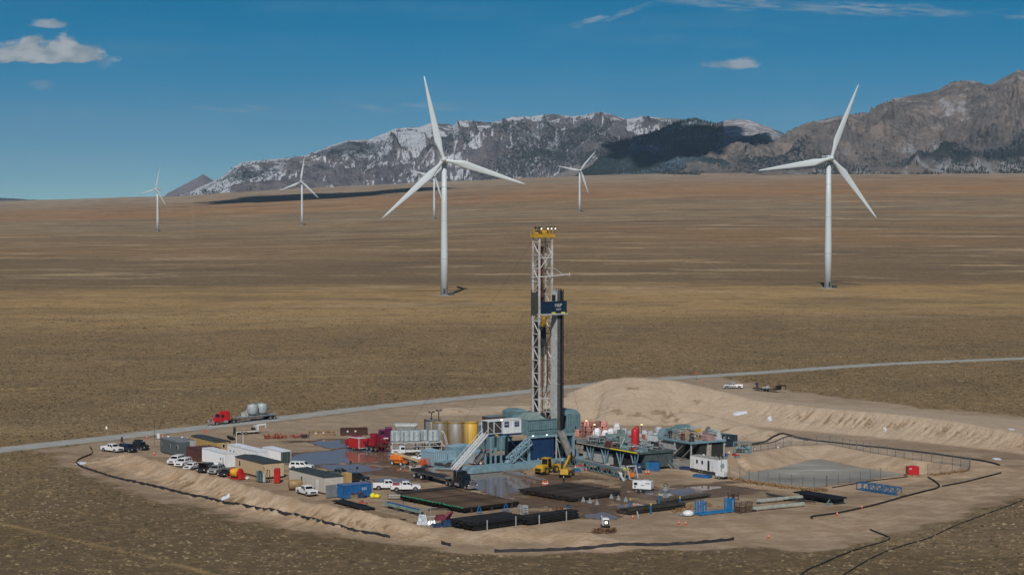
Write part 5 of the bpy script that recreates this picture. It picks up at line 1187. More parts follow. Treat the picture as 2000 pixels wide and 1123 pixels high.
CARS = 'vehicles parked on the pad'
pickup('white crew cab pickup parked at the left corner beside two black vehicles', 219, 882, -38, CWHITE, CARS)
suv('dark blue-black suv parked between the white pickup and the black off-roader', 250, 882, -42, CBLUE, CARS)
suv('black off-roader with a roof rack, rightmost of the three by the left berm', 275, 878, -42, CBLACK, CARS, kind='jeep', rack=True, spare=True)
suv('white suv, leftmost of the three cars beside the slate trailer', 344, 905, -107, CWHITE, CARS)
suv('white suv in the middle, with a dark windshield, beside a white sedan', 358, 910, -107, CWHITE, CARS, rack=False)
suv('white low sedan, third car in front of the white container', 374, 916, -107, CWHITE, CARS, kind='sedan')
suv('black suv with its hood open, below the white container', 402, 921, -106, CBLACK, CARS, openhood=True)
suv('silver suv with a white roof box between two black cars', 423, 924, -106, CSILVER, CARS, box=True)
suv('black sedan parked next to the yellow hose reel', 441, 929, -106, CBLACK, CARS, kind='sedan')
pickup('white crew cab pickup nearest the camera, in front of the cream trailer', 599, 966, -58, CWHITE, CARS)
suv('white long suv whose roof shows above the cream trailer', 589, 917, -12, CWHITE, CARS)
pickup('grey-green pickup with black windows behind the cream trailer', 662, 932, -25, CGREY, CARS, load='dark')
pickup('black crew cab pickup standing right of the cream trailer', 694, 941, -25, CBLACK, CARS, load='dark')
pickup('white pickup with black bed, left one of the pair near the black flatbed truck', 757, 955, 8, CWHITE, CARS, load='dark')
pickup('white pickup with red cargo in its bed, right one of the pair', 792, 958, 8, CWHITE, CARS, load='red')
pickup('white pickup half hidden behind the light blue corrugated shed', 826, 902, 175, CWHITE, CARS)
pickup('silver pickup on the dirt road behind the spoil heap, carrying a tank', 1432, 759, 172, CSILVER, CARS, load='tank')
suv('dark vehicle parked behind the long white container', 485, 893, -20, CBLUE, CARS)
lighttower('lit floodlight mast behind the white pickup at the left corner', 210, 870, 200, 4.0, trailer=False)
# red hose reel etc.
t_ = empty('hose_reel', at(464, 935), E1 + 18, 'large red skid reel wound with yellow hose beside the tan trailer', 'hose reel')
b = MB(); [b.bar((-1.9, y, .2), (1.9, y, .2), .2) for y in (-.9, .9)]; [b.bar((x, -.9, .2), (x, .9, .2), .15) for x in (-1.8, 0, 1.8)]
for x in (-1.7, 1.7): b.bar((x, -.9, .2), (x, 0, 1.3), .14); b.bar((x, .9, .2), (x, 0, 1.3), .14)
b.box(.9, 1.8, -.7, .7, .3, 1.3); b.build('skid', RED, t_)
MB().lathe([(1.0, -1.4), (1.02, -1.3), (.6, -1.28), (.6, .7), (1.02, .72), (1.0, .82)], (0, 0, 1.25), 18, 'x').build('drum', RED, t_)
b = MB(); 
for i in range(9): b.lathe([(.62, -1.25 + i * .215), (.86, -1.22 + i * .215), (.90, -1.14 + i * .215), (.86, -1.06 + i * .215), (.62, -1.04 + i * .215)], (0, 0, 1.25), 16, 'x')
b.build('wound_hose', mat('yellow_hose', (.72, .42, .02), .6), t_)
t_ = empty('bucket', at(483, 936), 0, 'white plastic tub beside the red and yellow hose reel', 'tub'); MB().lathe([(.35, 0), (.45, .5), (.40, .5), (.32, .08)], n=14).build('tub_wall', WHITE, t_)
MB().cyl((0, 0, .4), (0, 0, .44), .41, 14).build('lid', WHITE, t_)
t_ = empty('pump_skid', at(514, 941), E1, 'upright blue-grey pump skid with pipes in front of the tan trailer', 'pump skid')
b = MB(); b.box(-1.3, -.1, -.9, 0, .1, 2.2); b.build('cabinet', TEAL, t_, .03)
b = MB(); [b.bar((x, y, .1), (x, y, 2.4), .1) for x in (0, 1.1) for y in (-.9, .9)]; b.bar((0, -.9, 2.4), (1.1, -.9, 2.4), .1); b.bar((0, .9, 2.4), (1.1, .9, 2.4), .1); b.bar((.5, 0, 2.4), (.3, 0, 3.2), .08); b.box(-1.4, 1.3, -1, 1, 0, .1); b.build('frame', DARK, t_)
MB().cyl((.5, 0, .1), (.5, 0, 1.7), .35, 12).build('vessel', LGREY, t_)
t_ = empty('fuel_tank', at(577, 957), E1 + 75, 'tan cylindrical fuel tank behind the white pickup', 'tank')
MB().lathe([(.1, -1.35), (.8, -1.3), (1.0, -1.15), (1.0, 1.15), (.8, 1.3), (.1, 1.35)], (0, 0, 1.15), 18, 'x').build('vessel', mat('tan_tank', (.34, .22, .10), .6, var=.3, dirt=.4), t_)
b = MB(); [b.box(x - .1, x + .1, -.7, .7, 0, .6) for x in (-.8, .8)]; b.build('cradle', DARK, t_)

# junk pile beside the blue container
def junk(name, label, cat, u, v, parts, ang=0, group=None):
    t_ = empty(name, at(u, v), ang, label, cat, group)
    for nm, m_, fn in parts:
        b = MB(); fn(b); b.build(nm, m_, t_)
    return t_
junk('parts_crate', 'open pallet crate with rusty parts at the foot of the blue container', 'crate', 690, 973, [('crate_box', WOOD, lambda b: (b.box(-.8, .8, -.6, .6, 0, .12), b.box(-.8, .8, -.6, -.54, .12, .8), b.box(-.8, .8, .54, .6, .12, .8), b.box(-.8, -.74, -.54, .54, .12, .8), b.box(.74, .8, -.54, .54, .12, .8))), ('contents', RUST, lambda b: [b.cyl((random.uniform(-.6, .5), random.uniform(-.4, .4), .3), (random.uniform(-.5, .6), random.uniform(-.4, .4), 1.1), .1, 6) for _ in range(7)])], E1)
junk('pump_unit', 'small blue pump with a rusty motor beside the parts crate', 'pump', 705, 972, [('housing', NAVY, lambda b: (b.box(-.7, .4, -.4, .4, .15, .9), b.cyl((.4, 0, .5), (1.0, 0, .5), .3, 10))), ('motor', BROWNM, lambda b: b.cyl((-.8, 0, 1.0), (.1, 0, 1.0), .25, 10)), ('frame', DARK, lambda b: b.box(-.9, 1.1, -.5, .5, 0, .14))], 20)
junk('yellow_spill_kit', 'bright yellow lumpy bags beside the blue container', 'bags', 732, 972, [('bag', BYEL, lambda b: (b.lathe([(.3, 0), (.6, .15), (.55, .6), (.3, .9), (.05, 1.0)], (-.4, 0, 0), 10), b.lathe([(.3, 0), (.7, .15), (.65, .5), (.3, .7), (.05, .75)], (.4, .2, 0), 10))), ('tie', BLACK, lambda b: b.cyl((-.4, 0, .98), (-.4, 0, 1.12), .05, 6))])
junk('welding_cart', 'small faded red cart lying before the pipe bundle', 'cart', 709, 986, [('deck', mat('faded_red', (.42, .13, .09), .7), lambda b: (b.box(-.8, .8, -.4, .4, .3, .5), b.bar((.8, 0, .4), (1.4, 0, .8), .06), b.box(-.7, -.1, -.3, .3, .5, .9))), ('axle', RUBBER, lambda b: (b.cyl((-.4, -.5, .2), (-.4, -.4, .2), .2, 10), b.cyl((-.4, .4, .2), (-.4, .5, .2), .2, 10)))], -20)

# flags on the puddle edge
for u_, v_, lb in ((696, 928, 'dark flag on a short pole, nearer one by the puddle behind the cream trailer'), (683, 917, 'dark flag on a short pole, farther one beside the puddle')):
    t_ = empty('marker_flag', at(u_, v_), 20, lb, 'flag', 'marker flags'); MB().cyl((0, 0, 0), (0, 0, 1.9), .03, 5).build('pole', DARK, t_)
    MB().add([(0, 0, 1.9), (.5, .1, 1.75), (.45, -.05, 1.35), (0, 0, 1.2), (0, .03, 1.9), (.5, .13, 1.75), (.45, -.02, 1.35), (0, .03, 1.2)], [(0, 1, 2, 3), (7, 6, 5, 4), (0, 4, 5, 1), (1, 5, 6, 2), (2, 6, 7, 3)]).build('cloth', BLACK, t_)

# things along the road
def slopesign(name, label, cat, u, v, w, h, m_, ang=90, lift=0.2):
    t_ = empty(name, at(u, v), ang, label, cat)
    MB().box(-.04, .04, -w / 2, w / 2, lift, lift + h).build('panel', m_, t_)
    b = MB(); b.bar((-.5, -w / 2, 0), (.05, -w / 2, h), .07); b.bar((-.5, w / 2, 0), (.05, w / 2, h), .07); b.bar((.3, -w / 2, 0), (.0, -w / 2, h), .07); b.bar((.3, w / 2, 0), (0, w / 2, h), .07); b.build('stand', DARK, t_)
slopesign('notice_board', 'blank white board standing at the roadside near the entrance', 'sign', 309, 858, .8, 1.2, WHITE, -80)
slopesign('road_sign', 'tall dark panel sign on a stand near the gooseneck trailer', 'sign', 458, 852, .55, 1.8, BLACK, -70, .5)
slopesign('road_sign', 'short dark sign stand at the roadside above the parked black vehicles', 'sign', 238, 864, .35, 1.2, BLACK, -60, .2)
t_ = empty('antenna', at(302, 868), 0, 'thin grey mast rising behind the slate grey trailer', 'antenna'); MB().cyl((0, 0, 0), (0, 0, 5.6), .05, 6).build('pole', DARK, t_); MB().box(-.3, .3, -.05, .05, 5.3, 5.5).build('crossarm', DARK, t_)
for u_, v_, lb in ((287, 857, 'orange cone left of the white roadside board'), (318, 855, 'orange cone right of the white roadside board'), (301, 889, 'orange cone at the near end of the slate trailer')): cone(u_, v_, lb, .9)
t_ = empty('barricade', at(400, 846), 15, 'folding red and white roadside tripod marker with a flag', 'barricade')
b = MB(); b.bar((-.5, 0, 0), (0, 0, 1.1), .09); b.bar((.5, 0, 0), (0, 0, 1.1), .09); b.bar((0, .5, 0), (0, 0, 1.1), .09); b.bar((-.35, 0, .35), (.35, 0, .35), .09); b.build('legs', CONE, t_)
b = MB(); b.bar((0, 0, 1.1), (.9, 0, 2.0), .04); b.box(.7, 1.0, -.02, .02, 1.85, 2.05); b.build('flag', BLACK, t_)

# red semi truck with two pneumatic tanks on the road
def bulktank(b, x, y, r, z0, h, n=22):
    b.lathe([(r * .35, z0), (r * .9, z0 + h * .18), (r, z0 + h * .25), (r, z0 + h * .82), (r * .93, z0 + h * .90), (r * .3, z0 + h), (.02, z0 + h)], (x, y, 0), n)
rd_dir = math.degrees(math.atan2(*(lambda a, b: (b.y - a.y, b.x - a.x))(P(508, 822), P(412, 832))))
t_ = empty('semi_truck', at(420, 830), rd_dir, 'red highway truck with two pale round tanks on its trailer, driving on the gravel road', 'semi truck', 'semi trucks')
x5 = tractor(t_, RED, 1.3, sleeper=True, nose=2.0, stacks=False)
b = MB(); b.box(-20.0, -7.2, -1.25, 1.25, 1.25, 1.5); b.box(-19.5, -8, -.4, .4, .85, 1.25); b.build('trailer_deck', GSTEEL, t_)
for x in (-17.3, -18.7):
    for s_ in (1, -1): wheel(t_, x, s_ * 1.24, .52, .58)
for x in (-12.3, -15.4): b = MB(); bulktank(b, x, 0, 1.42, 1.5, 3.0); b.build('bulk_tank', SILO, t_)
b = MB(); b.bar((-10.25, 0, 1.5), (-10.25, 0, 3.0), .3); b.box(-10.2, -9.2, -.8, .8, 1.5, 2.5); b.bar((-10.25, 0, 2.9), (-12.2, 0, 4.4), .1); b.build('blower', LGREY, t_); MB().bar((-12, 0, 4.6), (-15.6, 0, 4.6), .08).build('top_pipe', LGREY, t_)

def decktrailer(name, label, u, v, ang, L, paint, goose=True, deck=WOOD, group=None):
    t_ = empty(name, at(u, v), ang, label, 'trailer', group)
    b = MB(); b.box(-L, 0, -1.2, 1.2, .82, .92); b.build('deck', deck, t_)
    b = MB(); [b.bar((-L, y, .72), (0, y, .72), .14, .2) for y in (-1.22, 1.22)]; b.bar((-L, -1.2, .72), (-L, 1.2, .72), .14, .2); [b.bar((x, -1.2, .74), (x, 1.2, .74), .1) for x in np.arange(-L + .5, 0, 1.0)]
    if goose: b.box(-.1, .25, -1.2, 1.2, .7, 2.0); b.bar((.2, 0, 2.0), (2.6, 0, 2.15), .28, .35); b.bar((2.5, 0, 2.1), (2.5, 0, 1.2), .18)
    b.build('frame', paint, t_)
    for x in (-L * .55, -L * .55 - .95):
        for s_ in (1, -1): wheel(t_, x, s_ * 1.32, .38, .25)
    return t_
t_ = decktrailer('flatbed_trailer', 'white gooseneck flatbed trailer parked on the dirt north of the ochre trailer', 500, 846, 28, 5.6, WHITE)
MB().box(-1.2, -.4, -.8, .2, .92, 1.5).build('toolbox', DARK, t_)

# red debris, tubs and skips at the back left
junk('scrap_pile', 'heap of red scrap frames beside the long tan trough', 'scrap pile', 560, 856, [('scrap', mat('red_scrap', (.33, .05, .03), .8, var=.5, scale=3), lambda b: [b.bar((x, y, z), (x + random.uniform(-1.2, 1.2), y + random.uniform(-.8, .8), z + random.uniform(0, .9)), .14) for x, y, z in [(random.uniform(-5.5, 3.6), random.uniform(-1, 1), random.uniform(0, .5)) for _ in range(60)]]), ('dark_scrap', DARK, lambda b: [b.bar((x, y, .1), (x + random.uniform(-1, 1), y + .5, .8), .2) for x, y in [(random.uniform(3.6, 5.4), random.uniform(-.6, .6)) for _ in range(10)]])], 8)
def skip(name, label, u, v, ang, L, Wd, H, m_, m2, cat='skip'):
    t_ = empty(name, near(u, v), ang, label, cat)
    b = MB(); fl = .25
    b.prism([(0, 0), (L, 0), (L + fl * .2, H), (L + fl * .2 - .08, H), (L - .08, .1), (.08, .1), (-fl * .2 + .08, H), (-fl * .2, H)], 0, Wd) if False else None
    b.box(0, L, 0, Wd, 0, .12); b.box(0, L, 0, .08, .12, H); b.box(0, L, Wd - .08, Wd, .12, H); b.box(0, .08, .08, Wd - .08, .12, H); b.box(L - .08, L, .08, Wd - .08, .12, H)
    [b.box(x, x + .12, -.08, 0, .1, H) for x in np.arange(.4, L, 1.1)]; b.box(-.05, L + .05, -.12, .0, H - .14, H + .01)
    b.build('tub', m_, t_)
    MB().box(.1, L - .1, .1, Wd - .1, H * .5, H * .75).build('contents', m2, t_)
    for x in (L * .2, L * .5): MB().box(x, x + .4, -.16, -.081, H * .5, H * .5 + .4).build('placard', WHITE, t_)
    return t_
skip('waste_skip', 'long dark brown waste skip behind the red pumping truck', 667, 851, 12, 6.4, 2.4, 1.75, mat('dark_brown_skip', (.075, .028, .022), .75, var=.4, dirt=.3), RUST)
skip('trough', 'long tan trough with a red rim left of the dark skip', 605, 852, 14, 6.2, 2.0, 1.1, mat('tan_trough', (.32, .22, .12), .8, var=.35), RUST, 'trough')

# red enclosed trailer
t_ = yardbox('cargo_trailer', 'red enclosed cargo trailer with white trim and grey roof at the puddle', 'trailer', 701, 880, 3.9, 2.2, 2.3, RED, LGREY, z0=.45, ang=E1 + 8, corr=False, enddoor=True, ldoor=RED)
b = MB(); [b.bar((.02, y, .45), (.02, y, 2.78), .12) for y in (0, 2.2)]; b.bar((.05, 0, 2.78), (.05, 2.2, 2.78), .12); b.bar((.05, 0, .5), (.05, 2.2, .5), .12); b.bar((-3.9, -.01, 2.78), (0, -.01, 2.78), .1); b.build('trim', WHITE, t_)
for x in (-1.6, -2.4): wheel(t_, x, -.02, .34, .2)

# red cementing truck
t_ = empty('pumping_truck', at(752, 882), E1 + 18, 'dark red oilfield pumping truck bristling with pipework beside the red cargo trailer', 'truck')
b = MB(); b.box(-11, 0, -.5, .5, .8, 1.15); b.build('chassis', BROWNM, t_)
b = MB(); b.fr((-11.6, -9.4, -1.2, 1.2), .7, (-11.4, -9.8, -1.1, 1.1), 2.0); b.fr((-9.9, -7.9, -1.2, 1.2), .7, (-9.8, -8.1, -1.1, 1.1), 3.0); b.build('cab', DRED, t_, .1)
MB().box(-8.9, -8.2, -1.22, 1.22, 2.0, 2.7).build('side_window', GLASS, t_)
b = MB(); b.cyl((-7.2, -.5, 2.0), (-4.4, -.5, 2.0), .75, 14); b.cyl((-7.2, .6, 2.0), (-4.4, .6, 2.0), .7, 14); b.fr((-4.2, -2.2, -1.1, 1.1), 1.15, (-3.9, -2.5, -.9, .9), 3.5); b.cyl((-3.2, -.3, 3.2), (-3.2, -.3, 4.0), .8, 14); b.build('mixing_tank', DRED, t_)
random.seed(21); b = MB()
for _ in range(46):
    x, y, z = random.uniform(-7, .6), random.uniform(-1.2, 1.2), random.uniform(1.1, 3.0); ax = random.choice([(1.2, 0, 0), (0, 1, 0), (0, 0, 1.0), (.6, .3, -.7)])
    b.cyl((x, y, z), (x + ax[0], y + ax[1], z + ax[2]), random.uniform(.05, .14), 7)
for x in (-1.8, -.9, .2):
    for y in (-1.25, 1.25): b.bar((x, y, .4), (x, y, 3.4 - abs(x + 1.8) * .6), .1)
b.build('pipework', DRED, t_)
b = MB(); b.box(-1.9, .3, -.8, .8, 1.15, 2.0); b.cyl((.3, -.5, 1.2), (.9, -.5, 1.2), .3, 10); b.cyl((.3, .3, 1.2), (1.0, .3, 1.2), .26, 10); b.build('pump', BROWNM, t_)
b = MB(); b.cyl((.5, .6, 1.5), (1.0, .6, 1.5), .16, 8); b.cyl((-4.0, -.9, 3.0), (-3.5, -.9, 3.4), .18, 8); b.build('fittings', CHROME, t_)
for x in (-10.4, -4.5, -3.1, -1.8): 
    for s_ in (1, -1): wheel(t_, x, s_ * 1.24, .52, .5)

# row of bulk cement tanks on legs
t_ = empty('bulk_plant', at(808, 884), 10, 'row of pale grey round bulk tanks standing on a legged frame', 'bulk tank plant')
b = MB(); b.box(-5.2, 6.4, -1.4, 1.4, 2.35, 2.6)
for x in (-5, -2.2, .6, 3.4, 6.2):
    for y in (-1.3, 1.3): b.bar((x, y, 0), (x, y, 2.35), .18)
    b.bar((x, -1.3, .2), (x, 1.3, 2.3), .1)
for x in (-5, .6): b.bar((x, -1.3, .1), (x + 2.8, -1.3, 2.3), .1)
b.build('frame', LGREY, t_)
for i, (x, r_, y) in enumerate([(-4.1, 1.1, .4), (-2.0, 1.0, 0), (.3, 1.25, 0), (2.4, .9, .9), (4.6, 1.25, 0)]):
    b = MB(); b.lathe([(r_ * .5, 2.6), (r_, 2.75), (r_ * 1.03, 2.8), (r_, 2.85), (r_, 4.9), (r_ * .9, 5.1), (.05, 5.15)], (x, y, 0), 22); o = b.build('bulk_tank', SILO, t_)
    l = MB(); [l.bar((x - .55, y - r_ - .1, z), (x - .15, y - r_ - .1, z), .06) for z in np.arange(2.8, 5.1, .3)]; l.bar((x - .55, y - r_ - .1, 2.7), (x - .55, y - r_ - .1, 5.3), .06); l.bar((x - .15, y - r_ - .1, 2.7), (x - .15, y - r_ - .1, 5.3), .06); l.build('ladder', MGREY, o)
b = MB()
for _ in range(26):
    x = random.uniform(-5, 7); z = random.uniform(1.0, 2.3); b.cyl((x, -1.5, z), (x + random.uniform(.3, 1), -1.5, z + random.uniform(-.6, .6)), .07, 6)
b.bar((-5, -1.5, 1.6), (7, -1.5, 1.6), .14); b.build('piping', LGREY, t_)
for q_ in (0, .9): MB().tube([(6.5 - q_ * .2, -1 + q_ * .6, 5), (7.1 - q_ * .2, -1.2 + q_ * .6, 3.8), (7.5 - q_ * .3, -1.4 + q_ * .5, 2.2), (8.2 - q_ * .6, -1.6 + q_ * .6, .3)], .12, 6).build('discharge_pipe', LGREY, t_)
# cement mixer hopper behind and maroon truck
t_ = empty('bulk_trailer', at(794, 862), 4, 'silver tapered bulk hopper trailer behind the row of grey tanks', 'trailer')
MB().fr((-2.0, 1.4, -1.1, 1.1), 2.1, (-3.0, 2.8, -1.25, 1.25), 4.1).build('hopper', GSTEEL, t_, .25)
MB().fr((-3.0, 2.8, -1.25, 1.25), 4.1, (-2.6, 2.4, -.8, .8), 4.35).build('hopper_lid', LGREY, t_)
b = MB(); b.box(-3.2, 3, -1, 1, 1.1, 1.4); [b.bar((x, y, 1.3), (x * .8, y, 2.4), .12) for x in (-2.4, 2.0) for y in (-.9, .9)]; b.build('frame', MGREY, t_)
for x in (1.2, 2.4):
    for s_ in (1, -1): wheel(t_, x, s_ * 1.2, .5, .5)
t_ = empty('semi_truck', at(744, 862), 188, 'maroon truck cab showing above the red pumping truck', 'truck', 'semi trucks')
tractor(t_, mat('plum_paint', (.12, .012, .055), .35, var=.15), 2.6, sleeper=True, nose=1.9, stacks=False)
t_ = empty('work_truck', at(780, 889), 188, 'white truck with open bonnet seen between the legs of the grey tank row', 'truck')
b = MB(); b.fr((.2, 1.9, -1, 1), .6, (.2, 1.7, -.9, .9), 1.3); b.fr((-1.3, .2, -1, 1), .6, (-1.2, 0, -.9, .9), 2.1); b.box(-6, -1.35, -1, 1, .8, 1.1); b.build('body', WHITE, t_, .05)
MB().box(-1.1, -.3, -1.01, 1.01, 1.45, 1.95).build('side_window', GLASS, t_)
for x in (.9, -3.8, -5): 
    for s_ in (1, -1): wheel(t_, x, s_ * 1.05, .48, .3)
junk('hose_manifold', 'small dark red manifold on the ground in front of the grey tank row', 'manifold', 817, 880, [('manifold', DRED, lambda b: (b.fr((-.8, .4, -.4, .4), .1, (-.5, .2, -.3, .3), 1.4), b.cyl((-1.4, 0, .2), (.6, 0, .2), .12, 8))), ('frame', DARK, lambda b: [b.bar((x, -.5, 0), (x, -.5, 2.0), .18) for x in (.9, 1.4)])], 5)

def reel(label, u, v, ang, r, w, mf, mw, group='cable reels'):
    t_ = empty('cable_reel', at(u, v), ang, label, 'cable reel', group)
    for s_ in (-1, 1):
        MB().lathe([(r * .2, s_ * w - .05), (r, s_ * w - .05), (r, s_ * w + .05), (r * .2, s_ * w + .05)], (0, 0, r + .1), 24, 'x').build('flange', mf, t_)
    MB().lathe([(r * .72, -w + .06), (r * .76, 0), (r * .72, w - .06)], (0, 0, r + .1), 24, 'x').build('winding', mw, t_)
    b = MB(); [b.bar((s_ * (w + .15), y, .05), (s_ * (w + .15), 0, r + .1), .1) for s_ in (-1, 1) for y in (-r * .8, r * .8)]; b.build('stand', DARK, t_)
reel('big orange cable reel with yellow rim beside the first tall tank', 858, 880, 8, 1.15, .62, YELLOW, mat('orange_cable', (.75, .13, .02), .6))
reel('cream spoked reel directly left of the orange cable reel', 846, 881, 8, 1.1, .35, mat('cream_reel', (.55, .48, .28), .6, var=.3), DARK)
junk('transfer_pump', 'white and yellow transfer pump with black wheels by the orange reel', 'pump', 838, 885, [('housing', mat('cream_reel', (.55, .48, .28), .6), lambda b: (b.box(-.8, .8, -.5, .5, .5, 1.3), b.cyl((-.3, -.55, 1.0), (-.3, .55, 1.0), .4, 12))), ('tyre', RUBBER, lambda b: b.cyl((-1.3, -.7, .5), (-1.3, -.4, .5), .5, 14)), ('frame', YELLOW, lambda b: (b.bar((-1, -.6, .4), (1, -.6, .4), .12), b.bar((-1, .6, .4), (1, .6, .4), .12)))], 0)

# tall frac tanks
def talltank(label, u, v, ang, m_, m2, Wd=3.0, D=3.4, H=6.2):
    t_ = empty('upright_tank', at(u, v), ang, label, 'tank', 'tall upright tanks')
    b = MB(); b.lathe([(1.7, .15), (1.72, .2), (1.72, H - .1), (1.6, H), (.05, H + .18)], n=26); o = b.build('vessel', m_, t_)
    b = MB(); b.lathe([(1.74, H - .28), (1.77, H - .12), (1.74, H - .02)], n=26); [b.bar((x, y, 0), (x, y, H + .1), .22) for x in (-1.68,) for y in (-1.0, 1.0)]; b.lathe([(1.8, 0), (1.8, .14)], n=20); b.build('frame', m2, t_)
    b = MB(); b.bar((1.9, -.25, .3), (1.9, -.25, H + .6), .07); b.bar((1.9, .25, .3), (1.9, .25, H + .6), .07); [b.bar((1.9, -.25, z), (1.9, .25, z), .05) for z in np.arange(.4, H + .5, .35)]; b.build('ladder', m2, t_)
    b = MB(); b.cyl((1.7, -.7, .6), (2.05, -.7, .6), .35, 12); b.build('manway', ORANGE, t_)
    return t_
ybrown = mat('brown_grey_tank', (.17, .145, .115), .55, .2, var=.6, scale=.7, stretch=(1.5, 1.5, .1), col2=(.25, .27, .28))
ygrey = mat('grey_rusty_tank', (.24, .25, .25), .55, .2, var=.6, scale=.8, stretch=(1.5, 1.5, .1), col2=(.33, .22, .11))
yyel = mat('yellow_striped_tank', (.60, .34, .02), .5, var=.7, scale=.9, stretch=(2, 2, .05), col2=(.20, .19, .16))
YW2 = mat('mustard_paint', (.42, .26, .035), .6, var=.3)
talltank('brown-grey upright tank with black front edge, leftmost of the tall tanks', 846, 871, E1 + 20, ybrown, DARK)
talltank('brownish upright tank with a mustard rim, second from the left', 861, 875, E1 + 20, ybrown, YW2)
talltank('grey rust-stained upright tank, third from the left', 890, 876, E1 + 20, ygrey, YW2)
talltank('yellow streaked upright tank, rightmost of the tall tanks', 920, 876, E1 + 20, yyel, YW2)
for u_, v_, lb, n_ in ((843, 872, 'dark light pole with a single head beside the tall tanks', 2), (857, 868, 'dark light pole with twin heads behind the tall tanks', 4)):
    t_ = empty('light_pole', at(u_, v_), -60, lb, 'light pole', 'light poles by the tanks'); MB().bar((0, 0, 0), (0, 0, 8.0), .16).build('pole', BLACK, t_)
    b = MB(); b.bar((0, -.5, 7.9), (0, .5, 7.9), .1); b.build('crossarm', BLACK, t_)
    for s_ in (-1, 1): MB().fr((-.2, .2, s_ * .5 - .25, s_ * .5 + .25), 7.95, (-.1, .1, s_ * .5 - .2, s_ * .5 + .2), 8.25).build('lamp', BLACK, t_)

# light blue sheds and the generator houses
yardbox('corrugated_shed', 'light blue corrugated shed nearest the orange boom lift', 'shed', 845, 912, 5.0, 3.6, 3.0, LBLUE2, LBLUE2, z0=.2, corr=True, roofrise=.35, pitch=.5, group='light blue sheds')
yardbox('corrugated_shed', 'light blue corrugated shed joined behind the first one', 'shed', 868, 909, 2.5, 3.0, 2.6, LBLUE2, LBLUE2, z0=.2, pitch=.5, group='light blue sheds')
yardbox('corrugated_shed', 'tall plain light blue shed behind the white stairs', 'shed', 885, 905, 3.5, 6.5, 3.3, LBLUE, LBLUE2, z0=.2, corr=False, roofrise=.4, group='light blue sheds')
yardbox('generator_house', 'grey-blue round-roofed generator house beside two tall cones', 'generator house', 928, 909, 3.5, 3.0, 2.3, LGREY, LBLUE, z0=.3, corr=False, roofrise=.55, group='light blue sheds', doors=[])
yardbox('shipping_container', 'grey-blue corrugated container under the white doghouse', 'container', 957, 882, 6.0, 5.5, 3.0, TEAL, LBLUE2, z0=.2, pitch=.4, group='light blue sheds')
yardbox('shipping_container', 'low blue-grey container directly right of the yellow tank', 'container', 934, 869, 4.0, 3.5, 4.4, mat('steel_blue', (.10, .22, .32), .55, var=.2), LBLUE2, z0=.2, pitch=.4, group='light blue sheds')
yardbox('engine_house', 'dark red and grey engine house behind the porch of the doghouse', 'engine house', 955, 862, 3.0, 6.0, 5.5, BROWNM, TEAL, z0=.2, corr=True, pitch=.5, group='light blue sheds')
for u_, v_, lb in ((928, 911, 'tall slim orange cone, left one before the round-roofed house'), (939, 911, 'tall slim orange cone, right one before the round-roofed house')): cone(u_, v_, lb, 1.4, 'tall slim orange cones')
junk('mud_pump', 'dark horizontal pump lying in front of the light blue sheds', 'pump', 868, 915, [('barrel', BLACK, lambda b: (b.cyl((-2.2, 0, 1.0), (-.6, 0, .9), .35, 10), b.cyl((-.6, 0, .8), (1.0, 0, .7), .2, 8))), ('body', DARK, lambda b: b.cyl((1.0, -.5, .7), (1.0, .5, .7), .7, 14)), ('skid', LBLUE, lambda b: b.box(-2.4, 2.4, -.8, .8, 0, .3))], -15)

# orange boom lift
t_ = empty('boom_lift', at(781, 908), -38, 'orange boom lift on four wheels with its cream boom lowered to the right', 'boom lift')
b = MB(); b.box(-1.7, 1.7, -.8, .8, .5, .95); b.build('chassis', ORANGE, t_, .05)
b = MB(); b.fr((-2.1, 1.0, -1.05, 1.05), 1.15, (-1.9, .6, -.95, .95), 2.2); b.cyl((0, 0, .95), (0, 0, 1.2), .6, 12); b.build('turret', ORANGE, t_, .12)
b = MB(); b.bar((-1.6, -.1, 2.6), (6.0, -.1, 1.25), .5, .5); b.build('boom', mat('cream_boom', (.55, .43, .24), .5), t_)
MB().box(-1.6, -.9, -.3, .3, 2.2, 2.9).build('boom_bracket', DARK, t_); MB().bar((2, -.1, 1.6), (5.6, -.1, 1.0), .2).build('boom_cylinder', DARK, t_)
b = MB(); b.box(6.2, 7.4, -1.2, 1.2, .75, .9)
for x in (6.2, 7.4):
    for z in (1.3, 1.85): b.bar((x, -1.2, z), (x, 1.2, z), .07)
    for y in (-1.2, 0, 1.2): b.bar((x, y, .8), (x, y, 1.85), .07)
for y in (-1.2, 1.2):
    for z in (1.3, 1.85): b.bar((6.2, y, z), (7.4, y, z), .07)
b.box(6.5, 7.1, -.3, .3, .9, 1.7); b.build('basket', mat('basket_orange', (.68, .11, .02), .5), t_)
for x in (-1.25, 1.25):
    for s_ in (1, -1): wheel(t_, x, s_ * 1.15, .46, .36, WHITE)
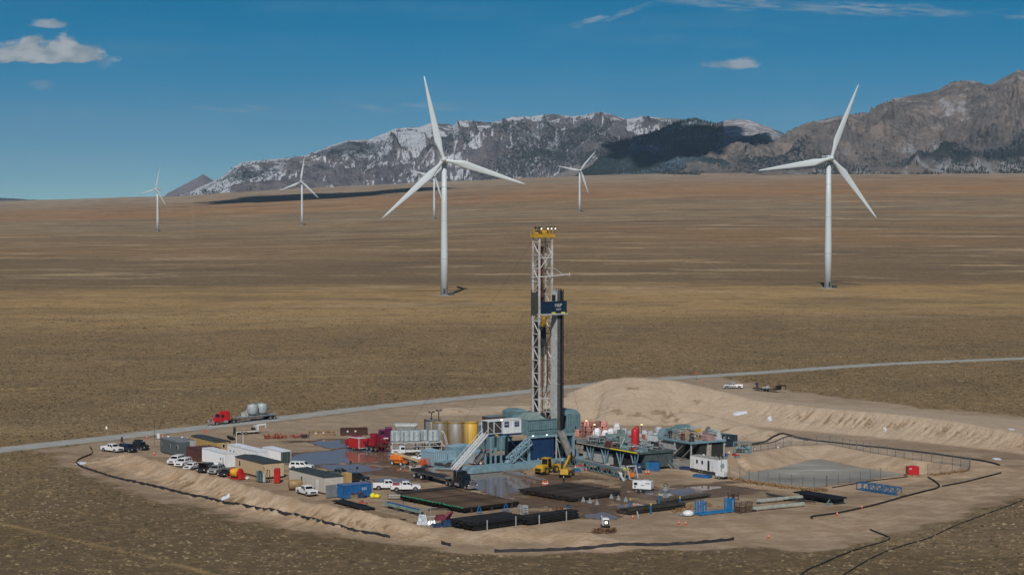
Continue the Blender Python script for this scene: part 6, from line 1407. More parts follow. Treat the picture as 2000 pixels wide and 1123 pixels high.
# ------------------------------------------------------------------ pipe racks
def pipeproto(name, r, L, m_, cap=None, n=8, coll=True):
    t_ = empty(name, (0, 0, -500), 0, 'x', 'pipe')
    b = MB(); b.cyl((0, 0, 0), (L, 0, 0), r, n)
    if coll: b.cyl((0, 0, 0), (.35, 0, 0), r * 1.35, n); b.cyl((L - .35, 0, 0), (L, 0, 0), r * 1.3, n)
    b.build('tube', m_, t_)
    if cap: MB().cyl((-.12, 0, 0), (-.001, 0, 0), r * 1.3, n).build('thread_cap', cap, t_)
    return t_
def rack(name, label, base, ang, Lp, Wd, h, m_=DARK, posts=True, postm=None):
    """base = left-bottom corner; pipes run along local x, rack spreads along local +y"""
    t_ = empty(name, (base[0], base[1], 0), ang, label, 'pipe rack', 'pipe racks')
    for fx in (.14, .5, .86):
        b = MB(); x = Lp * fx; b.prism([(x - .35, 0), (x + .35, 0), (x + .08, h - .12), (x - .08, h - .12)], 0, .12); b.prism([(x - .35, 0), (x + .35, 0), (x + .08, h - .12), (x - .08, h - .12)], Wd * .5, Wd * .5 + .12); b.prism([(x - .35, 0), (x + .35, 0), (x + .08, h - .12), (x - .08, h - .12)], Wd - .12, Wd)
        b.box(x - .12, x + .12, 0, Wd, h - .12, h); b.build('rack_beam', m_, t_)
    return t_
def fill(proto, label, base, ang, n, pitch, z, group, dx=0.0, jitter=.25, first=False, seed=0):
    rr = random.Random(seed); ca, sa_ = math.cos(R(ang)), math.sin(R(ang)); cm = children_map(); out = []
    for i in range(n):
        x = dx + rr.uniform(-jitter, jitter); y = .12 + i * pitch
        o = copy_tree(proto, (base[0] + ca * x - sa_ * y, base[1] + sa_ * x + ca * y, z), ang + rr.uniform(-.35, .35), label, cm=cm); o['group'] = group; out.append(o)
    return out
def drop(proto):
    for c in kids(proto): bpy.data.objects.remove(c)
    bpy.data.objects.remove(proto)
PB = P(906, 1003); PA = (PB.x, PB.y)
ANGP = 38
def back(base, ang, d): return base
pr = pipeproto('drill_pipe', .085, 13.0, PIPE2, GREENCAP); pr2 = pipeproto('drill_pipe', .085, 13.0, PIPE)
lab = 'brown drill pipe on the large rack behind the blue props'
rack('pipe_rack', 'large low rack covered with brown pipe, its left ends capped green', PA, ANGP, 13.0, 20.6, .95)
fill(pr, lab + ', green cap at left', PA, ANGP, 62, .165 * 2, 1.04, 'green-capped drill pipe on the large rack', seed=1)
PC = P(1118, 981)
rack('pipe_rack', 'large low rack of dark pipe in front of the yellow machines', PC, 42, 13.0, 15.2, .8)
fill(pr2, 'dark drill pipe lying on the rack in front of the yellow machines', PC, 42, 47, .325, .89, 'drill pipe on the middle rack', seed=2)
PD = P(786, 976)
rack('pipe_rack', 'narrow rack of dark pipe between the white pickups and the large brown rack', PD, ANGP, 13.0, 3.0, 1.0)
fill(pr2, 'dark drill pipe on the narrow rack beside the white pickups', PD, ANGP, 9, .33, 1.09, 'drill pipe on the narrow rack', seed=3)
prc = pipeproto('casing_pipe', .11, 12.2, CASING, coll=False)
def stack(label, rlabel, base, ang, n, layers, pitch, group):
    rk = rack('pipe_stack_bearers', rlabel, base, ang, 12.2, n * pitch + .2, .22)
    for k_ in range(layers): fill(prc, label, base, ang, n, pitch, .34 + k_ * .27, group, dx=(-.2 if k_ % 2 else .15), jitter=.3, seed=10 + k_)
    return rk
PE = P(924, 1038)
r1 = stack('black casing pipe in the layered stack at the front berm, left of the two stacks', 'timber bearers and white stakes under the left black pipe stack', (PE.x, PE.y), 40, 20, 5, .33, 'black pipe in the left front stack')
PF = P(1030, 1027)
r2 = stack('black casing pipe in the layered stack at the front berm, right of the two stacks', 'timber bearers and white stakes under the right black pipe stack', (PF.x, PF.y), 40, 9, 5, .33, 'black pipe in the right front stack')
for rk, xs in ((r1, (3.0, 9.5)), (r2, (2.6, 9.0))):
    for x in xs: MB().bar((x, -.18, 0), (x, -.18, 1.75), .14).build('stake', LGREY, rk)
# props of the big rack
for u_, v_, lb in ((936, 1003, 'blue triangular prop leaning at the front edge of the large pipe rack, left one'), (988, 998, 'blue triangular prop leaning at the front edge of the large pipe rack, right one')):
    t_ = empty('rack_prop', at(u_, v_), 30, lb, 'prop', 'blue rack props'); b = MB(); b.bar((-.65, 0, 0), (0, 0, 1.5), .1); b.bar((.65, 0, 0), (0, 0, 1.5), .1); b.bar((-.4, 0, .55), (.4, 0, .55), .08); b.build('frame', BBLUE, t_); MB().box(-.75, .75, -.15, .15, 0, .05).build('foot', BLUE, t_)
for i, (u_, v_) in enumerate([(1139, 979), (1152, 982), (1166, 985), (1194, 973), (1208, 976), (1222, 979)]):
    t_ = empty('cone_stand', at(u_, v_), 0, ('small grey triangular stand beside the middle pipe rack, nearer row' if i < 3 else 'small grey triangular stand beside the middle pipe rack, farther row'), 'stand', 'nearer row of grey triangular stands' if i < 3 else 'farther row of grey triangular stands')
    MB().fr((-.45, .45, -.35, .35), 0, (-.04, .04, -.04, .04), .95).build('stand_body', mat('stand_grey', (.20, .24, .24), .7), t_); MB().box(-.55, .55, -.4, .4, 0, .05).build('foot', DARK, t_)
t_ = empty('wire_spool_cage', at(1024, 1008), 30, 'pale grey slatted cage standing between the pipe stacks', 'cage'); b = MB(); [b.bar((x, y, 0), (x, y, 2.0), .09) for x in (-.5, .5) for y in (-.4, .4)]; [b.box(-.5, .5, -.45, -.40, z, z + .25) for z in (.8, 1.2, 1.6)]; b.box(-.5, .5, -.4, .4, 1.9, 2.0); b.build('cage_frame', LGREY, t_); MB().box(-.4, .4, -.3, .3, .5, 1.5).build('contents', MGREY, t_)

# black flatbed semi
t_ = empty('semi_truck', at(922, 957), -58, 'black highway tractor with chrome grille pulling an empty flatbed beside the large pipe rack', 'semi truck', 'semi trucks')
x5 = tractor(t_, mat('semi_black', (.012, .016, .020), .25, dirt=.3), 0.3, sleeper=True, nose=2.4)
b = MB(); b.box(-22.5, -8.3, -1.28, 1.28, 1.22, 1.42); b.box(-22, -8.5, -.35, .35, .85, 1.22); b.box(-22.5, -21.0, -1.28, 1.28, 1.42, 1.9); b.build('trailer_deck', BLACK, t_)
b = MB(); b.box(-8.5, -7.6, -1.25, 1.25, 1.42, 1.75); [b.bar((-22.4, s_ * 1.29, 1.32), (-8.4, s_ * 1.29, 1.32), .06, .1) for s_ in (-1, 1)]; b.build('deck_edge', MGREY, t_)
for x in (-18.2, -21.2):
    for s_ in (1, -1): wheel(t_, x, s_ * 1.26, .52, .58, WHITE)

# left front clutter
PG = P(710, 999)
rk = empty('pipe_bundle_rack', (PG.x, PG.y, 0), E1, 'low sleepers under the black pipe bundle before the left berm', 'pipe rack', 'pipe racks'); [MB().box(-x - .1, -x + .1, -.3, 3.0, 0, .3).build('rack_beam', DARK, rk) for x in (1, 6, 11)]
prl = pipeproto('casing_pipe', .13, 12.5, CASING, coll=False)
fill(prl, 'black pipe in the long bundle lying along the left berm', (PG.x - 12.5 * math.cos(R(E1)), PG.y - 12.5 * math.sin(R(E1))), E1, 9, .29, .44, 'black pipe in the bundle by the left berm', seed=5)
junk('channel_beams', 'rusty brown steel channels continuing the black pipe bundle', 'steel beams', 752, 1010, [('channel', WOOD, lambda b: [b.bar((-6.0 + .3 * i, y, .5), (5.5 - .5 * i, y, .45), .22, .3) for i, y in enumerate((-.9, -.3, .4))]), ('cross_member', DARK, lambda b: [b.box(x, x + .3, -1.1, .8, 0, .36) for x in (-5, -1.5, 2, 5)]), ('bracket', RUST, lambda b: [b.box(x, x + 1.6, -1.25, -1.05, .1, .5) for x in (-3.5, 3)])], E1 + 6)
junk('conveyor_frame', 'long blue and pale green conveyor frame left of the big pipe rack', 'conveyor', 800, 1002, [('beam', BLUE, lambda b: (b.bar((-8.5, .5, .9), (2.5, .5, .9), .3, .35), b.bar((-3, .5, 1.0), (-3, .5, 1.9), .1))), ('side_channel', mat('pale_green_paint', (.24, .34, .30), .6, var=.3), lambda b: (b.bar((-8.6, -.3, .8), (4, -.3, .8), .2, .5), b.bar((4, -.3, 1.2), (4, 1.8, 1.2), .1))), ('leg', DARK, lambda b: [b.box(x, x + .5, -.4, .9, 0, .55) for x in (-7, -3.5, .5, 2.8)])], E1 + 2)
junk('wrapped_machine', 'silver foil-wrapped machine at the edge of the front berm', 'machine', 826, 1025, [('wrapping', mat('foil_wrap', (.55, .57, .58), .3, .5, var=.3, scale=3, bump=.8), lambda b: (b.fr((-1.2, .9, -.8, .8), .1, (-.7, .5, -.4, .4), 1.9), b.fr((.7, 2.4, -.7, .7), .1, (1.0, 2.0, -.2, .3), .9))), ('frame', LGREY, lambda b: (b.bar((.5, 0, 1.4), (3.2, 0, 1.7), .14), b.bar((3.0, 0, 1.7), (3.0, 0, .3), .12), b.bar((-.4, 0, 1.8), (-.4, 0, 2.5), .08)))], 5)
junk('hose_coil', 'small coil of hoses and rope left of the silver wrapped machine', 'hose coil', 801, 1022, [('coil', WOOD, lambda b: b.tube([(.6 * math.cos(a), .25 * math.sin(a * 2), .6 + .6 * math.sin(a)) for a in np.linspace(0, 12, 40)], .06, 6)), ('rope', RUST, lambda b: b.tube([(.8 + .3 * math.cos(a), .3 * math.sin(a), .1 + .01 * a) for a in np.linspace(0, 15, 40)], .05, 5))], 0)
junk('engine_skid', 'dark red engine on a navy skid beside the silver wrapped machine', 'engine', 866, 1028, [('engine', mat('engine_maroon', (.16, .012, .03), .5, var=.3), lambda b: (b.fr((-1.5, .3, -.7, .7), 1.2, (-1.2, .2, -.5, .5), 2.1), b.cyl((.3, 0, 1.5), (1.2, 0, 2.4), .35, 10), b.cyl((.9, .3, 1.3), (1.7, .3, 2.6), .25, 8))), ('skid', NAVY, lambda b: (b.box(-2.0, 2.0, -.9, .9, .1, .5), b.box(-.2, 1.9, -.85, .85, .5, 1.3))), ('mast', GSTEEL, lambda b: (b.bar((-2.4, -.5, 0), (-2.4, -.5, 3.6), .12), b.bar((-2.4, -.5, .2), (-.4, -.9, .1), .1), b.bar((-3.4, -.5, 3.5), (-1.4, -.5, 3.5), .1)))], 15)
junk('spreader_beam', 'dark lifting beam on the ground behind the engine skid', 'beam', 858, 996, [('beam', DARK, lambda b: b.bar((-2, 0, .3), (2, 0, .3), .25)), ('foot', DARK, lambda b: [b.box(x - .3, x + .3, -.4, .4, 0, .15) for x in (-1.8, 1.8)])], 0)
junk('concrete_block', 'pale concrete block on the ground under the flatbed of the black truck', 'block', 844, 929, [('block', GRAVEL, lambda b: b.fr((-.6, .6, -.6, .6), 0, (-.55, .55, -.55, .55), 1.6)), ('lifting_eye', DARK, lambda b: b.bar((0, 0, 1.6), (0, 0, 1.8), .1))], E1)
junk('support_stand', 'pale steel stand under the end of the narrow pipe rack', 'stand', 775, 975, [('stand', LGREY, lambda b: (b.box(-1.6, 1.8, -.3, .3, .3, .45), b.box(-1.6, 1.8, -.3, .3, .8, .9))), ('leg', DARK, lambda b: [b.bar((x, 0, 0), (x, 0, 1.2), .12) for x in (-1.7, 1.9)])], 0)
for u_, v_, L_, lb in ((1020, 931, 8.5, 'pair of pale pipes on the ground in front of the teal skid base'), (1057, 939, 6.0, 'pair of thin pipes ending by the yellow wheel loader')):
    junk('guide_rails', lb, 'pipes', u_, v_, [('rail', GSTEEL, lambda b: [b.cyl((-L_, y, .25), (0, y, .25), .12, 8) for y in (0, .9)]), ('sleeper', WOOD, lambda b: [b.box(-x - .1, -x + .1, -.3, 1.2, 0, .12) for x in (.5, L_ - .5)])], E1 - 4)

# yellow machines at the rig
t_ = empty('wheel_loader', at(1069, 924), 55, 'yellow wheel loader with forks, left of the two yellow machines at the rig', 'wheel loader')
b = MB(); b.fr((-3.2, -.9, -1.0, 1.0), .9, (-3.0, -.9, -.85, .85), 2.0); b.box(-3.5, -2.7, -1.25, 1.25, .7, 1.5); b.box(-.9, 1.6, -.5, .5, .8, 1.4); b.build('body', YELLOW, t_, .08)
b = MB(); b.box(-3.56, -3.51, -.7, .7, .85, 1.4); b.build('grille', BLACK, t_)
b = MB(); b.fr((-1.0, .5, -.8, .8), 1.5, (-.9, .3, -.7, .7), 3.15); b.build('cab_glass', GLASS, t_)
b = MB(); [b.bar((x, y, 1.5), (x * .9, y * .88, 3.15), .1) for x in (-1.0, .5) for y in (-.82, .82)]; b.box(-1.05, .45, -.8, .8, 3.15, 3.35); b.build('cab_roof', YELLOW, t_)
b = MB(); b.bar((1.0, -.5, 1.9), (3.6, -.5, .9), .28, .4); b.bar((1.0, .5, 1.9), (3.6, .5, .9), .28, .4); b.box(3.5, 3.7, -1.0, 1.0, .4, 1.6); b.build('lift_arm', YELLOW, t_)
b = MB(); [b.box(3.7, 5.3, y - .1, y + .1, .4, .5) for y in (-.6, .6)]; b.build('fork', DARK, t_)
for x in (-2.0, 1.6):
    for s_ in (1, -1): wheel(t_, x, s_ * 1.35, .78, .6, YELLOW)
t_ = empty('telehandler', at(1107, 930), 76, 'yellow telehandler seen from behind with its boom raised towards the pipe ramp', 'telehandler')
b = MB(); b.box(-2.6, 2.2, -.55, .55, .7, 1.3); b.fr((-2.8, -1.8, -.9, .9), .7, (-2.6, -1.8, -.8, .8), 1.8); b.build('body', YELLOW, t_, .06)
b = MB(); b.bar((-2.4, 0, 2.1), (3.0, 0, 3.8), .45, .55); b.build('boom', YELLOW, t_); b = MB(); b.bar((3.0, 0, 3.8), (4.6, 0, 4.4), .32, .4); b.bar((4.5, 0, 4.5), (4.9, 0, 3.2), .3); b.box(4.8, 5.0, -.7, .7, 2.6, 3.6); b.build('boom_head', DARK, t_)
MB().fr((-.8, .8, .45, 1.15), 1.0, (-.7, .5, .5, 1.1), 2.6).build('cab', mat('machine_cab', (.05, .05, .045), .2), t_)
for x in (-1.7, 1.7):
    for s_ in (1, -1): wheel(t_, x, s_ * 1.2, .62, .42, YELLOW)
person('worker in white helmet and dark clothes standing by the rig substructure', 1051, 912, -60, vest=mat('grey_coat', (.25, .28, .33), .9))
person('worker in white helmet standing between the two yellow machines', 1098, 914, 200, vest=mat('dark_green_coat', (.04, .06, .05), .9))
person('worker in black with white helmet walking at the edge of the middle pipe rack', 1101, 948, 180, vest=mat('black_coat', (.02, .02, .025), .9), pose=1)
person('worker in dark overalls and white helmet beside the small light plant on the haul road', 1175, 1027, 20, vest=mat('navy_coat', (.03, .035, .07), .9))
for i, (u_, v_) in enumerate([(1061, 950), (1065, 951), (1069, 950)]): cone(u_, v_, 'tall slim orange cone in the cluster left of the walking worker', 1.35, 'cluster of tall orange cones')
for i, (u_, v_) in enumerate([(1124, 918), (1128, 919)]): cone(u_, v_, 'tall slim orange cone beside the catwalk behind the telehandler', 1.25, 'pair of tall cones at the catwalk')
for i, (u_, v_) in enumerate([(1262, 926), (1267, 926)]): cone(u_, v_, 'orange cone right of the small dark blue box', 1.0, 'pair of cones at the dark blue box')

# small light plant
t_ = empty('light_plant', at(1182, 1030), -80, 'small round-nosed light plant with one lit lamp on the haul road', 'light plant')
b = MB(); b.fr((-.9, .9, -.65, .65), .45, (-.7, .8, -.6, .6), 1.75); b.build('housing', WHITE, t_, .18); MB().box(.88, .93, -.5, .5, .6, 1.5).build('front_panel', BLACK, t_); MB().box(.94, .98, -.28, .22, .85, 1.25).build('lamp', LAMP, t_)
wheel(t_, 0, .8, .32, .2); wheel(t_, 0, -.8, .32, .2)
t_ = empty('timber_pile', at(1180, 1040), 0, 'heap of broken brown timber and brush below the light plant', 'timber pile')
random.seed(5); b = MB(); [b.bar((random.uniform(-2.2, 2.2), random.uniform(-1.2, 1.2), random.uniform(0, .5)), (random.uniform(-2.2, 2.2), random.uniform(-1.2, 1.2), random.uniform(.1, .9)), .10) for _ in range(46)]; b.build('timber', mat('brown_timber', (.16, .08, .035), .9, var=.5, scale=3), t_)
b = MB(); [b.bar((random.uniform(-3.2, -1), random.uniform(-.5, .9), .4), (random.uniform(-.5, 1.5), random.uniform(-1.4, -.4), .15), .09) for _ in range(7)]; b.build('plank', WOOD, t_)

# white generator trailer, blue posts, casing
t_ = empty('generator_trailer', at(1256, 961), -22, 'white generator trailer with black lettering standing alone on the mud', 'generator')
b = MB(); b.fr((-1.9, 1.9, -.9, .9), .75, (-1.9, 1.9, -.85, .85), 2.3); b.box(-.1, 1.0, -.8, .8, 2.3, 2.42); b.build('housing', CWHITE, t_, .05)
b = MB(); b.box(-2.0, 2.0, -.85, .85, .45, .74); b.bar((1.9, 0, .5), (3.1, 0, .5), .14); b.build('chassis', BLACK, t_)
for x in (-1.1, -.2): wheel(t_, x, -1.0, .36, .22); wheel(t_, x, 1.0, .36, .22)
b = MB(); b.box(-1.6, -.9, -.92, -.901, 1.5, 2.0); b.box(-1.5, -1.2, -.92, -.901, 1.0, 1.3); b.build('vent_panel', BLACK, t_); text_mesh('lettering', 'MMD', .42, BLACK, t_, (1.2, -.895, 1.85), (R(90), 0, 0)); text_mesh('lettering', '60kW', .30, BLACK, t_, (.2, -.90, 1.5), (R(90), 0, 0))
junk('wellhead', 'dark grey wellhead block with a ring on top beside the mud puddle', 'wellhead', 1300, 972, [('block', MGREY, lambda b: (b.box(-.85, .85, -.7, .7, .1, 1.1), b.lathe([(.6, 1.1), (.7, 1.2), (.7, 1.7), (.4, 1.9), (.45, 2.2)], n=14))), ('lifting_ring', DARK, lambda b: b.tube([(.35 * math.cos(a), 0, 2.5 + .35 * math.sin(a)) for a in np.linspace(0, 6.3, 14)], .07, 6)), ('valve', LGREY, lambda b: (b.cyl((-1.0, -.4, .6), (-.6, -.8, .6), .25, 8), b.cyl((.5, -.9, .6), (.9, -.5, .6), .25, 8)))], 0)
prx = pipeproto('large_casing', .26, 13.6, mat('weathered_casing', (.048, .044, .034), .65, .2, var=.4), coll=False, n=14)
PH = P(1228, 1006)
fill(prx, 'large dark casing pipe lying between the blue marker posts', (PH.x, PH.y), 37, 7, .55, .34, 'large casing pipes between blue posts', seed=6)
fill(prx, 'large dark casing pipe lying between the blue marker posts', (PH.x, PH.y), 37, 5, .55, .80, 'large casing pipes between blue posts', dx=.2, seed=7)
rk = empty('pipe_bundle_rack', (PH.x, PH.y, 0), 37, 'sleepers under the large dark casing pipes', 'pipe rack', 'pipe racks'); [MB().box(x - .1, x + .1, -.3, 4.2, 0, .08).build('rack_beam', DARK, rk) for x in (1.5, 7, 12)]
PI_ = P(1290, 984)
fill(prx, 'large casing pipe with a pale dusty top lying behind the blue marker posts', (PI_.x, PI_.y), 40, 2, .6, .45, 'pale topped casing pipes', seed=8)
for u_, v_, lb in ((1231, 995, 'blue post with yellow top at the left end of the large casing pipes'), (1271, 1005, 'blue post with yellow foot in front of the large casing pipes'), (1287, 985, 'plain blue post behind the large casing pipes'), (1328, 991, 'blue post with yellow top at the right end of the large casing pipes')):
    t_ = empty('rack_post', at(u_, v_), 37, lb, 'post', 'blue rack posts'); MB().bar((0, 0, 0), (0, 0, 1.75), .2).build('post_body', BBLUE, t_); MB().bar((0, 0, 1.76), (0, 0, 2.1), .17).build('post_cap', BYEL, t_); MB().box(-.4, .4, -.3, .3, 0, .05).build('foot', YELLOW, t_)
t_ = empty('bollard', at(1247, 1012), 0, 'leaning grey pipe bollard beside an orange cone', 'bollard'); MB().cyl((0, 0, 0), (-.25, 0, 1.3), .14, 10).build('tube', LGREY, t_); MB().box(-.2, .3, -.25, .25, 0, .05).build('foot', MGREY, t_)
for u_, v_, lb in ((1236, 1013, 'orange cone left of the leaning grey bollard'), (1326, 1024, 'orange cone on the haul road edge, left of a close pair'), (1339, 1025, 'orange cone on the haul road edge, right of a close pair'), (1501, 1051, 'small orange cone alone in the middle of the haul road'), (1635, 1007, 'orange cone in front of the long black hose, left one'), (1683, 993, 'orange cone at the long black hose, right one'), (1372, 746, 'orange cone at the road junction behind the spoil heap')): cone(u_, v_, lb, .8)

# blue cradle frame
t_ = empty('pipe_cradle', at(1364, 1006), 33, 'bright blue pipe cradle with two groups of upright posts', 'pipe cradle')
b = MB(); [b.bar((-.4, y, .3), (8.2, y, .3), .2, .3) for y in (-.7, .7)]; [b.bar((x, -.9, .25), (x, .9, .25), .2) for x in (0, 1.4, 3.2, 5, 6.8, 8.0)]; b.build('base_frame', BBLUE, t_)
for x in (.0, 1.2, 6.8, 7.8):
    for y in (-.7, .1, .8): MB().bar((x, y, .4), (x, y, 2.6), .2, .24).build('upright', BBLUE, t_)
t_ = empty('sand_bag', at(1344, 1007), 0, 'white bulk bag slumped at the left end of the blue cradle', 'bag'); MB().lathe([(.6, 0), (1.1, .25), (1.0, .7), (.5, 1.0), (.05, 1.05)], n=12).build('bag_body', CWHITE, t_); MB().lathe([(.4, 0), (.55, .2), (.3, .5), (.02, .55)], (-1.3, -.2, 0), 10).build('bag_flap', MGREY, t_)
t_ = empty('rusty_stand', at(1432, 976), 10, 'dark rusty H-shaped steel stand alone on the sand', 'steel stand'); b = MB(); [b.bar((x, 0, 0), (x, 0, 1.45), .16) for x in (-1.0, 1.0)]; b.bar((-1, 0, .8), (1, 0, .8), .25); b.bar((-.3, 0, .2), (.3, 0, 1.2), .3); b.bar((.3, 0, .2), (-.3, 0, 1.2), .3); b.build('frame', mat('dark_rust', (.06, .03, .022), .9), t_); MB().box(-1.2, 1.2, -.3, .3, 0, .1).build('foot', DARK, t_)
t_ = empty('mesh_basket', at(1452, 1000), 33, 'brown wire basket filled with scrap at the end of the pale beams', 'basket'); b = MB(); [b.bar((x, y, 0), (x, y, 1.9), .09) for x in (-1.5, 0, 1.5) for y in (-.7, .7)]; [b.bar((-1.5, y, z), (1.5, y, z), .05) for y in (-.7, .7) for z in np.arange(.2, 1.95, .24)]; [b.bar((x, -.7, z), (x, .7, z), .05) for x in (-1.5, 1.5) for z in np.arange(.2, 1.95, .24)]; b.build('basket_frame', mat('dark_rust', (.06, .03, .022), .9), t_); b = MB(); b.box(-1.4, 1.4, -.62, .62, .1, 1.1); b.build('contents', WOOD, t_)
for u_, v_, L_, lb in ((1470, 999, 12.0, 'long pale green steel beam, nearer of two beside the wire basket'), (1478, 984, 11.0, 'long pale grey steel beam, farther of two beside the wire basket')):
    t_ = empty('steel_beam', at(u_, v_), 30, lb, 'steel beam', 'long pale beams'); MB().bar((0, 0, .65), (L_, 0, .65), .3, .5).build('beam', mat('pale_green_grey', (.40, .44, .38), .6, var=.2), t_); MB().box(.3, .6, -.4, .4, 0, .38).build('block', DARK, t_)
t_ = empty('grating_rack', at(1632, 987), E1 + 3, 'stack of black grating panels on grey trestles beside the haul road', 'grating rack')
b = MB(); b.box(-11, 0, -.2, 3.0, 1.1, 1.25); [b.box(x, x + .08, -.35, 3.1, 1.26, 1.36) for x in np.arange(-11, 0, .3)]; b.build('grating', mat('black_grating', (.016, .02, .024), .6), t_)
b = MB(); b.box(-10, -.5, .3, 2.7, .5, 1.05); [b.bar((x, -.3, .45), (x, 3.2, .45), .2) for x in (-10, -6, -2)]; b.build('lower_panels', BLACK, t_)
for x in (-9.5, -1.5): b = MB(); b.bar((x, -.9, 0), (x, 0, 1.1), .14); b.bar((x, .6, 0), (x, 0, 1.1), .14); b.box(x - .4, x + .4, -1.0, 3.4, .05, .3); b.build('trestle', TEALR, t_)
t_ = empty('pipe_row', at(1610, 985), E1 + 2, 'few loose dark pipes sticking out beside the grating rack', 'pipes'); b = MB(); [b.cyl((-15 + i * .8, -1.2 - i * .45, .5), (-1.0 - i * .9, -1.2 - i * .45, .4), .09, 7) for i in range(4)]; b.build('pipe', DARK, t_); MB().box(-8, -7.6, -3.0, -1.0, .05, .3).build('sleeper', WOOD, t_)
t_ = empty('lattice_frame', at(1673, 956), math.degrees(math.atan2(P(1750, 968).y - P(1673, 956).y, P(1750, 968).x - P(1673, 956).x)), 'bright blue lattice frame section lying on the sand', 'lattice frame')
b = MB(); L_ = (P(1750, 968) - P(1673, 956)).length
for y in (0, 1.5):
    for z in (.1, 1.5): b.bar((0, y, z), (L_, y, z), .14)
    n_ = 6
    for i in range(n_ + 1): b.bar((L_ * i / n_, y, .1), (L_ * i / n_, y, 1.5), .14)
    for i in range(1, n_): b.bar((L_ * i / n_, y, .1 if i % 2 else 1.5), (L_ * (i + 1) / n_, y, 1.5 if i % 2 else .1), .12)
[b.bar((L_ * i / 6, 0, z), (L_ * i / 6, 1.5, z), .1) for i in range(7) for z in (.1, 1.5)]; b.build('lattice', mat('lattice_blue', (.012, .13, .30), .45), t_); MB().box(L_ + .2, L_ + 1.8, .2, 1.0, 0, .5).build('timber_block', WOOD, t_)
junk('fuel_cube', 'bright red steel tank on a timber base at the corner of the pit', 'tank', 1782, 930, [('tank', RED, lambda b: (b.box(-1.15, 1.15, -1.0, 1.0, .45, 2.1), b.box(-.3, .3, -.3, .3, 2.1, 2.25))), ('base', WOOD, lambda b: b.box(-1.5, 1.6, -1.2, 1.2, 0, .42)), ('placard', WHITE, lambda b: b.box(-.95, -.45, -1.02, -1.001, 1.65, 1.8))], 5)

# catwalk
t_ = empty('catwalk', at(1230, 938), -61, 'long grey-green pipe catwalk with lattice sides leading down from the rig ramp', 'catwalk')
b = MB(); L_ = 26.0
for y in (0, 2.0):
    b.bar((-L_, y, .35), (0, y, .35), .18, .22); b.bar((-L_, y, 1.6), (-3, y, 1.6), .18, .22)
    for i in range(26): x = -L_ + i * .92; b.bar((x, y, .35 if i % 2 else 1.6), (x + .92, y, 1.6 if i % 2 else .35), .09)
    for x in np.arange(-L_, -1, 5.0): b.bar((x, y, .3), (x, y, 1.65), .3)
b.box(-L_, -3, .05, 1.95, 1.55, 1.62); b.build('lattice_side', TEAL, t_)
b = MB(); b.bar((-L_, 1.0, 1.8), (-2.5, 1.0, 1.8), .7, .2); b.build('trough', GSTEEL, t_)
b = MB(); b.bar((0, 0, .2), (-1, 0, 2.8), .2); b.bar((-2, 0, .2), (-1, 0, 2.8), .2); b.bar((0, 2, .2), (-1, 2, 2.8), .2); b.bar((-2, 2, .2), (-1, 2, 2.8), .2); b.bar((-1, -.2, 2.8), (-1, 2.2, 2.8), .25); b.bar((.6, -1.8, .1), (-2.2, -1.2, 1.6), .5, .15); b.bar((-3, -.8, .1), (1.5, 1.6, .1), .2); b.build('end_frame', LGREY, t_)
b = MB(); b.box(-.9, -.3, .3, 1.2, .6, 1.5); b.build('winch', ORANGE, t_); b = MB(); b.box(-3.2, -1.8, .4, 1.4, 1.7, 2.1); b.build('motor', BYEL, t_); MB().lathe([(.1, 2.2), (.35, 2.3), (.35, 2.8), (.1, 2.9)], (-2.0, -.9, -1.4), 10).build('drum', WHITE, t_)
junk('ramp_rails', 'long pale timber and rails lying beside the catwalk', 'rails', 1215, 943, [('rail', WOOD, lambda b: (b.bar((-25, 0, .12), (-2, 0, .12), .25, .2), b.bar((-22, -.9, .1), (-9, -.9, .1), .2, .15))), ('sleeper', GSTEEL, lambda b: [b.box(-x, -x + .4, -1.2, .5, .0, .03) for x in (4, 11, 18)])], -61)

# ------------------------------------------------------------------ mud tanks on trestles
random.seed(31)
t_ = empty('mud_tank_system', at(1243, 921), E1, 'long grey-green mud tank deck on V-shaped trestles right of the rig', 'mud tanks')
L_, DZ = 23.0, 3.9
b = MB(); b.box(-L_, 0, 0, 10.5, DZ - .35, DZ); b.box(-L_, -.3, 2.5, 10, .5, DZ - .36); b.build('tank_body', mat('tank_dark_green', (.075, .10, .10), .6, var=.3), t_)
b = MB(); b.box(-L_, -9, -.25, .05, DZ, DZ + .14); b.build('deck_edge', mat('cream_edge', (.46, .43, .33), .7, var=.3), t_); b = MB(); b.box(-9, .2, -.3, .1, DZ, DZ + .16); b.build('yellow_edge', BYEL, t_)
for k_, x in enumerate((-22, -17, -11.5, -6, -.8)):
    b = MB(); b.bar((x, .2, .1), (x - 1.5, .2, DZ - .3), .2); b.bar((x, .2, .1), (x + 1.2, .2, DZ - .3), .2); b.bar((x, .2, .1), (x, .2, DZ - .3), .16); b.bar((x - .9, .2, 0), (x + .9, .2, 0), .25, .2); b.build('trestle_leg', LBLUE, t_)
b = MB()
for y in (.1, 10.3):
    for x in np.arange(-L_, .1, 2.0): b.bar((x, y, DZ), (x, y, DZ + 1.1), .06)
    for z in (.55, 1.1): b.bar((-L_, y, DZ + z), (0, y, DZ + z), .05)
b.build('railing', GSTEEL, t_)
pal = [TEAL, TEALR, MGREY, LBLUE, DARK, TEAL, MGREY, GSTEEL, BROWNM, DGREEN, DARK]
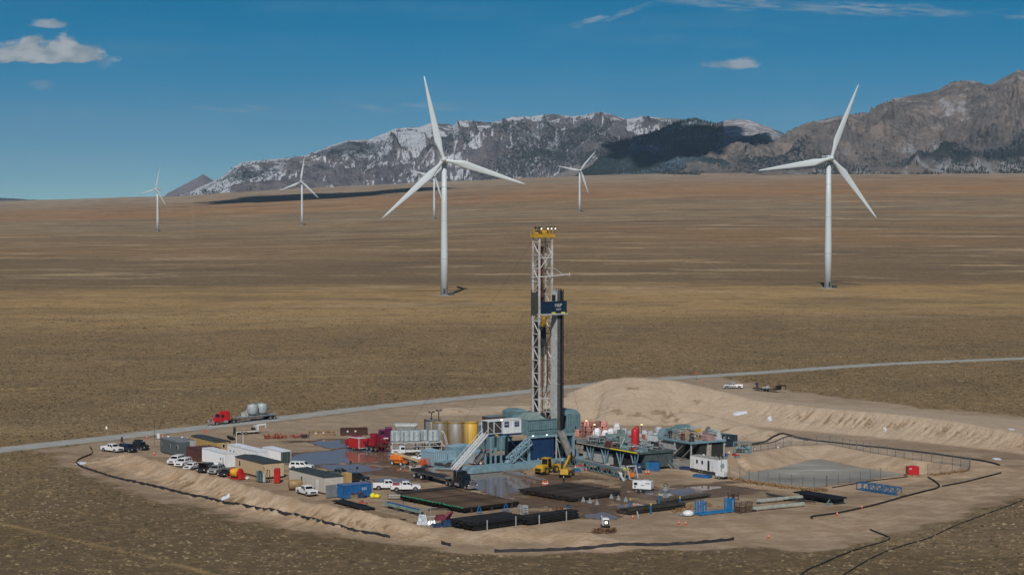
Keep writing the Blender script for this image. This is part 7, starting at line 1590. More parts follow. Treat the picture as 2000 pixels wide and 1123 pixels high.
for i in range(78):
    x, y = random.uniform(-L_ + 1, -1), random.uniform(.8, 9.5); m_ = random.choice(pal); b = MB(); h_ = random.uniform(.4, 1.9); w_ = random.uniform(.3, 1.1); d_ = random.uniform(.4, 1.0)
    kind = random.random()
    if kind < .45: b.fr((x - w_, x + w_, y - d_, y + d_), DZ, (x - w_ * .8, x + w_ * .8, y - d_ * .8, y + d_ * .8), DZ + h_)
    elif kind < .75: b.cyl((x - w_, y, DZ + .5), (x + w_, y, DZ + .5), .38, 10); b.box(x - w_, x + w_, y - .3, y + .3, DZ, DZ + .2)
    else: b.cyl((x, y, DZ), (x, y, DZ + h_ + .3), .3, 10); b.bar((x - .6, y, DZ + h_), (x + .6, y, DZ + h_ * .8), .12)
    b.build('pump' if kind > .45 else 'cabinet', m_, t_)
b = MB()
for _ in range(110):
    x, y, z = random.uniform(-L_ + 1, -1), random.uniform(.3, 9.5), DZ + random.uniform(.3, 1.8); a_ = random.choice([(2.5, 0, 0), (0, 1.8, 0), (0, 0, -.9), (1.5, .6, .3)]); b.cyl((x, y, z), (x + a_[0], y + a_[1], z + a_[2]), random.uniform(.05, .13), 6)
b.build('pipework', LGREY, t_)
for x in (-20, -14, -8): MB().fr((x - .9, x + .9, 10.0, 11.2), DZ, (x - .8, x + .8, 10.1, 11.1), DZ + 2.4).build('hopper', TEALR, t_)
b = MB(); b.box(-21, -10, 1.0, 2.2, .3, 2.6); b.build('under_container', LGREY, t_); b = MB(); b.box(-9.5, -2, .9, 2.3, .2, 2.4); b.build('under_cabinet', BLACK, t_)
b = MB(); b.bar((-7.3, 1.2, DZ + .2), (-5.9, 1.2, DZ + 2.4), .22); b.build('lever', WHITE, t_)
b = MB(); b.fr((-19, -9, 5.5, 9), DZ + 1.0, (-18.6, -9.6, 6, 8.5), DZ + 1.9); b.build('tank_cover', TEALR, t_)
for x0_, w_, m_ in ((-12.5, 2.6, WHITE), (-8.2, 3.4, WHITE), (-10.0, .9, mat('faded_red', (.42, .13, .09), .7))): MB().box(x0_, x0_ + w_, 9.0 if m_ is WHITE else 8.8, 9.2, DZ + 1.3, DZ + 2.5).build('panel', m_, t_)
rt = empty('gas_separator', (0, 0, 0), E1, 'tall bright red vertical vessel standing at the near end of the mud tanks', 'pressure vessel')
rt.location = tuple(P(1240, 916)[:2]) + (0,)
b = MB(); b.lathe([(.1, 3.9), (.78, 4.3), (.80, 4.4), (.80, 8.2), (.6, 8.6), (.1, 8.8)], n=20); b.build('vessel', RED, rt)
b = MB(); b.tube([(-.1, .95, 4.3), (-.1, 1.05, 8.5), (-.1, .9, 9.0), (-.1, .4, 9.15), (-.1, 0, 8.7)], .17, 8); b.cyl((-.8, -1.0, 7.0), (-.3, -.7, 7.0), .2, 8); b.build('vent_pipe', RED, rt)
b = MB(); [b.bar((x, y, 0), (x * .8, y * .8, 4.4), .18) for x in (-.9, .9) for y in (-.9, .9)]; [b.bar((-.9, y, z), (.9, y, z), .12) for y in (-.9, .9) for z in (1, 2.5, 3.9)]; b.build('stand', DRED, rt)
yardbox('corrugated_shed', 'light blue shed between the mud tanks and the grey stairway', 'shed', 1262, 918, 5.5, 3.0, 2.6, LBLUE2, LGREY, z0=.2, corr=False, group='light blue sheds')
yardbox('tool_box', 'small dark blue steel box with white lettering under the mud tank deck', 'box', 1254, 924, 1.9, 1.3, 1.8, NAVY, NAVY, z0=.05, corr=False, ang=E1 + 60)
text_mesh('lettering', 'HP', .5, CWHITE, bpy.data.objects['tool_box'], (-.6, -.03, 1.3), (R(90), 0, 0))
yardbox('skip_bin', 'dark blue and turquoise bin beside the grey stairway', 'bin', 1288, 920, 2.2, 1.9, 1.8, BLUE, NAVY, z0=.05, corr=False, ang=E1 + 50)
yardbox('skip_bin', 'turquoise-sided bin left of the dark blue one', 'bin', 1276, 919, 1.6, 1.8, 1.8, mat('turquoise', (.02, .18, .27), .5, dirt=.3), NAVY, z0=.05, corr=False, ang=E1 + 60)

# solids control platform
t_ = empty('shaker_platform', at(1352, 902), E1, 'raised grey shaker platform with two slanted discharge chutes over the cuttings yard', 'platform')
DZ2 = 4.3
b = MB(); b.box(-12, 0, -.3, 9.5, DZ2 - .4, DZ2); b.box(-16, -12, 1, 9.5, DZ2 - .4, DZ2); b.build('deck', LBLUE, t_)
for x in (-11.6, -6.2, -.4):
    for y in (0, 4.6, 9.2): MB().bar((x, y, 0), (x, y, DZ2 - .4), .26).build('post', LGREY, t_)
b = MB(); b.box(-11, -8.2, .3, 3.5, 0, DZ2 - .42); b.fr((-8, -6.8, .4, 3.0), 1.2, (-8, -6.6, .2, 3.2), DZ2 - .42); b.build('tank', LGREY, t_)
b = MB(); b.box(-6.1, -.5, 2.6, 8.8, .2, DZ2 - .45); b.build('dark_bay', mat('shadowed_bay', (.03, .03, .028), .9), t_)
for x0_, x1_, y_ in ((-3.6, -6.0, -1.4), (-.9, 1.7, 3.2), (-.7, -3.2, -.9)):
    b = MB(); b.bar((x0_, y_ + 2.2, DZ2 - .6), (x1_, y_, .3), 1.0, .12); b.bar((x0_, y_ + 2.8, DZ2 - .5), (x1_, y_ + .6, .4), .12, .35); b.build('discharge_chute', mat('muddy_steel', (.26, .24, .19), .8, var=.3), t_)
b = MB()
for y in (-.2, 9.4):
    for x in np.arange(-12, .1, 1.5): b.bar((x, y, DZ2), (x, y, DZ2 + 1.1), .06)
    for z in (.55, 1.1): b.bar((-12, y, DZ2 + z), (0, y, DZ2 + z), .05)
b.build('railing', GSTEEL, t_)
mud = mat('muddy_tan', (.36, .27, .17), .8, var=.4, scale=2); pinkm = mat('dusty_pink', (.34, .20, .19), .7, var=.3)
for i, (x, y, w_, d_, h_, m_) in enumerate([(-10, 2, 1.6, 1.2, 1.8, TEAL), (-10.5, 5, 1.2, 1.2, 2.3, MGREY), (-7.5, 2.2, 1.2, 1.3, 1.6, mud), (-5.2, 2.4, 1.2, 1.3, 1.7, mud), (-3, 2.4, 1.0, 1.3, 1.5, mud), (-5, 5.4, 3.8, 1.2, .8, pinkm), (-1.5, 5.5, 1.2, 1.2, 1.2, pinkm), (-2.0, 8, 1.4, .8, 2.0, LGREY), (-8, 7, 1.6, 1.2, 2.2, LGREY), (-14, 4, 1.5, 2, 1.4, LBLUE), (-9, .8, .5, .4, 1.3, DARK), (-6.6, .6, .4, .4, 1.6, MGREY), (-4.2, .7, .5, .3, 1.1, BROWNM), (-1.2, .8, .5, .4, 1.5, DARK), (-11, 8, .8, .6, 1.6, DGREEN), (-6, 8.4, .7, .5, 1.2, pinkm), (-4, 7.6, .6, .6, 2.3, MGREY), (-13, 7, .8, .8, 1.9, DARK)]):
    b = MB(); b.fr((x - w_, x + w_, y - d_, y + d_), DZ2, (x - w_ * .75, x + w_ * .75, y - d_ * .7, y + d_ * .7), DZ2 + h_); b.cyl((x - .4, y, DZ2 + h_), (x + .4, y, DZ2 + h_ + .15), .3, 8); b.build('shaker', m_, t_)
b = MB(); b.cyl((-3.0, 3.7, DZ2 + 2.0), (-2.2, 3.7, DZ2 + 2.0), .6, 14); b.build('yellow_motor', YELLOW, t_); b = MB(); b.fr((-11.8, -8.4, 3.4, 7.0), DZ2 + 1.6, (-11.2, -9, 4, 6.4), DZ2 + 2.6); b.build('canopy', TEAL, t_)
b = MB()
for _ in range(80):
    x, y, z = random.uniform(-11.5, -.3), random.uniform(0, 9), DZ2 + random.uniform(.4, 2.2); a_ = random.choice([(1.8, 0, 0), (0, 1.5, 0), (0, 0, -.9)]); b.cyl((x, y, z), (x + a_[0], y + a_[1], z + a_[2]), .08, 6)
b.box(-11.8, -.1, 9.2, 9.3, DZ2, DZ2 + .1); b.build('pipework', LGREY, t_)
t_ = empty('stairway', at(1312, 916), E1, 'grey steel stairway leading down from the shaker platform to the blue bins', 'stairs')
b = MB(); [b.bar((-5.2, y, 3.8), (0, y, .1), .14, .3) for y in (0, 1.2)]; [b.box(-5.2 + 5.2 * f - .12, -5.2 + 5.2 * f + .12, 0, 1.2, 3.8 - 3.7 * f, 3.84 - 3.7 * f) for f in np.linspace(.03, .97, 16)]; b.build('flight', GSTEEL, t_)
b = MB(); [b.bar((-5.2, y, 4.8), (0, y, 1.1), .06) for y in (0, 1.2)]; [b.bar((-5.2 * (1 - f), y, 3.8 * (1 - f)), (-5.2 * (1 - f), y, 3.8 * (1 - f) + 1), .05) for f in np.linspace(0, 1, 7) for y in (0, 1.2)]; b.build('handrail', GSTEEL, t_)

# sacks behind the mud tanks
pk = empty('bulk_sack', (0, 0, -500), 0, 'x', 'sack')
b = MB(); b.fr((-.62, .62, -.6, .6), 0, (-.66, .66, -.64, .64), .65); b.fr((-.66, .66, -.64, .64), .65, (-.5, .5, -.5, .5), 1.22); b.build('sack_body', PINKBAG, pk, .12)
wk_ = empty('bulk_sack', (0, 0, -500), 0, 'x', 'sack'); b = MB(); b.fr((-.75, .75, -.65, .65), 0, (-.85, .85, -.7, .7), .7); b.fr((-.85, .85, -.7, .7), .7, (-.45, .45, -.4, .4), 1.35); b.build('sack_body', WBAG, wk_, .15)
cm = children_map(); rr = random.Random(3); p0 = P(1128, 852); ca, sa_ = math.cos(R(-12)), math.sin(R(-12))
for k_ in range(3):
    for j in range(2):
        for i in range(6 if k_ == 0 else (6 if k_ == 1 else 5)):
            x = i * 1.36 + (.9 if k_ == 2 else 0) + rr.uniform(-.05, .05); y = j * 1.4
            o = copy_tree(pk, (p0.x + ca * x - sa_ * y, p0.y + sa_ * x + ca * y, k_ * 1.24), -12 + rr.uniform(-4, 4), 'dusty pink bulk sack in the stacked block right of the drill floor', cm=cm); o['group'] = 'stacked pink bulk sacks'
for i, (u_, v_) in enumerate([(1166, 857), (1182, 856), (1193, 857), (1205, 858), (1218, 852), (1230, 858), (1258, 862), (1270, 863), (1281, 862), (1292, 863), (1303, 862), (1314, 864), (1325, 866), (1205, 848), (1286, 856)]):
    p = P(u_, v_); o = copy_tree(wk_, (p.x, p.y, 1.2 if i in (14,) else .6), rr.uniform(-30, 30), 'white bulk sack in the loose row behind the mud tanks', cm=cm); o['group'] = 'white bulk sacks behind the mud tanks'; o.scale = (1.0, 1, rr.uniform(1.0, 1.6))
drop(pk); drop(wk_)
for u_, v_, lb, h_, on in ((1138, 862, 'dark light mast in front of the pink sacks', 4.2, False), (1253, 868, 'small light mast right of the red vessel with a lit lamp', 4.6, True), (1161, 868, 'light mast with a lit amber lamp above the mud tanks', 4.6, True), (1145, 866, 'light mast with a small amber lamp before the pink sacks', 5.3, True)):
    t_ = empty('light_mast', at(u_, v_), 0, lb, 'light mast'); MB().bar((0, 0, 0), (0, 0, h_), .12).build('pole', DARK, t_); MB().box(-.3, .3, -.15, .2, h_, h_ + .3).build('lamp_housing', DARK, t_)
    if on: MB().box(-.22, .22, -.19, -.151, h_ + .02, h_ + .22).build('lamp', YLAMP, t_)
# dark blue totes
tp = empty('tote_box', (0, 0, -500), 0, 'x', 'tote'); b = MB(); b.fr((-.6, .6, -.55, .55), .12, (-.62, .62, -.57, .57), 1.3); b.build('tote_body', mat('tote_blue', (.035, .065, .095), .5, var=.3), tp, .05); b = MB(); b.box(-.62, .62, -.55, .55, 0, .11); b.build('pallet', BLACK, tp); MB().box(-.15, .25, -.60, -.571, .5, .9).build('label_plate', LGREY, tp)
cm = children_map(); p0 = P(1366, 866)
for k_ in range(2):
    for j in range(3):
        for i in range(7):
            if k_ == 1 and j == 0 and i > 4: continue
            a_ = R(-48); x = i * 1.42; y = j * 1.3
            o = copy_tree(tp, (p0.x + math.cos(a_) * x - math.sin(a_) * y, p0.y + math.sin(a_) * x + math.cos(a_) * y, k_ * 1.32), -48 + rr.uniform(-3, 3), 'dark blue tote box in the double-stacked rows at the foot of the spoil heap', cm=cm); o['group'] = 'dark blue tote boxes'
drop(tp)
junk('pallet_cage', 'grey cage with a red sheet on top beside the cuttings yard', 'cage', 1389, 890, [('cage', mat('cage_grey', (.12, .11, .09), .8, var=.4), lambda b: (b.box(-1.3, 1.3, -.9, .9, .1, 1.2), [b.bar((x, -.92, .1), (x, -.92, 1.5), .06) for x in np.arange(-1.3, 1.4, .3)])), ('red_sheet', mat('faded_red', (.42, .13, .09), .7), lambda b: b.fr((-.8, .5, -.7, .7), 1.25, (-.6, .3, -.4, .4), 1.75)), ('bag', WHITE, lambda b: b.lathe([(.3, 1.2), (.35, 1.5), (.05, 1.7)], (1.0, 0, 0), 8))], -8)
junk('control_panel', 'black box with two doors on a timber deck beside the grey cage', 'cabinet', 1408, 888, [('cabinet', BLACK, lambda b: (b.box(-.95, .0, -.5, .5, .3, 2.1), b.box(.03, .95, -.5, .5, .3, 2.1))), ('deck', WOOD, lambda b: b.box(-4.2, 2.0, -1.2, 1.2, 0, .22))], -5)
junk('intake_frame', 'blue-green pump frame at the corner of the pit fence', 'pump frame', 1450, 884, [('frame', TEAL, lambda b: ([b.bar((x, y, 0), (x, y, 2.4), .16) for x in (-2, 0, 2) for y in (-.9, .9)], [b.bar((-2, y, z), (2, y, z), .14) for y in (-.9, .9) for z in (.1, 1.2, 2.4)], b.bar((-2, -.9, .1), (0, -.9, 2.4), .12), b.bar((2, -.9, .1), (0, -.9, 2.4), .12))), ('pump', LBLUE, lambda b: (b.cyl((-1.5, 0, .9), (.5, 0, .9), .5, 12), b.box(.6, 1.7, -.5, .5, .2, 1.5))), ('motor', BROWNM, lambda b: b.cyl((-.3, 0, 1.5), (1.2, 0, 1.5), .3, 10))], -5)
for u_, v_ in ((1424, 886), (1475, 880), (1520, 876)):
    t_ = empty('bucket', at(u_, v_), 0, 'white bucket standing along the pit fence', 'bucket', 'white buckets by the pit'); MB().lathe([(.2, 0), (.25, .5), (.22, .5)], n=10).build('pail', WHITE, t_); MB().cyl((0, 0, .5), (0, 0, .53), .26, 10).build('lid', WHITE, t_)

# white office trailer on wheels + light tower
t_ = yardbox('office_trailer', 'white wheeled office trailer with roof vents and open door beside the pit fence', 'trailer', 1402, 930, 9.3, 2.5, 2.6, CWHITE, mat('dusty_roof', (.34, .33, .30), .8), z0=.75, corr=False, wins=[(6.9, 2.0, .55, .75), (5.1, 2.0, .55, .75)], doors=[(8.3, .85, 2.1), (1.6, .7, 2.1)], vents=[(6.5, 1.4), (2.2, 1.3)], enddoor=False)
MB().box(-3.4, -2.7, -.03, -.001, .85, 2.9).build('open_doorway', BLACK, t_); MB().cyl((0, 1.2, 2.1), (.03, 1.2, 2.1), .55, 20).build('round_emblem', mat('emblem_grey', (.28, .36, .36), .6), t_)
for x in (-5.2, -6.1): wheel(t_, x, -.03, .36, .22)
MB().bar((0, 1.2, .6), (1.6, 1.2, .5), .14).build('hitch', DARK, t_)
lighttower('white light tower with four lamp heads at the end of the office trailer', 1409, 935, -40, 4.2, lit=False, base=WHITE)
for u_, v_, lb, m_ in ((1372, 932, 'bright blue spill tray in front of the office trailer', BLUE), (1345, 917, 'blue tray left of the office trailer', NAVY)):
    t_ = empty('spill_tray', at(u_, v_), E1 + 20, lb, 'tray', 'blue spill trays'); b = MB(); b.box(-1.9, 1.9, -.8, .8, 0, .1); [b.box(-1.9, 1.9, y, y + .1, .1, .55) for y in (-.8, .7)]; [b.box(x, x + .1, -.7, .7, .1, .55) for x in (-1.9, 1.8)]; b.build('tray', m_, t_); MB().box(.5, 1.4, -.4, .4, .1, .7).build('contents', mat('drum_blue', (.02, .10, .30), .5), t_)

# ------------------------------------------------------------------ fences, hoses, snow
def chain(name, label, pts, h=2.2, group='wire fence around the pit', every=3.0):
    W_ = [P(u, v) for u, v in pts]; t_ = empty(name, W_[0][:], 0, label, 'fence', group); o = W_[0]
    posts = []; mesh_ = MB(); rail = MB()
    for a, c in zip(W_[:-1], W_[1:]):
        n = max(1, round((c - a).length / every))
        for i in range(n + (c is W_[-1])):
            p = a + (c - a) * i / n; posts.append(p)
        mm = max(2, int((c - a).length / .35))
        for i in range(mm): p = a + (c - a) * i / mm - o; mesh_.bar((p.x, p.y, .05), (p.x, p.y, h), .022)
        for z in np.arange(.1, h, .35): mesh_.bar((a.x - o.x, a.y - o.y, z), (c.x - o.x, c.y - o.y, z), .022)
        rail.bar((a.x - o.x, a.y - o.y, h), (c.x - o.x, c.y - o.y, h), .05); rail.bar((a.x - o.x, a.y - o.y, h * .5), (c.x - o.x, c.y - o.y, h * .5), .035)
    mesh_.build('wire_mesh', mat('fence_wire', (.20, .22, .23), .6, .3), t_); rail.build('rail', GSTEEL, t_)
    for p in posts: MB().cyl((p.x - o.x, p.y - o.y, -.2), (p.x - o.x, p.y - o.y, h + .05), .055, 6).build('post', mat('fence_post', (.14, .16, .17), .6, .3), t_)
chain('wire_fence', 'long wire fence along the far bank of the pit below the spoil heap', [(1472, 883), (1500, 878), (1545, 871), (1620, 868), (1700, 884), (1800, 900), (1860, 907), (1893, 912)])
chain('wire_fence', 'wire fence closing the right end of the pit beside the red tank', [(1895, 914), (1893, 918), (1860, 922), (1812, 927)])
chain('wire_fence', 'wire fence in front of the pit water, with dry weeds at its foot', [(1424, 929), (1445, 934), (1500, 943), (1546, 948), (1590, 952), (1615, 950)])
chain('wire_fence', 'short wire fence run at the right of the pit water', [(1614, 950), (1660, 944), (1700, 938), (1720, 934)])
def hose(label, pts, r=.16, name='hose', m_=HOSE, cat='hose', z=.12, group=None):
    pw = [np.array(P(u, v)[:2]) for u, v in pts]; out = []
    for i in range(len(pw) - 1):
        p0, p1, p2, p3 = pw[max(i - 1, 0)], pw[i], pw[i + 1], pw[min(i + 2, len(pw) - 1)]
        for f in np.linspace(0, 1, 7)[:-1]: out.append(.5 * (2 * p1 + (p2 - p0) * f + (2 * p0 - 5 * p1 + 4 * p2 - p3) * f * f + (3 * p1 - p0 - 3 * p2 + p3) * f ** 3))
    out.append(pw[-1]); X = np.array([p[0] for p in out]); Y = np.array([p[1] for p in out]); Z = np.maximum(site(X, Y)[0], -.1) + z
    o = MB().tube([(a, b_, c) for a, b_, c in zip(X, Y, Z)], r, 7).build(name, m_); tag(o, label, cat, group)
hose('long black hose along the foot of the spoil heap behind the pit fence', [(1468, 868), (1500, 863), (1543, 858), (1600, 862), (1700, 873), (1800, 884), (1900, 898), (1935, 904), (1952, 909)], .24)
hose('second black hose running beside the first from the pump frame', [(1466, 870), (1500, 866), (1540, 860), (1580, 861)], .12)
hose('black hose along the inner edge of the haul road, hooked at its right end', [(1586, 1013), (1589, 1009), (1640, 1002), (1711, 986), (1783, 966), (1826, 955), (1834, 949), (1826, 941), (1813, 933)], .2)
hose('black hose crossing the bottom scrub and curling onto the haul road', [(1560, 1128), (1575, 1115), (1600, 1104), (1640, 1086), (1685, 1070), (1725, 1059), (1737, 1052), (1730, 1047), (1712, 1040), (1700, 1035)], .15)
hose('thin black hose running along the scrub edge to the right of the haul road', [(1640, 1130), (1650, 1122), (1687, 1099), (1725, 1080), (1770, 1064), (1812, 1052), (1857, 1031), (1900, 1014), (1962, 991), (2010, 972), (2100, 930)], .10)
hose('straight black hose at the right beyond the hooked hose', [(1841, 950), (1880, 943), (1920, 933), (1955, 924)], .17)
hose('thin dark hose from the red tank along the front of the pit', [(1625, 953), (1700, 940), (1771, 932)], .09)
def silt(label, pts, h=.75, seed=1):
    rr = random.Random(seed); W_ = [P(u, v) for u, v in pts]; o = W_[0]; t_ = empty('silt_fence', o[:], 0, label, 'silt fence', 'black silt fences')
    path = []
    for a, c in zip(W_[:-1], W_[1:]):
        n = max(1, int((c - a).length / .9)); path += [a + (c - a) * i / n for i in range(n)]
    path.append(W_[-1]); X = np.array([p.x for p in path]); Y = np.array([p.y for p in path]); Z = site(X, Y)[0]; Z = np.convolve(np.pad(Z, 2, 'edge'), np.ones(5) / 5, 'valid')
    V = []; Fc = []; st_ = []
    for i, p in enumerate(path):
        hh = h * (1.0 if i % 3 == 0 else rr.uniform(.7, .95)); dx, dy = rr.uniform(-.08, .08), rr.uniform(-.12, .06)
        q = Vector((X[i], Y[i], Z[i])) - o; V += [(q.x, q.y - .3, q.z - .05), (q.x + dx * .5, q.y + dy - .05, q.z + hh * .6), (q.x + dx, q.y + dy + .1, q.z + hh), (q.x + dx, q.y + dy + .16, q.z + hh), (q.x, q.y + .25, q.z - .05)]
        if i % 3 == 0: st_.append(q)
    for i in range(len(path) - 1):
        for j in range(4): Fc.append((i * 5 + j, (i + 1) * 5 + j, (i + 1) * 5 + j + 1, i * 5 + j + 1))
    mesh_obj('fabric', V, Fc, PLASTIC, t_)
    for q in st_[:95]: MB().bar((q.x, q.y + .2, q.z - .1), (q.x, q.y + .2, q.z + h + .15), .05).build('stake', WOOD, t_)
silt('sagging black silt fence along the foot of the left berm', [(176, 874), (181, 881), (180, 887), (168, 892), (152, 899), (148, 905), (158, 912), (188, 922), (215, 931), (260, 942), (330, 960), (400, 978), (440, 989), (520, 1006), (600, 1023), (680, 1039), (762, 1052)], .42, 1)
silt('black silt fence with pale folds at the front edge of the pad', [(965, 1078), (1040, 1077), (1130, 1073), (1200, 1069), (1253, 1067), (1303, 1065), (1357, 1062), (1409, 1057), (1434, 1054)], .52, 2)
silt('short scrap of black silt fence half buried left of the front berm', [(862, 1062), (880, 1066)], .6, 4)
def snow(pts, i=0, z=.10):
    A_ = np.array([P(u, v)[:2] for u, v in pts]); return A_
def patch(label, u, v, ru, Yw, z_at, seed, cat='snow patch'):
    """thin drift draped on the slope at photo point u, v lying on a surface of height z_at"""
    rr = random.Random(seed); c = P(u, v, z_at); V = [(c.x, c.y)]; n = 14
    for ring in (.5, 1.0):
        for i in range(n):
            a = 2 * math.pi * i / n; k_ = ring * (rr.uniform(.55, 1.1) if ring == 1 else 1); V.append((c.x + math.cos(a) * ru * k_, c.y + math.sin(a) * Yw * k_))
    X = np.array([p[0] for p in V]); Y = np.array([p[1] for p in V]); Z = site(X, Y)[0] + np.array([.22] + [.2] * n + [.03] * n)
    Fc = [(0, 1 + i, 1 + (i + 1) % n) for i in range(n)] + [(1 + i, 1 + n + i, 1 + n + (i + 1) % n, 1 + (i + 1) % n) for i in range(n)]
    o = mesh_obj('snow_patch', list(zip(X, Y, Z)), Fc, SNOW, smooth=True); tag(o, label, cat, 'leftover snow patches')
patch('white snow streak at the left foot of the spoil heap', 1112, 778, 1.9, 3.0, .6, 1)
patch('large ragged snow patch on the graded top of the spoil heap', 1444, 787, 2.1, 1.3, 5.0, 2)
patch('oval snow patch on the heap face right of the large one', 1503, 801, .7, 1.6, 4.0, 3)
patch('snow patch in a gully of the heap face at the right', 1730, 832, .5, 1.6, 2.5, 4)
patch('snow patch at the far right edge of the heap', 1976, 843, 1.0, 1.4, 3.0, 5)
patch('snow drift low on the heap face at the right, above the bench', 1947, 893, 1.1, 2.2, .4, 6)
patch('white drift inside the bend of the left silt fence', 158, 904, 1.6, 3.0, .1, 7)
patch('white triangular drift against the left silt fence', 442, 980, 1.5, 1.8, .4, 8)

# far road things
slopes = None
t_ = empty('stop_sign', at(1360, 742), 180, 'red stop sign at the junction behind the spoil heap', 'stop sign'); MB().bar((0, 0, 0), (0, 0, 2.0), .08).build('post', DARK, t_)
an = [math.pi / 8 + i * math.pi / 4 for i in range(8)]; MB().prism([(.42 * math.cos(a), 2.2 + .42 * math.sin(a)) for a in an], -.03, .03).build('sign_plate', RED, t_)
for s_, rz in ((-1, 0),): text_mesh('lettering', 'STOP', .26, WHITE, t_, (0, .035, 2.2), (R(90), 0, R(180)))
t_ = decktrailer('equipment_trailer', 'dark gooseneck equipment trailer loaded with gear on the road behind the heap', 1520, 766, math.degrees(math.atan2(P(1526, 767).y - P(1463, 762).y, P(1526, 767).x - P(1463, 762).x)), 8.5, BLACK, deck=DARK)
random.seed(8)
for i in range(6): x = -8 + i * 1.3; MB().fr((x, x + .8, -.6, .5), .93, (x + .1, x + .7, -.5, .4), 1.2 + random.random() * .6).build('load', random.choice([WOOD, LGREY, DARK, RUST]), t_)
MB().box(-8.0, -7.5, -.3, .3, 1.4, 2.4).build('engine', mat('engine_violet', (.06, .04, .16), .5), t_)

# dry weeds at the fence, and bushes
def weeds(name, label, cat, pts, n, seed, m_=TUMBLE, spread=1.2, size=.5, kind='stuff'):
    rr = random.Random(seed); V = []; Fc = []; W_ = [P(u, v) for u, v in pts]
    for _ in range(n):
        i = rr.randrange(len(W_) - 1); c = W_[i].lerp(W_[i + 1], rr.random()); c = c + Vector((rr.gauss(0, spread * .5), rr.gauss(0, spread), 0)); s_ = size * rr.uniform(.5, 1.3)
        for __ in range(9):
            a = rr.uniform(0, 6.28); d_ = Vector((math.cos(a) * s_ * rr.uniform(.3, 1), math.sin(a) * s_ * rr.uniform(.3, 1), s_ * rr.uniform(.5, 1.3))); w_ = Vector((-math.sin(a), math.cos(a), 0)) * .12; k_ = len(V)
            b0 = c + Vector((rr.uniform(-.2, .2), rr.uniform(-.2, .2), -.1)); V += [b0 - w_, b0 + w_, b0 + d_]; Fc.append((k_, k_ + 1, k_ + 2))
    o = mesh_obj(name, V, Fc, m_); tag(o, label, cat, kind=kind)
weeds('tumbleweed_line', 'tan dry tumbleweeds piled along the front pit fence', 'weeds', [(1420, 934), (1470, 943), (1520, 950), (1580, 957), (1610, 957)], 330, 1, spread=.9)
weeds('tumbleweed_line', 'tan tumbleweeds at the foot of the right pit fence', 'weeds', [(1820, 928), (1860, 924), (1893, 919)], 110, 2, spread=.5)
weeds('tumbleweed_line', 'pale brush between the blue cradle and the casing pipes', 'weeds', [(1320, 998), (1345, 990), (1395, 985)], 90, 3, spread=1.5)

# small things strewn about
tag(mesh_obj('cuttings_slab', [(*P(u, v).xy, .07) for u, v in [(1282, 897), (1330, 886), (1395, 884), (1424, 892), (1404, 903), (1345, 918), (1300, 914)]][::-1], [tuple(range(7))], mat('cuttings_grey', (.27, .255, .225), .9, var=.35, scale=.5, bump=.5)), kind='structure')
o_ = bpy.data.objects['cuttings_slab']
if o_.data.polygons[0].normal.z < 0: o_.data.flip_normals()
rr = random.Random(77)
def strew(label, group, area, n, mats, smin, smax, name='steel_crate'):
    for i in range(n):
        u_ = rr.uniform(area[0], area[2]); v_ = rr.uniform(area[1], area[3]); t_ = empty(name, at(u_, v_), rr.uniform(0, 180), label, name.replace('_', ' '), group); s_ = rr.uniform(smin, smax); h_ = s_ * rr.uniform(.5, 1.3)
        b = MB(); b.fr((-s_, s_, -s_ * .6, s_ * .6), .08, (-s_ * .95, s_ * .95, -s_ * .55, s_ * .55), h_); b.build('body', rr.choice(mats), t_)
        b = MB()
        if rr.random() < .5: b.cyl((-s_ * .8, 0, h_ + .12), (s_ * .8, 0, h_ + .12), .12, 8)
        else: b.box(-s_ * .5, s_ * .4, -.2, .2, h_, h_ + .25)
        b.build('fitting', rr.choice(mats), t_)
MIX = [MGREY, LGREY, TEAL, DARK, BROWNM, LBLUE, BLUE, RED, TEALR]
strew('small steel box or skid in the clutter below the mud tank trestles', 'clutter below the mud tank trestles', (1125, 903, 1225, 922), 22, MIX, .3, .9)
strew('small box or skid in the clutter behind the light blue sheds', 'clutter behind the light blue sheds', (868, 880, 960, 893), 16, MIX + [RUST, ORANGE], .3, .9)
strew('small box or skid beside the grey tank row and the orange reel', 'clutter by the grey tank row', (760, 880, 850, 890), 14, MIX + [DRED, RUST], .3, .8)
strew('small box or skid standing between the rig ramp and the shaker platform', 'clutter behind the mud tanks', (1245, 868, 1345, 884), 18, MIX + [WHITE], .4, 1.2)
strew('small box or skid on the grey cuttings ground right of the shaker platform', 'clutter on the cuttings ground', (1350, 880, 1440, 894), 12, MIX, .25, .7)
strew('small box or drum lying between the pipe racks and the puddle', 'clutter between the racks', (1010, 990, 1120, 1000), 8, [DARK, MGREY, RUST, WOOD, BLUE], .25, .6)
strew('low dark skid at the foot of the rig substructure', 'clutter at the rig foot', (1015, 905, 1110, 915), 12, [DARK, NAVY, MGREY, TEAL, RUST], .3, .8)
for i in range(14):
    u_, v_ = rr.uniform(860, 980), rr.uniform(882, 897); a_ = rr.uniform(-30, 20); o_ = MB(); x_ = 0; pts_ = [(0, 0, .1)]
    for q_ in range(6): x_ += rr.uniform(.8, 1.6); pts_.append((x_, rr.uniform(-.8, .8), .1))
    o_.tube(pts_, .09, 5); o_ = o_.build('hose', rr.choice([mat('red_hose', (.33, .06, .04), .7), mat('tan_hose', (.40, .25, .15), .7)])); p_ = P(u_, v_); o_.location = (p_.x, p_.y, 0); o_.rotation_euler = (0, 0, R(a_)); tag(o_, 'reddish hose lying on the ground behind the light blue sheds', 'hose', 'reddish hoses on the ground')
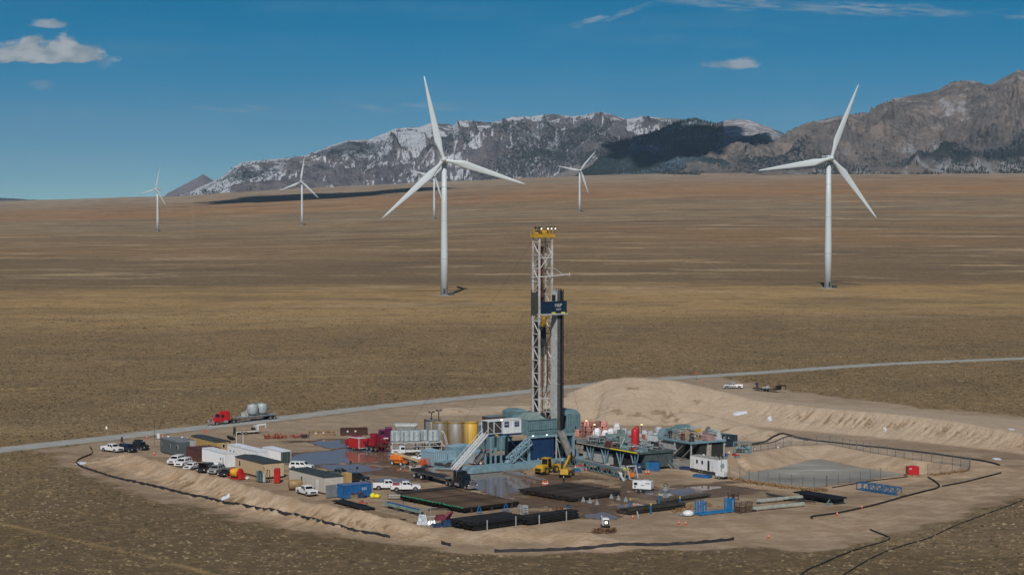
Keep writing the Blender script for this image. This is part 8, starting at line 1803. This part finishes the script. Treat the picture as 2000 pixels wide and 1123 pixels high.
for i in range(8):
    u_, v_ = rr.uniform(1140, 1235), rr.uniform(908, 922); o_ = MB(); x_ = 0; pts_ = [(0, 0, .1)]
    for q_ in range(5): x_ += rr.uniform(.6, 1.2); pts_.append((x_, rr.uniform(-.5, .5), .1))
    o_ = o_.tube(pts_, .09, 5).build('hose', mat('orange_hose', (.60, .14, .05), .7)); p_ = P(u_, v_); o_.location = (p_.x, p_.y, 0); o_.rotation_euler = (0, 0, R(rr.uniform(-60, 10))); tag(o_, 'orange hose lying below the mud tank trestles', 'hose', 'orange hoses below the trestles')
t_ = empty('sand_heap', at(1006, 911), 0, 'small heap of sand at the end of the teal skid base', 'sand heap'); b = MB(); b.lathe([(2.6, 0), (2.0, .5), (1.1, 1.0), (.3, 1.3), (.02, 1.35)], n=16); b.v = [(x + rr.uniform(-.15, .15), y + rr.uniform(-.15, .15), z + rr.uniform(-.08, .08)) for x, y, z in b.v]; b.build('heap', mat('heap_sand', (.36, .27, .17), .95, var=.3, bump=.6), t_)
b = MB(); [b.fr((x - .3, x + .3, y - .25, y + .25), 0, (x - .15, x + .15, y - .1, y + .1), .35) for x, y in ((2.2, 1.2), (-2.4, .8), (1.5, -1.9))]; b.build('clod', mat('heap_sand', (.36, .27, .17), .95), t_)
# second layer of pipe below the top one on the two big racks
def under(label, base, ang, n, pitch, z, L_, m_):
    b = MB(); ca, sa_ = math.cos(R(ang)), math.sin(R(ang)); r2 = random.Random(4)
    for k_ in range(3):
        for i in range(n):
            x = r2.uniform(-.3, .3); y = .12 + i * pitch; zz_ = z - .18 * (k_ + 1); ox, oy = base[0] + ca * x - sa_ * y, base[1] + sa_ * x + ca * y
            b.cyl((ox, oy, zz_), (ox + ca * L_, oy + sa_ * L_, zz_), .088, 6)
    tag(b.build('drill_pipe_layers', m_), label, 'pipe', kind='stuff')
under('lower layers of pipe under the top row on the large brown rack', PA, ANGP, 62, .33, 1.04, 13.0, PIPE)
under('lower layers of pipe under the top row on the middle rack', PC, 42, 47, .325, .89, 13.0, PIPE)
drop(pr); drop(pr2); drop(prc); drop(prl); drop(prx)

# ------------------------------------------------------------------ bunch grass and sage of the plain
def scrub():
    N = 300000
    y = np.sqrt(rng.uniform(285 ** 2, 1300 ** 2, N)); y = 285 + (y - 285) * rng.random(N) ** .35; x = rng.uniform(-.30, .30, N) * y
    dens = fbm(x / 14, y / 14, 3, 201) + fbm(x / 3.5, y / 3.5, 2, 202) * .8
    keep = (dens > rng.uniform(-.7, .35, N)) & (rng.random(N) > sstep(520, 1250, y))
    dd = poly_sd(x, y, DIRT) + fbm(x / 9, y / 9, 3, 21) * 5; keep &= dd < -.8
    keep &= seg_dist(x, y, RL)[0] > 5.0
    x, y = x[keep], y[keep]; n = len(x)
    s = rng.uniform(.14, .42, n) * (1 + .5 * (rng.random(n) > .9)); h = s * rng.uniform(.35, .8, n); rot = rng.uniform(0, 6.28, n)
    z0 = np.where(y < 900, .22, 0) * np.clip(fbm(x / 2.3, y / 2.3, 3, 90) + .1, 0, 1) - .03 + plain(x, y) * (y > 660)
    K = 7; V = np.zeros((n, K + 1, 3)); 
    for j in range(K):
        a = rot + 2 * np.pi * j / K; r_ = s * rng.uniform(.6, 1.25, n); V[:, j] = np.stack([x + np.cos(a) * r_, y + np.sin(a) * r_, z0 + rng.uniform(0, .35, n) * h * (j % 2)], -1)
    V[:, K] = np.stack([x + rng.uniform(-.3, .3, n) * s, y + rng.uniform(-.3, .3, n) * s, z0 + h], -1)
    base = (np.arange(n) * (K + 1))[:, None, None]; tri = np.array([[j, (j + 1) % K, K] for j in range(K)])[None]
    F_ = (base + tri).reshape(-1, 3).astype(np.int32)
    me = bpy.data.meshes.new('dry_grass'); me.vertices.add(n * (K + 1)); me.vertices.foreach_set('co', V.astype(np.float32).ravel())
    me.loops.add(F_.size); me.loops.foreach_set('vertex_index', F_.ravel()); me.polygons.add(len(F_)); me.polygons.foreach_set('loop_start', np.arange(0, F_.size, 3, dtype=np.int32)); me.polygons.foreach_set('loop_total', np.full(len(F_), 3, dtype=np.int32)); me.update(calc_edges=True)
    patchn = fbm(x / 40, y / 60, 3, 205); kind = .12 + .62 * rng.random(n) ** 1.2 + patchn * .35
    A_ = me.attributes.new('tone', 'FLOAT', 'POINT'); A_.data.foreach_set('value', np.repeat(np.clip(kind, 0, 1), K + 1).astype(np.float32))
    m_ = bpy.data.materials.new('bunch_grass'); m_.use_nodes = True; k = NT(m_.node_tree); b = k.n['Principled BSDF']
    c = k.ramp(attr(k, 'tone'), [(0, (.065, .052, .032)), (.25, (.10, .080, .046)), (.45, (.165, .125, .070)), (.7, (.26, .205, .12)), (1, (.40, .335, .225))]); k.put(b.inputs['Base Color'], c); b.inputs['Roughness'].default_value = .95; b.inputs['Specular IOR Level'].default_value = .1
    me.materials.append(m_); o = bpy.data.objects.new('dry_grass', me); COL.objects.link(o); tag(o, 'dry bunch grass and sage clumps scattered over the plain around the pad', 'grass', kind='stuff')
scrub()
# ------------------------------------------------------------------ air between here and the mountains
hb_ = MB(); hb_.box(-15500, 15500, -300, 19500, -8, 830)
hm_ = bpy.data.materials.new('haze_air'); hm_.use_nodes = True; k = NT(hm_.node_tree); k.n.clear()
pv = k.new('ShaderNodeVolumePrincipled'); pv.inputs['Color'].default_value = (.55, .78, 1.0, 1); pv.inputs['Density'].default_value = 1.9e-5; pv.inputs['Anisotropy'].default_value = 0.0
mo_ = k.new('ShaderNodeOutputMaterial'); k.l.new(pv.outputs[0], mo_.inputs['Volume'])
tag(hb_.build('haze', hm_), 'thin blue air haze between the plain and the mountains', 'haze', kind='stuff')

# ------------------------------------------------------------------ fair-weather clouds overhead, whose shadows lie on the plain and on the forested hill
CLM = mat('cloud_white', (.85, .86, .88), 1.0, var=.0, spec=0.0)
def hit(u, v, extra=0.0):
    d = ray(u, v); Y = 1500.0
    while Y < 40000:
        k_ = Y / d[1]
        if CAM_H + d[2] * k_ <= float(plain(np.array([d[0] * k_]), np.array([Y]))[0]) + extra: break
        Y += 15
    return Vector((d[0] * Y / d[1], Y, CAM_H + d[2] * Y / d[1]))
def cloud_over(g, rx, ry, seed, zc=3000.0, th=160.0):
    c = g + sd * ((zc - g.z) / sd.z); rr_ = random.Random(seed); b = MB(); n1_, n2_ = 40, 16; V = []; Fc = []
    ph = [rr_.uniform(0, 6.28) for _ in range(6)]
    for j in range(n2_ + 1):
        el_ = -math.pi / 2 + math.pi * j / n2_
        for i in range(n1_):
            a = 2 * math.pi * i / n1_; k_ = 1 + .16 * math.sin(3 * a + ph[0]) + .14 * math.sin(7 * a + ph[1]) + .10 * math.sin(13 * a + ph[2]) + .08 * math.sin(19 * a + ph[4])
            V.append((c.x + math.cos(a) * math.cos(el_) * rx * k_, c.y + math.sin(a) * math.cos(el_) * ry * k_, c.z + math.sin(el_) * th * (1 if el_ < 0 else 2.2) * (1 + .2 * math.sin(5 * a + ph[3] + el_ * 4))))
    for j in range(n2_):
        for i in range(n1_): Fc.append((j * n1_ + i, j * n1_ + (i + 1) % n1_, (j + 1) * n1_ + (i + 1) % n1_, (j + 1) * n1_ + i))
    tag(mesh_obj('cloud', V, Fc, CLM, smooth=True), kind='structure')
a_, b_ = hit(560, 394), hit(560, 381); cloud_over((a_ + b_) / 2 + Vector((20, 0, 0)), 300, max(110, (b_.y - a_.y) * .38), 1); cloud_over((a_ + b_) / 2 + Vector((330, 260, 0)), 150, 90, 4)
cloud_over(Vector((730, 8950, 330)), 330, 620, 3)
